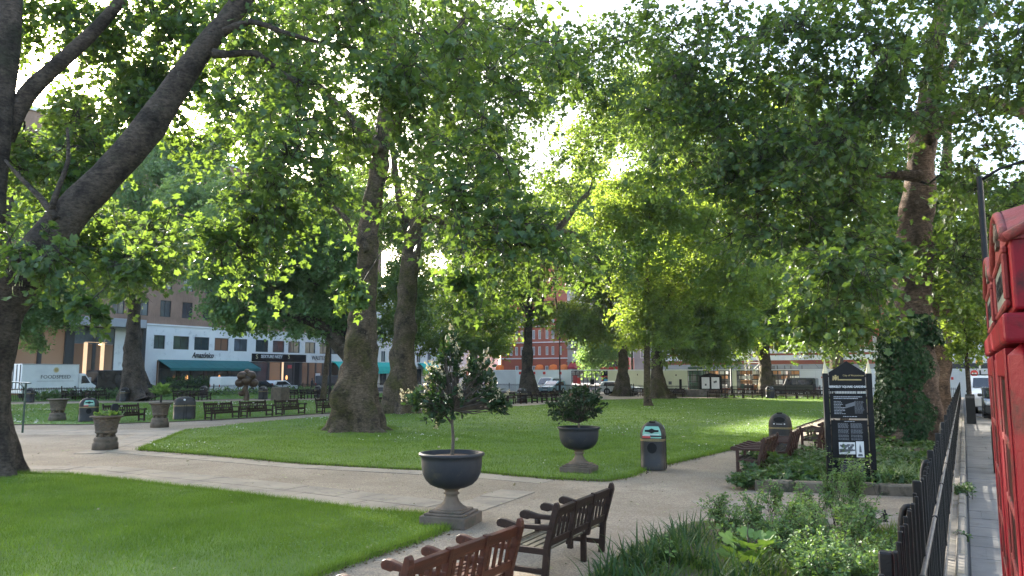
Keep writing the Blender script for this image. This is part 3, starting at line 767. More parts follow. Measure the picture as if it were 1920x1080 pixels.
    for m_, nm in ((bb, 'branches'), (tw, 'twigs')):
        if m_.v:
            m_.v = [tuple(Vector(q) - base) for q in m_.v]
            o = m_.build(nm, M[br_mat or 'twig'], t); o['kind'] = 'stuff'
    o = L.build('crown', M[lm], t)
    o.data.transform(Matrix.Translation(-base))
    return t
def A(x, y, Y): return tuple(AT(x, y, Y))
def up(pts, Y): return [tuple(AT(x, y, Y)) for x, y in pts]
def trunk_px(pts, Y, base):
    """[(x, y, half-width in photo px)] at depth Y -> points and radii, foot at base"""
    P = [AT(x, y, Y) for x, y, h in pts]; r = [h * Y / 1409.0 for x, y, h in pts]
    P[0] = Vector((P[0].x, P[0].y, -0.15)); return [tuple(p) for p in P], r

FOREST = 'plane trees of the garden'
# 1 left foreground tree, forked
Y = 17.9
tree('plane_tree', 'massive dark forked plane tree whose leaning limb crosses the top left', GP(-12, 893), [
    trunk_px([(-30, 915, 72), (-25, 870, 56), (-27, 780, 41), (-26, 700, 40), (-12, 630, 41), (-2, 580, 43), (18, 545, 45), (64, 492, 41), (130, 405, 32), (200, 330, 29), (262, 260, 29), (330, 165, 25), (385, 85, 21), (440, 20, 18), (500, -70, 18), (560, -160, 12)], Y, 0),
    (up([(-8, 600), (-18, 480), (-16, 360), (-4, 240), (10, 120), (20, 0), (24, -120)], Y + .3), [.42, .33, .31, .30, .29, .27, .22]),
    (up([(8, 260), (50, 178), (110, 120), (165, 70), (215, 15), (270, -60)], Y + .6), [.24, .21, .19, .17, .14, .1]),
    (up([(105, 410), (75, 370), (35, 330), (10, 300)], Y - .5), [.09, .07, .05, .03]),
    (up([(95, 395), (110, 350), (128, 300), (126, 240)], Y - .5), [.08, .06, .05, .03]),
    (up([(400, 100), (430, 102), (480, 100), (520, 130), (560, 160)], Y - .2), [.12, .09, .08, .06, .04]),
    (up([(420, 60), (470, 40), (530, 60), (600, 80)], Y - .5), [.10, .07, .06, .04]),
], [
    (A(110, 250, 19.6), (1.7, .6, 0.7), 9), (A(95, 330, 19.4), (1.5, .6, .9), 12), (A(50, 480, 16.2), (.9, .8, .7), 5), (A(150, 450, 19), (.9, .6, .5), 8), (A(212, 448, 25.5), (1.7, 1.0, 1.0), 16), (A(235, 470, 23), (1.2, .8, .6), 8), (A(75, 70, 19.5), (1.0, .8, 1.2), 7), (A(150, 40, 19.8), (1.2, .8, .6), 8), (A(190, 190, 22), (1.5, .8, .5), 8),  # deepest leaf mass here is added to block sun from the near lawn
    (A(175, 575, 15.5), (.3, .4, .2), 2), (A(215, 490, 16), (.7, .6, .4), 4), (A(300, 50, 19.8), (1.3, .8, .9), 13), (A(320, 140, 20), (.9, .6, .5), 8), (A(250, 110, 21), (.6, .8, .5), 4), (A(420, 250, 21), (1.1, 1, .6), 6), (A(250, 205, 19.6), (1.2, .6, .3), 5), (A(500, 60, 19), (1.6, 1.8, 1.0), 13),
    (A(560, 230, 16.5), (1.8, 1.8, 1.0), 8), (A(545, 300, 14.8), (1.1, 1.2, .6), 8), (A(640, 90, 17), (2.2, 2.0, 1.4), 7), (A(830, 190, 16), (2.3, 1.8, 1.5), 11), (A(880, 430, 14.5), (1.4, 1.0, .7), 11), (A(890, 330, 15), (1.6, 1.3, .8), 8), (A(685, 540, 14), (.3, .3, .2), 2), (A(510, 370, 15.5), (.9, 1.0, .5), 5),
    (A(880, 545, 14.5), (.4, .4, .3), 3), (A(770, 50, 16), (2.6, 2.0, 1.2), 8), (A(390, 420, 16), (1.6, 1.0, .6), 9), (A(960, 120, 17), (2.0, 1.6, 1.2), 7),
    ((-12, 20, 22), (9, 8, 4), 40, 1), ((-14, 8, 14), (7, 6, 4), 20, 1),
], ('leaf', STAR, 0.165), (10, 17), 'barkdark', 0.10, 26, 11, 2, 0.95, FOREST, droop=.6)
# 2 main lumpy tree
Y = 31.2
tree('plane_tree', 'thick plane tree with a swollen mossy lumpy trunk in the middle lawn', GP(668, 809), [
    trunk_px([(668, 822, 66), (668, 800, 45), (669, 770, 38), (668, 740, 37), (672, 700, 34), (676, 660, 30), (680, 610, 27), (684, 560, 24), (688, 500, 21), (691, 440, 20), (698, 380, 18), (710, 310, 17), (722, 230, 15), (730, 120, 12), (738, 0, 10), (740, -200, 6)], Y, 0),
    (up([(708, 285), (680, 245), (640, 205), (605, 170), (560, 140), (530, 112), (480, 105), (415, 100)], Y - .6), [.30, .24, .21, .19, .17, .14, .11, .08]),
    (up([(712, 290), (770, 180), (820, 110), (850, 60), (880, 20)], Y + .5), [.26, .20, .16, .12, .09]),
    (up([(690, 470), (640, 400), (590, 360), (550, 355)], Y - 1), [.16, .12, .09, .06]),
    (up([(560, 140), (600, 90), (640, 30)], Y - .6), [.13, .10, .07]),
], [
    (A(600, 120, 33.5), (4.6, 3, 2.7), 28), (A(760, 90, 33.5), (3.9, 3, 3.0), 26), (A(560, 330, 30), (2.6, 2.6, 1.3), 18), (A(850, 300, 31), (2.4, 2.6, 2.4), 24), (A(640, 420, 29), (2.2, 2.2, 1.5), 16), (A(900, 100, 32), (3, 3, 2.2), 22), (A(880, 420, 29), (1.8, 1.8, 1.4), 14), (A(470, 200, 32), (2.2, 3, .9), 9),
    (A(480, 70, 33), (4, 3, 3), 22), (A(640, 230, 34), (3.6, 2.5, 2.6), 18), (A(900, 230, 34), (3.6, 3, 2.4), 20),
    ((-6, 33, 23), (9, 9, 4), 60, 1), ((-6, 27, 14), (5, 3, 3), 26),
], ('leaf', ARROW, 0.22), (9, 20), 'bark', 0.17, 34, 22, 1, 1.35, FOREST, step=.22, gapn=.22, floor=AT(680, 420, 31).z, dens=.85, burrs=[(1.1, -1.7, .42, .22), (1.5, -2.6, .5, .22), (2.6, 3.0, .38, .22), (2.2, -.3, .4, .16), (3.55, -2.1, .35, .22), (3.7, 2.9, .4, .16), (.8, -.9, .4, .18), (4.6, -1.2, .3, .10), (1.9, -1.2, .5, .14), (3.0, -1.4, .45, -.10)])
# 3 second large tree
Y = 45.1
tree('plane_tree', 'tall grey plane tree just right of the swollen trunk', GP(751, 776), [
    trunk_px([(751, 786, 42), (751, 770, 35), (752, 735, 28), (756, 700, 25), (757, 650, 22), (761, 600, 19), (763, 550, 17), (768, 500, 17), (776, 450, 16), (785, 400, 14), (796, 340, 13), (808, 270, 11), (822, 170, 10), (830, 60, 8), (834, -60, 5)], Y, 0),
    (up([(775, 455), (755, 400), (742, 330), (735, 250)], Y + .4), [.34, .26, .2, .14]),
    (up([(790, 410), (840, 415), (900, 432), (950, 425), (1000, 414), (1035, 432), (1062, 412), (1080, 385), (1103, 362)], Y - 2), [.30, .24, .22, .20, .22, .22, .18, .15, .12]),
    (up([(1035, 432), (1080, 440), (1110, 470), (1130, 500), (1146, 532)], Y - 2), [.18, .14, .12, .09, .06]),
    (up([(1045, 432), (1052, 470), (1040, 530), (1045, 580)], Y - 2), [.08, .06, .05, .04]),
    (up([(808, 275), (850, 225), (893, 195), (932, 168), (965, 170), (988, 188), (1003, 215)], Y - 1), [.28, .24, .22, .22, .20, .17, .12]),
    (up([(830, 250), (890, 240), (935, 215), (975, 205)], Y), [.18, .15, .12, .09]),
    (up([(826, 140), (880, 90), (940, 75), (985, 90), (1030, 130), (1065, 145), (1090, 115)], Y - 1), [.2, .17, .16, .16, .15, .12, .08]),
], [
    (A(900, 130, 44), (4.5, 4, 3.2), 36), (A(740, 250, 44), (3, 4, 3), 20), (A(960, 440, 42), (3.4, 3, 2.0), 34), (A(900, 560, 43), (2.6, 2.6, 1.8), 22), (A(1110, 480, 42), (2.4, 2.4, 2.0), 26), (A(1060, 130, 43), (3, 3, 2.2), 24), (A(1090, 330, 42), (2.0, 2.4, 2.0), 16), (A(840, 380, 48), (3, 2, 1.6), 18), (A(1180, 110, 42), (3.4, 3, 3.2), 34), (A(1170, 250, 44), (3.0, 3, 2.4), 26), (A(700, 380, 46), (2.2, 3, 2.5), 14),
    (A(610, 230, 48), (5, 4, 4), 26), (A(470, 120, 49), (5, 4, 4), 24), (A(900, 300, 48), (4, 4, 3), 22), (A(750, 110, 48), (4, 4, 4), 22), (A(1050, 240, 50), (4, 4, 2.6), 14),
    ((-4, 46, 25), (8, 8, 4), 40, 1),
], ('leaf', ARROW, 0.25), (9, 21), 'bark', 0.13, 28, 33, 1, 1.5, FOREST, step=.28, gapn=.25, floor=AT(800, 650, 45).z, dens=.95, burrs=[(3.4, 3.0, .5, .28), (6.2, 2.7, .45, .22), (5.1, -.2, .45, .20), (1.5, -1.9, .7, .14), (7.6, 3.0, .3, .2), (2.4, -1.0, .5, -.10), (8.7, -.4, .35, .16)])
# 4 left mid tree by the black van
Y = 65.7
tree('plane_tree', 'dark bell-footed plane tree in front of the black van', GP(252, 752), [
    trunk_px([(254, 762, 36), (253, 748, 27), (250, 720, 19), (250, 690, 18), (248, 660, 15), (250, 620, 13), (251, 580, 11), (252, 545, 11), (255, 480, 9), (258, 400, 8), (262, 330, 6), (265, 250, 4)], Y, 0),
    (up([(250, 575), (236, 550), (215, 538), (195, 530)], Y), [.40, .30, .24, .16]),
    (up([(256, 470), (300, 440), (340, 400)], Y), [.35, .25, .15]),
    (up([(256, 500), (200, 470), (150, 440)], Y), [.3, .2, .12]),
], [(A(250, 330, 65), (7.4, 6, 4.4), 40), (A(130, 430, 64), (4, 4, 3.2), 22), (A(350, 430, 63), (4.7, 4, 3.2), 30), (A(260, 510, 63), (3.4, 3, 1.8), 16), (A(380, 300, 66), (5, 5, 2.5), 24), (A(190, 560, 64), (1.6, 1.8, 1.2), 8)],
    ('leafskylit', CHIP, 0.33), (12, 43), 'barkdark', 0.12, 22, 44, 0, 2.0, FOREST, floor=AT(250, 570, 65).z, dens=1.05)
# 5 off to the left, only its drooping skirt shows
tree('plane_tree', 'cool green drooping foliage of a plane beside the glass entrance', W(-50, 22), [
    ([tuple(W(-50, 22, -.1)), tuple(W(-50, 22, 5)), tuple(W(-49, 22, 11)), tuple(W(-48, 22, 17))], [.9, .6, .5, .3]),
    ([tuple(W(-49.5, 22, 8)), A(30, 470, 52), A(90, 520, 52)], [.3, .2, .1]),
], [(A(70, 570, 50), (2.2, 2.4, 2.0), 22), (A(50, 625, 50), (1.2, 1.8, 1.0), 7), (A(40, 440, 53), (4, 4, 3.4), 24), (A(150, 480, 52), (2.6, 2.6, 1.6), 12)],
    ('leafskylit', KITE, 0.22), (12, 46), 'barkdark', 0.1, 14, 55, 0, 1.5, FOREST, floor=AT(60, 665, 50).z, dens=1.05)
# 6 leaning tree hidden behind the lumpy trunk
Y = 52.0
tree('plane_tree', 'dark leaning limb reaching left from behind the swollen trunk', GP(672, 766), [
    trunk_px([(674, 775, 26), (672, 750, 20), (668, 700, 18), (655, 665, 17), (632, 640, 15), (615, 622, 13), (590, 605, 10), (565, 597, 9), (545, 597, 8), (525, 585, 7), (508, 590, 6), (485, 580, 4)], Y, 0),
    (up([(640, 648), (600, 606), (572, 594)], Y - .3), [.34, .22, .14]),
    (up([(650, 660), (610, 560), (560, 500), (520, 430)], Y + 1), [.4, .32, .24, .16]),
    (up([(660, 670), (640, 560), (630, 480)], Y + 1), [.4, .3, .2]),
], [(A(560, 470, 52), (4.4, 4, 3.0), 38), (A(470, 500, 51), (3.6, 3, 2.2), 25), (A(620, 590, 52), (2.2, 2.4, 1.3), 12), (A(420, 380, 54), (4, 4, 2.4), 26), (A(480, 585, 50), (3.0, 2.4, 0.9), 17), (A(600, 380, 54), (4, 4, 2.4), 26), (A(440, 440, 50), (2.6, 2.6, 2.2), 20), (A(560, 640, 51), (2.2, 2, .5), 7)],
    ('leafskylit', KITE, 0.26), (13, 41), 'barkdark', 0.1, 18, 66, 0, 1.6, FOREST, floor=AT(500, 640, 52).z, dens=1.05)
# slender street-side tree
tree('slender_tree', 'slender bare-stemmed tree in front of the lit shopfront', GP(607, 747), [
    trunk_px([(606, 752, 6), (610, 700, 5), (615, 665, 5), (617, 640, 5), (610, 600, 4)], 71, 0)],
    [(A(600, 590, 71), (2.2, 2.2, 1.6), 14)], ('leafskylit', KITE, 0.27), (10, 34), 'bark', 0.05, 10, 67, 0, 1.6)
# 7 central tree in front of the red brick house
Y = 84.0
tree('plane_tree', 'straight dark trunk before the red brick house', GP(990, 739), [
    trunk_px([(990, 745, 22), (990, 730, 16), (989, 705, 13), (988, 690, 10), (989, 665, 11), (990, 640, 8), (991, 600, 7), (992, 560, 7), (994, 480, 6), (996, 400, 4)], Y, 0),
    (up([(991, 600), (1030, 540), (1060, 500)], Y), [.3, .22, .14]), (up([(991, 590), (950, 530), (920, 480)], Y), [.3, .22, .14])],
    [(A(990, 470, 84), (8, 6, 4.5), 60), (A(900, 590, 84), (4.0, 4, 3.4), 34), (A(1050, 590, 84), (3.2, 3, 1.2), 12), (A(1000, 390, 86), (7, 6, 3.0), 36), (A(870, 660, 90), (2.6, 3, 1.6), 12), (A(960, 640, 85), (2.0, 2, 1.2), 8)],
    ('leafbacklit', CHIP, 0.33), (12, 46), 'barkdark', 0.1, 18, 77, 0, 2.0, FOREST, floor=AT(1000, 635, 84).z, dens=1.05)
# 8,9 pair by the far path
Y = 80.0
tree('plane_tree', 'flared plane trunk standing before the cream hoarding beside a white car', GP(1167, 742), [
    trunk_px([(1167, 749, 22), (1167, 738, 16), (1168, 715, 12), (1168, 690, 10), (1168, 650, 8), (1170, 620, 8), (1172, 560, 7), (1176, 480, 5), (1180, 400, 4)], Y, 0),
    (up([(1170, 615), (1140, 560), (1110, 520)], Y), [.3, .2, .12]), (up([(1170, 600), (1205, 540), (1230, 500)], Y), [.3, .2, .12])],
    [(A(1150, 480, 80), (6.5, 6, 4.6), 56), (A(1110, 600, 80), (3.4, 3, 1.4), 18), (A(1180, 380, 82), (7, 6, 3.2), 40), (A(1190, 650, 81), (1.5, 1.5, 1.6), 8), (A(1280, 440, 82), (5, 5, 3.5), 34)],
    ('leafbacklit', CHIP, 0.33), (12, 46), 'bark', 0.12, 18, 88, 0, 2.0, FOREST, floor=AT(1167, 660, 80).z, dens=1.05)
Y = 71.0
tree('plane_tree', 'broad flared trunk right behind the slim lawn tree', GP(1238, 747), [
    trunk_px([(1238, 756, 28), (1237, 744, 20), (1234, 720, 14), (1232, 695, 11), (1231, 660, 9), (1231, 620, 8), (1232, 560, 7), (1234, 470, 5), (1238, 400, 4)], Y, 0),
    (up([(1232, 600), (1290, 540), (1330, 500)], Y), [.3, .2, .12]), (up([(1232, 590), (1195, 520), (1170, 470)], Y), [.3, .2, .12])],
    [(A(1290, 520, 70), (5.2, 5, 4.2), 58), (A(1330, 610, 69), (3.6, 3.4, 2.4), 36), (A(1250, 400, 71), (6, 6, 3.4), 36), (A(1330, 290, 73), (6.5, 5, 4.5), 32), (A(1250, 180, 72), (5, 4, 3.5), 14), (A(1130, 260, 74), (4, 4, 4), 12), (A(1280, 650, 69), (2.2, 2.4, 1.4), 16), (A(1340, 660, 69), (1.2, 1.4, .9), 6)],
    ('leafbacklit', CHIP, 0.30), (12, 49), 'bark', 0.12, 18, 99, 0, 1.9, FOREST, floor=AT(1240, 695, 70).z, dens=1.05)
Y = 55.2
tree('slim_tree', 'slim straight tree standing alone on the far lawn', GP(1214, 762), [
    trunk_px([(1215, 768, 10), (1214, 755, 7.5), (1213, 730, 6.5), (1213, 690, 6), (1213, 640, 5.5), (1213, 590, 5), (1215, 500, 4), (1220, 400, 3)], Y, 0),
    (up([(1213, 640), (1240, 590), (1260, 540)], Y), [.16, .12, .08]), (up([(1213, 620), (1190, 570), (1180, 520)], Y), [.16, .12, .08])],
    [(A(1220, 470, 55), (4.4, 4.2, 4.0), 50), (A(1200, 590, 55), (1.8, 1.8, 1.8), 16), (A(1250, 620, 54), (1.6, 1.8, 1.3), 12), (A(1300, 360, 55), (4.5, 4, 3.0), 30), (A(1160, 380, 55), (3.2, 3, 2.6), 24), (A(1230, 200, 56), (4, 4, 3.2), 34), (A(1380, 480, 54), (4.0, 4, 3.4), 34)],
    ('leafbacklit', KITE, 0.22), (12, 39), 'bark', 0.05, 12, 101, 0, 1.6, FOREST, floor=AT(1214, 660, 55).z, dens=1.05)
Y = 83.0
tree('plane_tree', 'sunlit trunk with a low left fork before the scaffolded site', GP(1439, 741), [
    trunk_px([(1440, 750, 24), (1439, 738, 17), (1438, 715, 14), (1436, 690, 11), (1434, 660, 9), (1432, 625, 8), (1432, 580, 7), (1434, 500, 5), (1436, 430, 4)], Y, 0),
    (up([(1432, 685), (1422, 655), (1412, 632), (1398, 600), (1385, 560)], Y), [.42, .36, .32, .26, .18]), (up([(1432, 600), (1470, 550), (1500, 500)], Y), [.3, .2, .12])],
    [(A(1450, 540, 82), (5.5, 5, 4.0), 48), (A(1520, 620, 80), (3.8, 3.5, 1.9), 26), (A(1400, 600, 82), (3.0, 3, 2.2), 22), (A(1480, 420, 84), (7, 6, 3.4), 36), (A(1560, 320, 84), (6, 5, 5), 30), (A(1560, 530, 80), (4.5, 4, 3.4), 32), (A(1540, 680, 78), (1.2, 1.4, .9), 6)],
    ('leafbacklit', CHIP, 0.31), (12, 49), 'bark', 0.10, 18, 121, 0, 1.9, FOREST, floor=AT(1440, 680, 82).z, dens=1.05)
# 10 ivy-clad tree on the right
Y = 24.9
T10 = tree('plane_tree', 'russet plane tree beside the railings, its foot wrapped in dark ivy', GP(1712, 838), [
    trunk_px([(1712, 862, 70), (1715, 830, 50), (1716, 780, 43), (1715, 720, 40), (1708, 660, 37), (1706, 600, 36), (1710, 540, 34), (1713, 480, 33), (1716, 420, 31), (1722, 350, 28), (1730, 270, 25), (1742, 180, 20), (1755, 100, 16), (1768, 0, 13), (1775, -120, 9)], Y, 0),
    (up([(1735, 235), (1700, 216), (1640, 205), (1580, 222), (1520, 235)], Y - .8), [.26, .17, .13, .10, .07]),
    (up([(1738, 230), (1765, 160), (1800, 100), (1850, 40), (1900, 0)], Y - 1.6), [.24, .14, .11, .08, .05]),
    (up([(1735, 260), (1790, 215), (1830, 190), (1870, 195), (1920, 210), (1990, 215)], Y - 1), [.28, .24, .22, .22, .20, .16]),
    (up([(1725, 330), (1660, 330), (1600, 350), (1560, 400)], Y - 2), [.2, .12, .08, .05]),
], [
    (A(1660, 110, 21), (4.2, 4.5, 2.4), 46), (A(1500, 170, 20), (3.4, 3.6, 2.2), 32), (A(1820, 100, 20), (3.0, 3.5, 2.2), 28), (A(1500, 330, 20), (2.2, 2.6, 1.4), 18), (A(1590, 420, 20), (1.0, 1.4, .8), 8), (A(1680, 600, 21.5), (.3, .3, .2), 2), (A(1580, 520, 17), (.9, .9, .8), 9), (A(1880, 330, 22), (1.7, 2, 1.5), 16), (A(1800, 480, 24), (1.2, 1.5, .9), 9), (A(1360, 120, 22), (3, 3, 2.1), 26), (A(1250, 60, 23), (2.6, 3, 1.8), 17), (A(1350, 280, 22), (2.2, 2.4, 1.4), 16), (A(1690, 470, 21), (.5, .5, .3), 3), (A(1460, 420, 21), (1.8, 2, .9), 11), (A(1520, 590, 18), (.4, .4, .35), 3),
    ((13, 22, 19), (8, 8, 4), 50, 1), ((13, 3, 14), (7, 4, 3), 26, 1),
], ('leaf', STAR, 0.165), (10, 14), 'barkred', 0.12, 30, 131, 2, 1.05, FOREST, droop=.6, step=.2)
Y = 34.3
tree('plane_tree', 'knotted plane trunk behind the ivy-clad tree along the railings', GP(1765, 801), [
    trunk_px([(1762, 812, 34), (1760, 790, 27), (1758, 740, 22), (1762, 690, 21), (1763, 640, 19), (1765, 590, 17), (1764, 530, 17), (1763, 460, 15), (1768, 390, 12), (1775, 300, 9), (1780, 200, 6)], Y, 0),
    (up([(1764, 540), (1800, 480), (1830, 440)], Y), [.25, .16, .1]), (up([(1764, 450), (1720, 390), (1660, 340)], Y), [.25, .16, .1])],
    [(A(1760, 430, 34), (3.0, 3, 3.4), 34), (A(1870, 430, 33), (2.6, 2.6, 2.4), 26), (A(1620, 400, 35), (3.4, 3, 2.2), 26), (A(1560, 560, 36), (2.4, 2.4, 1.6), 18), (A(1600, 270, 35), (3.5, 3, 2.6), 26), (A(1830, 580, 36), (1.1, 1.2, 1.6), 10)],
    ('leaf', ARROW, 0.24), (10, 28), 'barkred', 0.13, 22, 141, 0, 1.4, FOREST, dens=1.05)
# street trees beyond
tree('street_tree', 'thin young street tree with a black guard on the pavement', W(0.16, 36, PZ(36)), [
    ([tuple(W(.16, 36, PZ(36) - .1)), tuple(W(.14, 36, 3)), tuple(W(.12, 36, 5)), tuple(W(.1, 36, 7.5))], [.11, .08, .07, .04])],
    [(W(.1, 36, 5.2), (.9, 1.0, 1.8), 14), (W(.3, 36, 3.6), (.7, .7, .4), 5), (W(.7, 36, 7.5), (1.4, 1.2, 1.2), 14)], ('leafbacklit', KITE, 0.16), (10, 31), 'barkdark', 0.03, 10, 151, 0, .9)
tree('street_tree', 'yellowish round street tree far along the right-hand street', W(5.5, 76), [
    ([tuple(W(5.5, 76, -.1)), tuple(W(5.5, 76, 4)), tuple(W(5.4, 76, 8))], [.25, .18, .1])],
    [(W(5.2, 76, 7.5), (2.6, 3, 3.2), 30), (W(4.5, 74, 13), (4, 4, 4), 30)], ('leafbacklit', KITE, 0.30), (11, 37), 'barkdark', 0.03, 10, 152, 0, 1.6)
tree('shrubby_tree', 'pale misty young tree before the grey stone house', W(-37, 92), [
    ([tuple(W(-37, 92, -.1)), tuple(W(-37, 92, 4)), tuple(W(-37, 92, 9))], [.2, .15, .08])],
    [(A(1130, 640, 98), (2.8, 3, 3.2), 30)], ('leafskylit', KITE, 0.31), (11, 37), 'barkdark', 0.03, 10, 153, 0, 1.8)
# far planes closing the view above the terraces
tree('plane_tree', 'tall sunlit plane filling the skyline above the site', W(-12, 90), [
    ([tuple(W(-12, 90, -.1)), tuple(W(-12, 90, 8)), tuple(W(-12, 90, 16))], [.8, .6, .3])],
    [(A(1330, 330, 98), (8, 7, 4.5), 50), (A(1520, 300, 96), (8, 7, 5), 50), (A(1640, 480, 92), (6, 5, 6), 46), (A(1430, 200, 98), (8, 7, 4), 30), (A(1230, 190, 99), (7, 6, 6), 32), (A(1080, 340, 99), (6, 6, 4), 20)], ('leafbacklit', CHIP, 0.41), (12, 43), 'bark', 0.1, 12, 161, 0, 2.4, FOREST, floor=AT(1440, 650, 96).z, dens=1.05)
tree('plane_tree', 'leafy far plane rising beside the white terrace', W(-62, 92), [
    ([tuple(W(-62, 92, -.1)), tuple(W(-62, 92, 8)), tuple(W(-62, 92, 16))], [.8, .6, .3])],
    [(A(830, 470, 110), (7, 7, 7), 60), (A(720, 560, 108), (7, 6, 5), 46), (A(820, 620, 106), (5, 5, 2.6), 22), (A(915, 640, 104), (2.6, 3, 2.2), 16), (A(690, 380, 112), (8, 7, 5), 34)], ('leafbacklit', CHIP, 0.41), (12, 43), 'bark', 0.1, 12, 162, 0, 2.4, FOREST, floor=AT(800, 690, 106).z, dens=1.05)

# ivy sleeve on the right tree
def ivy_sleeve():
    n = 9500; rng = np.random.default_rng(5)
    z = rng.uniform(0.05, 4.35, n); th = rng.uniform(0, 2 * math.pi, n)
    lim = 4.3 + 0.35 * np.sin(th * 3); k = (z < lim)
    # bare on the side facing the street below head height
    c = np.array([_c, -_s]); ang = np.arctan2(c[1], c[0]); dth = np.abs((th - ang + math.pi) % (2 * math.pi) - math.pi)
    k &= ~((dth < 0.9 + .25 * np.sin(z * 4)) & (z < 3.4)); k &= (rng.random(n) > .06)
    z, th = z[k], th[k]; m = len(z)
    zc = np.array([0, .5, 1.4, 2.5, 3.5, 4.3, 5]); rr = np.interp(z, zc, [1.15, 1.0, .92, .86, .80, .66, .6]) + rng.uniform(-.02, .16, m) + .07 * np.sin(th * 4 + z * 3)
    xc = np.interp(z, [0, 2, 4.4], [AT(1712, 830, 24.9).x, AT(1712, 725, 24.9).x - .12, AT(1706, 600, 24.9).x])
    P = np.stack([xc + rr * np.cos(th), 24.9 + rr * np.sin(th), z], 1)
    out = np.stack([np.cos(th), np.sin(th), np.full(m, .35)], 1)
    V, F = leaves(P, 0.16 * rng.uniform(.6, 1.3, m), np.array([0, 0, -1.0]) + rng.normal(0, .35, (m, 3)), out + rng.normal(0, .35, (m, 3)), ARROW)
    o = npmesh('ivy', V, F, M['ivy'])
    tag(o, 'dark glossy ivy wrapping the foot of the russet tree', 'ivy')
ivy_sleeve()
print('foliage tris', NFOL[0])
# ------------------------------------------------------------------ benches: local x along the bench, sitter faces -y
def make_bench(label, bays=3, L=1.80, mat='wood_dark', seat='wood_dark', slats=4, group='garden benches', arms=True, plaque=False, ordinary=True):
    t = thing('park_bench', label, 'bench', (0, 0, 0), 0, group)
    m, sm = M[mat], M[seat]; h = L / 2; bt = 0.008
    lean = lambda z: 0.235 + max(0, z - .40) * .20           # y of the back at height z
    for sx in (-1, 1):
        pb = [(.17, 0), (.245, 0), (.275, .40), (.40, .84), (.395, .90), (.375, .93), (.345, .925), (.33, .88), (.205, .42)]
        bevel(MB().prism(pb, sx * h - .035, sx * h + .035, 'x').build('back_post', m, t), .008)
        bevel(MB().rng(sx * h - .035, sx * h + .035, -.285, -.215, 0, .62).build('front_leg', m, t), .006)
        bevel(MB().rng(sx * h - .025, sx * h + .025, -.215, .20, .11, .17).build('side_stretcher', m, t), .005)
        bevel(MB().rng(sx * h - .028, sx * h + .028, -.215, .22, .33, .40).build('seat_end_rail', m, t), .005)
    mids = [-h + L * i / bays for i in range(1, bays)]
    ap = [(-.40, .60), (-.415, .64), (-.40, .675), (-.36, .695), (-.30, .69), (-.15, .655), (.10, .66), (.34, .67), (.33, .60), (.05, .605), (-.2, .60), (-.27, .60), (-.30, .585)]
    for i, x in enumerate([-h] + (mids if arms else []) + [h]):
        end = i == 0 or abs(x) == h
        bevel(MB().prism(ap, x - .035, x + .035, 'x').build('arm', m, t), .012)
        if not end:
            bevel(MB().rng(x - .03, x + .03, -.20, -.14, .45, .60).build('arm_support', m, t), .006)
    for x in mids:
        pm_ = [(lean(.34) - .015, .34), (lean(.34) + .045, .34), (lean(.86) + .05, .865), (lean(.86) - .01, .875)]
        bevel(MB().prism(pm_, x - .032, x + .032, 'x').build('middle_post', m, t), .006)
    # rails
    rl = [(lean(.75) - .012, .75), (lean(.75) + .033, .745), (lean(.86) + .036, .85), (lean(.86) - .012, .862)]
    bevel(MB().prism(rl, -h + .03, h - .03, 'x').build('top_rail', m, t), .006)
    rl = [(lean(.43) - .012, .425), (lean(.43) + .03, .42), (lean(.51) + .03, .505), (lean(.51) - .012, .51)]
    bevel(MB().prism(rl, -h + .03, h - .03, 'x').build('lower_rail', m, t), .006)
    edges = [-h] + mids + [h]
    sl = MB().prism([(lean(.49) + .002, .49), (lean(.49) + .018, .49), (lean(.77) + .018, .77), (lean(.77) + .002, .77)], -.026, .026, 'x').mesh('back_slat', m)
    for a, b in zip(edges, edges[1:]):
        for k in range(slats):
            o = ob('back_slat', sl, t); o.location = (a + (b - a) * (k + 1) / (slats + 1), 0, 0)
    ss = MB().rng(-h + .03, h - .03, -.034, .034, -.011, .011, .004).mesh('seat_slat', sm)
    for k in range(6):
        y = -.245 + k * .083
        o = ob('seat_slat', ss, t); o.location = (0, y, .415 - .010 * k + (.02 if k == 0 else .0)); o.rotation_euler = (R(-4), 0, 0)
    bevel(MB().rng(-h + .03, h - .03, -.275, -.235, .33, .40).build('seat_front_rail', m, t), .006)
    # a middle pair of feet under the seat
    for x in mids[:1] if bays == 3 else mids:
        MB().rng(x - .03, x + .03, .16, .23, 0, .38, .005).build('middle_leg', m, t)
    if plaque:
        MB().box((0, lean(.80) - .016, .80), (.13, .006, .05), .002).build('memorial_plaque', M['rim'], t)
    return t
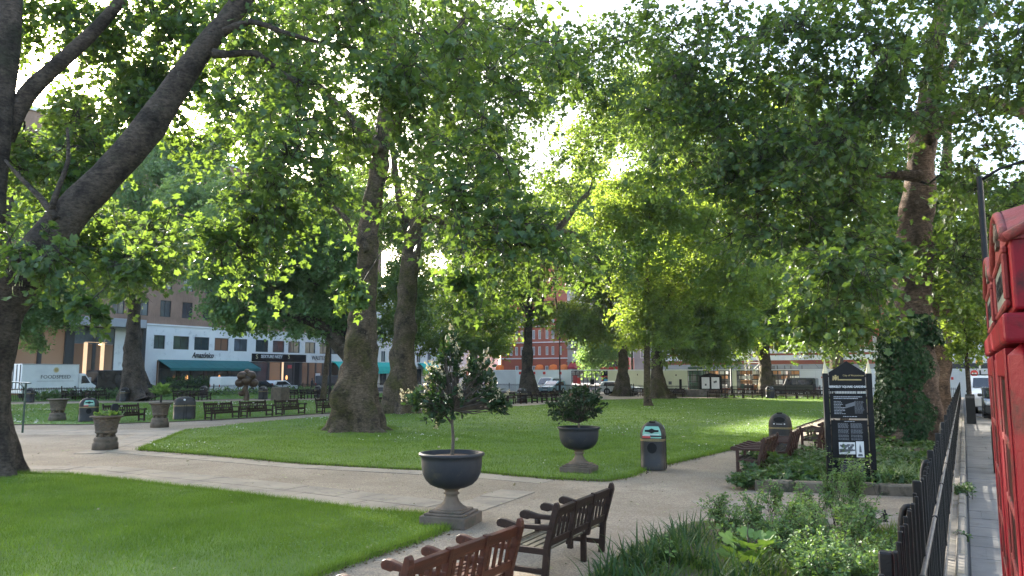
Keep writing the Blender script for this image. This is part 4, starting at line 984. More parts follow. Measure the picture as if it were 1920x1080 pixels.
def make_far_bench(label, L=1.8, mat='wood_dark', group='garden benches'):
    mb = MB(); h = L / 2
    for sx in (-h, 0, h):
        mb.prism([(.17, 0), (.245, 0), (.275, .40), (.40, .90), (.33, .90), (.205, .42)], sx - .035, sx + .035, 'x')
        mb.rng(sx - .035, sx + .035, -.285, -.215, 0, .60); mb.rng(sx - .035, sx + .035, -.40, .34, .60, .67)
    for sx in (-h, h): mb.rng(sx - .025, sx + .025, -.215, .2, .11, .17); mb.rng(sx - .025, sx + .025, -.215, .2, .33, .40)
    t = thing('park_bench', label, 'bench', (0, 0, 0), 0, group)
    mb.build('frame', M[mat], t)
    b = MB(); b.prism([(.305, .75), (.35, .745), (.375, .85), (.33, .86)], -h, h, 'x'); b.prism([(.24, .425), (.28, .42), (.30, .505), (.255, .51)], -h, h, 'x')
    for k in range(11):
        x = -h + L * (k + 1) / 12; b.prism([(.253, .49), (.27, .49), (.325, .77), (.309, .77)], x - .03, x + .03, 'x')
    b.build('backrest', M[mat], t)
    MB().prism([(-.285, .40), (-.285, .43), (.26, .375), (.26, .345)], -h, h, 'x').build('seat', M['wood_seat'], t)
    return t
DB = make_bench('dark brown bench standing empty beside the near black urn', 3, 1.78, 'wood_dark', 'wood_seat')
DB.location = W(-4.30 - .20, 8.67, 0); DB.rotation_euler = (0, 0, RZ - math.pi / 2 + R(3))     # faces -u
RB = make_bench('oiled reddish-brown bench cut off by the bottom edge', 3, 1.84, 'wood_red', 'wood_red')
RB.location = W(-4.33, 5.86, 0); RB.rotation_euler = (0, 0, RZ - math.pi / 2 + R(1))
# right-hand row by the ivy bed
b3 = make_bench('first bench of the row by the notice board, five-armed and reddish', 4, 1.75, 'wood_bay', 'wood_dark', 2, 'benches along the right-hand path')
b3.location = W(-4.45, 18.95); b3.rotation_euler = (0, 0, RZ - math.pi / 2 + R(2))
for lab, u, v, a in (('second bench of the row, its back boards catching a warm glint', -4.30, 21.3, 3), ('third bench of the row, just past the round-holed bin', -4.10, 25.6, -3), ('fourth bench of the row, half hidden by the notice board post', -4.0, 28.6, 0)):
    c = copy_tree(b3, lab, W(u, v), RZ - math.pi / 2 + R(a))
# left row on the rear lawn, facing the path
lb = make_bench('bench second from the pedestal planters in the rear lawn row', 3, 1.75, 'wood_dark', 'wood_dark', 4, 'benches along the rear lawn edge', plaque=True)
def face(o, u, v, ang): o.location = W(u, v, 0.0); o.rotation_euler = (0, 0, RZ + ang)
LBX = [(238, 793, 'bench between the pedestal planters with a dark jacket hung on its end'), (422, 787, None), (487, 783, 'middle bench of the rear lawn row'), (550, 779, 'fourth bench of the rear lawn row left of the lumpy trunk'), (625, 775, 'bench half hidden behind the swollen trunk, white plate on its rail'), (735, 770, 'bench showing between the two big trunks')]
for x, y, lab in LBX:
    p = GP(x, y); u, v = UV(p)
    o = lb if lab is None else copy_tree(lb, lab)
    o.location = W(u - .25, v, 0.0); o.rotation_euler = (0, 0, RZ + math.pi / 2 + R(random.uniform(-3, 3)))
# a jacket on the first
jx = MB(); jp = GP(224, 789)
jx.prism([(-.16, .45), (.16, .45), (.19, .8), (.10, .93), (-.10, .93), (-.18, .8)], -.06, .06, 'y')
o = bevel(jx.build('jacket', M['coat'], None, (jp.x, jp.y, 0.0), RZ + math.pi / 2), .03, 3); tag(o, 'black jacket draped over the end of a rear bench', 'jacket')
o.location = W(UV(GP(238, 793))[0] - .05, UV(GP(238, 793))[1] - .62, 0.02)
# far benches, small
fb = make_far_bench('bench nearest the litter bin in the row behind the lawn', group='far row behind the middle lawn')
FR = [(958, 757.5, 'bench left of the bin in the row behind the lawn'), (992, 756, None), (1012, 755, 'second bench right of the bin behind the lawn'), (1030, 754, 'third bench right of the bin behind the lawn'), (1046, 753, 'fourth bench right of the bin behind the lawn'), (935, 759, 'bench just showing right of the blossoming urn tree'), (880, 765, 'bench behind the blossoming urn tree')]
for x, y, lab in FR:
    p = GP(x, y); o = fb if lab is None else copy_tree(fb, lab)
    o.location = (p.x, p.y, 0); o.rotation_euler = (0, 0, RZ + math.pi / 2 + R(random.uniform(-8, 8)))
BK = [(138, 745, 'bench in front of the delivery truck'), (182, 745, 'bench in front of the black van'), (345, 745, 'left bench below the green awning'), (375, 745, 'right bench below the green awning'), (548, 743, 'boundary bench right of the stone plinth'), (580, 742, 'boundary bench left of the dark litter bin'), (612, 741.5, 'boundary bench right of the dark litter bin'), (270, 746, 'boundary bench behind the bell-footed tree')]
for x, y, lab in BK:
    p = GP(x, y + 6); o = copy_tree(fb, lab); o['group'] = 'benches along the boundary railings'
    o.location = (p.x, p.y, 0.02); o.rotation_euler = (0, 0, RZ + math.pi / 2 + R(random.uniform(-4, 4)))
ER = [(1345, 'bench under the notice case'), (1376, 'bench right of the notice case'), (1412, 'bench left of the forked sunlit trunk'), (1475, 'bench before the dark jeep, right of the bin'), (1515, 'bench behind the notice board, left of two men'), (1545, 'far end bench beside the flowering stems'), (1265, 'bench beside the broad flared trunk'), (1200, 'bench showing left of the slim lawn tree')]
for x, lab in ER:
    u, z = ONV(x, 748, 74.2); o = copy_tree(fb, lab); o['group'] = 'benches at the far end'
    o.location = W(u, 74.2 + random.uniform(-.2, .2), 0.0); o.rotation_euler = (0, 0, RZ + R(random.uniform(-6, 6)))

# ------------------------------------------------------------------ urns with plants
URN = [(0.0, .40), (.10, .40), (.125, .405), (.14, .42), (.125, .44), (.105, .455), (.10, .475), (.11, .49), (.105, .50)]
def urn(label, loc, rz, k=1.0, sq=0.0):
    t = thing('garden_urn', label, 'urn', loc, rz)
    p = MB(); p.rng(-.38, .38, -.38, .38, 0, .17, .012); p.rng(-.33, .33, -.33, .33, .17, .205, .01); p.rng(-.27, .27, -.27, .27, .205, .24, .01)
    p.build('plinth', M['stone2'], t)
    f = MB().lathe([(.25, .24), (.24, .265), (.19, .29), (.13, .35), (.10, .42), (.095, .455), (.125, .47), (.13, .485), (.105, .50), (.10, .525), (.135, .54), (.155, .57)], 32)
    f.build('foot', M['stone2'], t)
    b = MB().lathe([(.14, .565), (.24, .575), (.34, .62), (.41, .69), (.455, .78), (.475, .89), (.48, .99), (.485, 1.05), (.515, 1.065), (.525, 1.085), (.515, 1.105), (.485, 1.11), (.465, 1.10), (.46, 1.04), (.2, 1.03)], 48)
    b.build('bowl', M['urn'], t)
    MB().lathe([(.46, 1.02), (.3, 1.055), (.05, 1.07)], 24).build('soil', M['soil'], t)
    t.scale = (k, k, k)
    return t
u1 = GP(846, 983); U1 = urn('near black iron urn on a stone plinth, left of the dark bench', u1, R(-18), 1.02)
u2 = GP(1086, 887); U2 = urn('black iron urn on the corner of the middle lawn left of the bin', u2, R(-22), 1.0)
def shrub(name, label, base, crown, leaf, stems, seed, cat='shrub', extra=None, tip_up=0.2):
    """crown: list of (centre, radii, n sprays) relative to base; sprays of outward pointing leaves"""
    rng = np.random.default_rng(seed); t = thing(name, label, cat, base)
    st = MB(); L = Leaves(); X = Leaves()
    for pts, rs in stems: limb(st, pts, rs, 8, .08, .08, seed)
    root = np.array(stems[0][0][-1])
    lm, tpl, ls, per, sl = leaf
    for c, rad, n in crown:
        c = np.array(c); d = unit(rng.normal(0, 1, (n, 3))); q = rng.uniform(.35, 1, n) ** .6; C = c + d * q[:, None] * np.array(rad)
        for p in C:
            o_ = unit((p - root)[None, :])[0]
            mid = root + (p - root) * .5 + rng.normal(0, .05, 3) * np.linalg.norm(p - root)
            st.tube([root, mid, p], [.012, .008, .004], 4, caps=False)
            D = unit((o_ + rng.normal(0, .5, 3))[None, :])[0]
            tt = rng.uniform(-.6, 1, per)
            P = p + D * (tt * sl)[:, None] + rng.normal(0, .02, (per, 3))
            tip = D * .8 + rng.normal(0, .75, (per, 3)) + np.array([0, 0, tip_up])
            L.add(leaves(P, ls * rng.uniform(.6, 1.2, per), tip, np.tile([0, 0, 1.], (per, 1)) + rng.normal(0, .5, (per, 3)), tpl))
            if extra and rng.random() < extra[3] * (1.3 if p[2] > c[2] else .7):
                k = extra[4]; tq = rng.uniform(0, 1, k)
                e = p + D * sl * .7
                PP = e + D * (tq * extra[5])[:, None] * np.array([1, 1, 1]) + rng.normal(0, extra[5] * .22, (k, 3)) * (1.05 - tq)[:, None] + np.array([0, 0, 1.]) * (tq * extra[5] * .5)[:, None]
                X.add(leaves(PP, extra[2] * rng.uniform(.5, 1.3, k), rng.normal(0, 1, (k, 3)), rng.normal(0, 1, (k, 3)), extra[1]))
    st.build('stem', M['urnstem'], t); L.build('foliage', M[lm], t)
    if X.n: X.build('blossom', M[extra[0]], t)
    return t
shrub('blossoming_tree', 'small standard tree with cream flower heads growing in the near urn', u1 + Vector((0, 0, 1.08)), [
    ((0, 0, 1.02), (.42, .40, .42), 54), ((.0, 0, 1.62), (.18, .2, .30), 24), ((-.46, 0, .88), (.28, .28, .18), 26), ((.55, .0, .95), (.22, .25, .26), 26), ((.45, 0, 1.35), (.22, .22, .2), 20), ((-.3, 0, .62), (.16, .2, .12), 12), ((.72, 0, .80), (.15, .15, .16), 12), ((-.12, 0, 1.35), (.25, .25, .3), 26)],
    ('urnleaf', OVAL, .105, 9, .12), [([(0, 0, -.06), (.02, 0, .25), (0, .01, .52), (.01, 0, .72)], [.032, .025, .022, .02]), ([(0, .01, .50), (-.08, .02, .6), (-.25, 0, .8)], [.02, .016, .01])], 31, 'tree', ('urnflower', KITE, .028, .22, 40, .15))
shrub('camellia_shrub', 'bushy dark glossy shrub planted in the urn beside the bin', u2 + Vector((0, 0, 1.06)), [
    ((0, 0, .55), (.55, .5, .36), 110), ((.35, 0, .60), (.32, .3, .25), 30), ((-.42, 0, .35), (.32, .3, .20), 22), ((.1, 0, .85), (.35, .3, .14), 24), ((-.62, 0, .62), (.14, .1, .1), 4)],
    ('urnleaf', OVAL, .085, 12, .10), [([(0, 0, -.05), (.01, 0, .06), (0, .01, .14)], [.03, .028, .02])], 32, 'shrub', ('redleaf', OVAL, .05, .06, 6, .06), .1)

# ------------------------------------------------------------------ carved basket planters
def planter(label, loc, k=1.0, dry=False):
    t = thing('stone_planter', label, 'planter', loc, R(20))
    MB().lathe([(.34, 0), (.335, .16), (.325, .20), (.30, .22), (.31, .27), (.30, .33), (.26, .36)], 28).build('pedestal', M['stone'], t)
    for i in range(6):
        a = i * math.pi / 3; MB().lathe([(.045, .35), (.06, .38), (.04, .42), (.055, .46)], 8, (.20 * math.cos(a), .20 * math.sin(a), 0)).build('baluster', M['stone'], t)
    b = MB(); b.lathe([(.10, .35), (.09, .46)], 12); b.build('core', M['stone'], t)
    prof = [(.22, .455), (.27, .465), (.29, .50), (.275, .53), (.265, .55), (.275, .60), (.285, .66), (.295, .72), (.31, .78), (.325, .83), (.33, .86), (.37, .89), (.42, .91), (.43, .935), (.40, .955), (.33, .96), (.31, .93), (.1, .92)]
    n = 48; V = []; F = []
    fine = []
    for (r0, z0), (r1, z1) in zip(prof, prof[1:]):
        kk = 3 if .53 <= z0 < .86 else 1
        for j in range(kk): fine.append((r0 + (r1 - r0) * j / kk, z0 + (z1 - z0) * j / kk))
    fine.append(prof[-1]); L = MB(); i0 = 0
    L.lathe(fine, n)
    for i, (r, z) in enumerate(fine):
        if .535 < z < .855:
            for q in range(n):
                x, y, zz = L.v[i * n + q]; s = 1 + .055 * math.copysign(1, math.sin(q * 2 * math.pi * 12 / n + .3) * math.sin(z * 62)) ; L.v[i * n + q] = (x * s, y * s, zz)
        elif .88 < z < .95:
            for q in range(n):
                x, y, zz = L.v[i * n + q]; s = 1 + .03 * math.sin(q * 2 * math.pi * 16 / n); L.v[i * n + q] = (x * s, y * s, zz)
    L.build('basket', M['stone'], t); MB().lathe([(.31, .935), (.05, .95)], 20).build('soil', M['soil'], t)
    t.scale = (k, k, k); return t
P1 = GP(197, 843); P2 = GP(299, 801); P3 = GP(107, 790)
planter('nearest woven-stone basket planter, low green plants inside', P1, 1.12)
planter('stone basket planter holding the small palm', P2, 1.15)
planter('empty stone basket planter beside the green-slotted bin', P3, 1.18)
def tuft_plant(name, label, base, n, spread, hgt, wid, mat, cat, seed, stem=0.0, tpl=LANCE, curve=.5):
    rng = np.random.default_rng(seed); t = thing(name, label, cat, base); L = Leaves()
    a = rng.uniform(0, 6.283, n); e = rng.uniform(.25, 1.3, n)
    tip = np.stack([np.cos(a) * np.cos(e), np.sin(a) * np.cos(e), np.sin(e)], 1)
    P = np.stack([rng.normal(0, spread, n), rng.normal(0, spread, n), np.full(n, stem)], 1)
    S = hgt * rng.uniform(.5, 1.1, n); side = np.cross(tip, np.tile([0, 0, 1.], (n, 1)))
    V, F = leaves(P, S, tip, np.tile([0, 0, 1.], (n, 1)) + rng.normal(0, .2, (n, 3)), tpl)
    if tpl is LANCE and wid: pass
    L.add((V, F)); L.build('foliage', M[mat], t)
    if stem > .03: MB().tube([(0, 0, 0), (.01, 0, stem)], [.05, .04], 8).build('stem', M['twig'], t)
    return t
tuft_plant('bedding_plants', 'low pale green plants in the nearest basket planter', P1 + Vector((0, 0, 1.06)), 130, .16, .20, 0, 'weed', 'plant', 3, .0, OVAL)
tuft_plant('potted_palm', 'small palm with spreading fronds in a basket planter', P2 + Vector((0, 0, 1.08)), 110, .02, .62, 0, 'weed', 'palm', 4, .34)

# ------------------------------------------------------------------ litter bins
def bin_surface(t, z, w, d, H, zs):
    """outline of a rounded-rectangle bin with a domed top"""
    if z <= zs: s = 1.0 - 0.02 * math.sin(z / zs * math.pi)
    else: q = (z - zs) / (H - zs); s = math.sqrt(max(0.0, 1 - q ** 2.3))
    e = 0.55; c, sn = math.cos(t), math.sin(t)
    return (w / 2 * s * math.copysign(abs(c) ** e, c), d / 2 * (1 if z <= zs else (s ** .8 if s > 0 else 0)) * math.copysign(abs(sn) ** e, sn), z)
def litter_bin(label, loc, rz, w=.62, d=.74, H=1.20, zs=.84, front='slot', detail=True, group='black litter bins'):
    """front faces -y"""
    t = thing('litter_bin', label, 'litter bin', loc, rz, group); n = 40
    zz = [0.02, .05, .22, .225, .5, .74, .745, .80, zs] + [zs + (H - zs) * q for q in (.15, .3, .45, .6, .72, .82, .9, .95, .985)]
    b = MB(); V = []; F = []
    for i, z in enumerate(zz):
        k = 1.012 if .05 < z < .225 else 1.0
        for q in range(n):
            x, y, h = bin_surface(2 * math.pi * q / n, z, w, d, H, zs); V.append((x * k, y * k, h))
    for i in range(len(zz) - 1):
        for q in range(n): F.append((i * n + q, i * n + (q + 1) % n, (i + 1) * n + (q + 1) % n, (i + 1) * n + q))
    F.append(tuple((len(zz) - 1) * n + q for q in range(n)))
    b.add(V, F, True); b.build('body', M['bin'], t)
    for z in (.735, .765):
        g = MB(); V = [];
        for dz in (-.006, .006):
            for q in range(n): x, y, h = bin_surface(2 * math.pi * q / n, z + dz, w + .010, d + .010, H, zs); V.append((x, y, h))
        g.add(V, [(q, (q + 1) % n, n + (q + 1) % n, n + q) for q in range(n)], True); g.build('gold_band', M['gold'], t)
    for y in (-.06, .06):                                       # seams of the two halves
        s = MB(); pts = []
        for sx in (-1, 1):
            s.rng(sx * (w / 2 + .001) - .006, sx * (w / 2 + .001) + .006, y - .010, y + .010, .03, zs)
        s.build('seam', M['void'], t)
    # patch of dome surface on a face, between angles/heights
    def patch(name, mat, sgn, x0, x1, z0, z1, off, nx=8, nz=6, shape=None):
        V = []; F = []
        for j in range(nz + 1):
            for i in range(nx + 1):
                z = z0 + (z1 - z0) * j / nz; x = x0 + (x1 - x0) * i / nx
                if shape: x, z = shape(i / nx, j / nz)
                s = 1.0 if z <= zs else math.sqrt(max(.05, 1 - ((z - zs) / (H - zs)) ** 2.3))
                cx = min(.999, abs(x) / (w / 2 * s)); tt = math.acos(cx ** (1 / .55))
                yy = d / 2 * (1 if z <= zs else s ** .8) * (math.sin(tt) ** .55) + off
                V.append((x, sgn * yy, z + off * (.6 if z > zs else 0)))
        for j in range(nz):
            for i in range(nx): a = j * (nx + 1) + i; F.append((a, a + 1, a + nx + 2, a + nx + 1))
        return MB().add(V, F, True).build(name, M[mat], t)
    if front == 'slot':
        patch('green_surround', 'mint', -1, 0, 0, 0, 0, .012, 8, 6, lambda a, b: ((a - .5) * (.46 - .14 * b * b), .86 + b * .22))
        patch('slot', 'void', -1, 0, 0, 0, 0, .020, 10, 4, lambda a, b: ((a - .5) * .34, .965 + (b - .5) * (.05 + .07 * math.exp(-((a - .5) * 7) ** 2))))
        patch('red_notice', 'red_print', -1, -.23, -.03, .80, .85, .010, 3, 1); patch('green_notice', 'mint', -1, -.03, .23, .80, .83, .010, 3, 1)
        patch('notice_strip', 'print', -1, -.20, .18, .872, .888, .016, 4, 1); patch('notice_strip', 'print', -1, -.23, -.04, .845, .862, .014, 4, 1)
        patch('emblem', 'signblack', -1, 0, 0, 0, 0, .006, 10, 8, lambda a, b: ((a - .5) * 2 * .12 * math.sin(math.pi * max(.04, min(.96, b))), .56 + .13 * -math.cos(math.pi * b)))
    else:
        patch('opening', 'void', -1, 0, 0, 0, 0, .006, 10, 8, lambda a, b: ((a - .5) * 2 * .17 * math.sin(math.pi * max(.05, min(.95, b))), .99 + .085 * -math.cos(math.pi * b)))
        pts = []
        for k in range(25):
            a = 2 * math.pi * k / 24; x = .175 * math.cos(a); z = .99 + .09 * math.sin(a)
            s = math.sqrt(max(.05, 1 - ((z - zs) / (H - zs)) ** 2.3)) if z > zs else 1.; cx = min(.999, abs(x) / (w / 2 * s)); tt = math.acos(cx ** (1 / .55))
            pts.append((x, -(d / 2 * s ** .8 * math.sin(tt) ** .55 + .006), z))
        MB().tube(pts, .012, 6, caps=False).build('opening_rim', M['bin'], t)
        patch('lettering_strip', 'print', -1, -.09, .09, .862, .876, .006, 4, 1)
        for x in (-.15, .15): patch('pictogram', 'print', -1, x - .02, x + .02, .855, .89, .006, 2, 1)
    for y in (-.17, .10):                                       # handles moulded in the dome
        MB().box((0, y, H - .012), (.16, .05, .03), .01).build('lid_vent', M['void'], t)
    o = MB().add([(w / 2 * .74 + .05 + .05 * math.cos(a) * -.55, -.05 + .055 * math.sin(a), 1.055 + .05 * math.cos(a)) for a in [k * math.pi / 6 for k in range(12)]], [tuple(range(12))]).build('round_sticker', M['print'], t)
    return t
bp = GP(1226, 880); litter_bin('near litter bin with mint green slot at the path edge', bp, R(-16))
bq = GP(1465, 848); litter_bin('black bin with a round open mouth behind the right-hand benches', bq, R(-24), .66, .74, 1.2, .82, 'hole')
b_l = litter_bin('bin with mint slot left of the near basket planter', GP(165, 792), R(30), .86, .62, 1.22, .84, 'slot')
b_r = litter_bin('wide black bin right of the palm planter', GP(345, 788), R(-60), .60, 1.05, 1.22, .84, 'hole')
for x, y, lab, rz in ((55, 752, 'bin left of the delivery truck benches', 20), (233, 750, 'bin in front of the bell-footed trunk', 10), (382, 744, 'small bin between the awning benches', 0), (493, 746, 'bin right of the bronze balls', -10), (596, 743, 'dark bin between boundary benches', 0), (979, 756, 'bin standing in the far bench row', -30)):
    p = GP(x, y + (3 if x < 700 else 0)); c = copy_tree(b_r, lab, (p.x, p.y, 0.0), R(rz))
u, z = ONV(1447, 748, 74.6)
copy_tree(b_r, 'bin with pale hood at the foot of the forked sunlit trunk', W(u, 74.0), R(-40))

# ------------------------------------------------------------------ the park notice board
sl_, sr_ = GP(1557, 914), GP(1640, 916)
mid = (sl_ + sr_) / 2; dx_ = sr_ - sl_; Wb = dx_.length; srz = math.atan2(dx_.y, dx_.x)
NB = thing('notice_board', 'tall black garden notice board with gold spiked posts and four panels', 'notice board', mid, srz)
for sx in (-1, 1):
    x = sx * Wb / 2
    MB().rng(x - .055, x + .055, -.045, .045, -.2, 2.40, .006).build('post', M['signblack'], NB)
    V_ = [(x + a, b_, 2.40) for a, b_ in ((-.05, -.04), (.05, -.04), (.05, .04), (-.05, .04))] + [(x, 0, 2.72)]; MB().add(V_, [(0, 1, 4), (1, 2, 4), (2, 3, 4), (3, 0, 4), (3, 2, 1, 0)]).build('finial', M['cream'], NB)
hw = Wb / 2 - .075
def panel(name, z0, z1, peak=None):
    poly = [(-hw, z0), (hw, z0), (hw, z1)] + ([(0, peak)] if peak else []) + [(-hw, z1)]
    o = MB().prism(poly, -.022, .022, 'y').build(name, M['signblack'], NB); return o
panel('title_panel', 2.02, 2.42, 2.66); panel('map_panel', 1.45, 1.97); panel('history_panel', .62, 1.41); panel('text_panel', -.02, .58)
for z in (2.08, 2.34, 1.55, 1.88, 1.30, .75, .48):
    for sx in (-1, 1): MB().rng(sx * (hw - .01), sx * (hw + .03), -.012, .012, z - .02, z + .02).build('bracket', M['signblack'], NB)
TX = lambda x, z, y=-.0245: Matrix.Translation((x, y, z)) @ Matrix.Rotation(math.pi / 2, 4, 'X')
text('lettering', 'BERKELEY SQUARE GARDENS', .062, M['print'], NB, TX(0, 2.115), .002, xs=.90, bold=.0015)
text('lettering', 'City of Westminster', .055, M['gold'], NB, TX(.13, 2.355), .002, xs=.95)
MB().rng(-hw + .20, hw - .08, -.026, -.0222, 2.25, 2.275).build('gold_rule', M['gold'], NB)
cr = MB()                                                        # coat of arms: shield, crest and two supporters
cr.prism([(-hw + .10, 2.33), (-hw + .16, 2.33), (-hw + .16, 2.28), (-hw + .13, 2.245), (-hw + .10, 2.28)], -.026, -.0222, 'y')
for s in (-1, 1): cr.prism([(-hw + .13 + s * .04, 2.25), (-hw + .13 + s * .065, 2.25), (-hw + .13 + s * .055, 2.35), (-hw + .13 + s * .038, 2.34)], -.026, -.0222, 'y')
cr.prism([(-hw + .11, 2.335), (-hw + .15, 2.335), (-hw + .145, 2.365), (-hw + .115, 2.365)], -.026, -.0222, 'y'); cr.build('coat_of_arms', M['gold'], NB)
def lines(name, x0, x1, z0, z1, n, mat, rag=.3, hh=.55, seed=0):
    rr = random.Random(seed); mb = MB(); st = (z1 - z0) / n
    for k in range(n):
        z = z1 - st * (k + .5); x = x0
        xe = x1 - rr.random() * rag * (x1 - x0)
        while x < xe:
            wl = rr.uniform(.018, .055); mb.add([(x, -.0236, z - st * hh / 2), (min(x + wl, xe), -.0236, z - st * hh / 2), (min(x + wl, xe), -.0236, z + st * hh / 2), (x, -.0236, z + st * hh / 2)], [(0, 1, 2, 3)]); x += wl + .008
    return mb.build(name, M[mat], NB)
lines('print_lines', -hw + .07, hw - .06, 1.85, 1.92, 2, 'printmid', .25, .5, 1); lines('print_lines', -hw + .07, -.05, 1.53, 1.82, 9, 'printmid', .45, .35, 2)
lines('print_lines', .12, hw - .05, 1.55, 1.82, 11, 'printdim', .2, .5, 3); lines('print_lines', -.12, hw - .2, 1.475, 1.50, 1, 'printmid', .1, .6, 4)
MB().prism([(-.06, 1.66), (.13, 1.72), (.13, 1.80), (-.06, 1.74)], -.0236, -.0222, 'y').build('map_plan', M['printdim'], NB)
for x0, x1 in ((-hw + .13, -.01), (.02, hw - .10)):
    for k, (a, b) in enumerate(((1.24, 1.35), (1.13, 1.22), (1.05, 1.11), (.99, 1.035))): lines('print_lines', x0, x1, a, b, 5, 'printdim', .12, .7, k)
    lines('print_lines', x0 + (.0 if x0 < 0 else .0), x1, .22, .50, 17, 'printdim', .12, .6, 9)
    lines('print_lines', x0, x1, .08, .2, 6, 'printdim', .5, .6, 10)
lines('print_lines', -.10, .12, 1.375, 1.392, 1, 'printmid', .1, .7, 5); lines('print_lines', -.2, .14, .535, .553, 1, 'printmid', .1, .7, 6)
ph = MB().rng(-hw + .13, .09, -.026, -.0222, .70, .95).build('old_photograph', M['print'], NB); ph2 = MB().rng(.11, hw - .10, -.026, -.0222, .60 + .04, .97).build('statue_photograph', M['print'], NB)
tr_ = MB()                                                      # grey shapes of trees and a road in the old photograph
rr = random.Random(3)
for k in range(26): x = rr.uniform(-hw + .16, .06); z = rr.uniform(.80, .90); s = rr.uniform(.012, .035); tr_.add([(x + s * math.cos(a), -.0266, z + s * math.sin(a) * .9) for a in [q * math.pi / 3 for q in range(6)]], [tuple(range(6))])
tr_.add([(-hw + .135, -.0264, .73), (.085, -.0264, .77), (.085, -.0264, .80), (-hw + .135, -.0264, .81)], [(0, 1, 2, 3)]); tr_.build('photograph_tones', M['printdim'], NB)
sh_ = MB(); cx = (.11 + hw - .10) / 2
sh_.prism([(cx - .05, .66), (cx + .05, .66), (cx + .04, .71), (cx - .04, .71)], -.0268, -.0262, 'y'); sh_.prism([(cx - .02, .74), (cx + .03, .74), (cx + .02, .85), (cx, .92), (cx - .015, .85)], -.0268, -.0262, 'y'); sh_.build('photograph_tones', M['printdim'], NB)

# ------------------------------------------------------------------ lectern sign by the left trunk
lp = GP(42, 812)
LS = thing('lectern_sign', 'pale slanted information panel on a green post by the left trunk', 'sign', lp, R(25))
MB().rng(-.035, .035, -.035, .035, 0, 1.98, .005).build('post', M['greenpost'], LS)
MB().box((-.32, 0, 2.03), (.95, .62, .035), .008, ry=R(4)).build('panel_frame', M['greenpost'], LS)
MB().box((-.32, 0, 2.056), (.90, .57, .012), .004, ry=R(4)).build('panel', M['white'], LS)
for y in (-.2, .2): MB().tube([(0, 0, 1.7), (-.2, y, 2.0)], .012, 6).build('brace', M['greenpost'], LS)

# ------------------------------------------------------------------ bronze balls, plinth, tap
sp = GP(460, 751)
SCU = thing('bronze_sculpture', 'dark bronze sculpture of clustered globes on a twisted stem', 'sculpture', sp, R(20))
limb_mb = MB(); limb(limb_mb, [(0, 0, 0), (.10, 0, .5), (-.08, .05, .95), (.06, 0, 1.35)], [.34, .22, .25, .20], 12, .12, .25, 2); limb_mb.build('stem', M['bronze'], SCU)
for k, (x, y, z, r_) in enumerate(((-.32, 0, 2.15, .46), (.38, .05, 2.2, .46), (.05, -.1, 1.75, .50), (-.52, 0, 1.55, .42), (.62, 0, 1.55, .44), (-.34, 0, .62, .28), (.05, .2, 2.5, .30))):
    MB().ball((x, y, z), r_, 14, 10, (1, 1, .92)).build('globe', M['bronze'], SCU)
pp = GP(525, 752)
ST = thing('stone_plinth', 'plain grey stone plinth on the boundary grass', 'plinth', pp, R(-30))
MB().rng(-.62, .62, -.5, .5, 0, 1.15, .02).build('block', M['stone2'], ST); MB().rng(-.58, .58, -.46, .46, 1.15, 1.23, .02).build('cap', M['kerb'], ST)
tp = GP(1660, 979)
TP = thing('standpipe', 'small black water standpipe on the stone slabs', 'tap', tp, R(20))
MB().lathe([(.05, 0), (.05, .02), (.03, .03), (.026, .10), (.034, .11), (.034, .135), (.02, .15), (.018, .19), (.006, .20)], 12).build('body', M['iron'], TP)
MB().tube([(0, 0, .10), (-.06, 0, .10), (-.10, 0, .07), (-.16, .02, .05)], .009, 6).build('hose_tail', M['iron'], TP); MB().tube([(0, -.045, .13), (0, .045, .13)], .011, 6).build('handle', M['iron'], TP)
# ------------------------------------------------------------------ railings beside the pavement
RL = thing('garden_railing', 'black iron railing with blunt uprights between the planting and the pavement', 'railing', W(-.27, 2, PZ(2)), RZ)
def rl(u, v, z): return (u + .27, v - 2, z - PZ(2))
pk = MB().rng(-.010, .010, -.010, .010, .06, 1.30, .003).mesh('upright', M['iron'])
v = 2.05; k = 0; rest = MB()
while v < 62:
    if k % 15 == 7:
        MB().rng(-.024, .024, -.024, .024, .0, 1.36, .006).build('post', M['iron'], RL).location = rl(-.27, v, PZ(v))
    elif k < 300:
        o = ob('upright', pk, RL); o.location = rl(-.27, v, PZ(v)); o.rotation_euler = (random.uniform(-.012, .012), random.uniform(-.006, .006), 0); o.scale = (1, 1, random.uniform(.985, 1.01))
    else:
        x, y, z = rl(-.27, v, PZ(v)); rest.rng(x - .011, x + .011, y - .011, y + .011, z + .06, z + 1.3)
    v += .135; k += 1
o = rest.build('distant_uprights', M['iron'], RL); o['kind'] = 'stuff'
for u, dz, r, mt, nm in ((-.243, .93, .014, 'steel', 'upper_rail'), (-.243, .22, .013, 'steel', 'lower_rail'), (-.262, .16, .014, 'iron', 'lower_rail')):
    pts = [rl(u, 1.8 + i * 2, PZ(1.8 + i * 2) + dz) for i in range(31)]
    MB().tube(pts, r, 8).build(nm, M[mt], RL)
cl = MB()
for i in range(22): p = rl(-.243, 2.6 + i * 1.9, PZ(2.6 + i * 1.9) + .93); cl.rng(p[0] - .02, p[0] + .02, p[1] - .02, p[1] + .02, p[2] - .02, p[2] + .02, .006)
for i in range(12):
    p = rl(-.243, 2.6 + i * 1.9, PZ(2.6 + i * 1.9) + .93)
    MB().rng(p[0] - .02, p[0] + .022, p[1] - .018, p[1] + .018, p[2] - .022, p[2] + .018, .005).build('rail_clamp', M['iron'], RL)
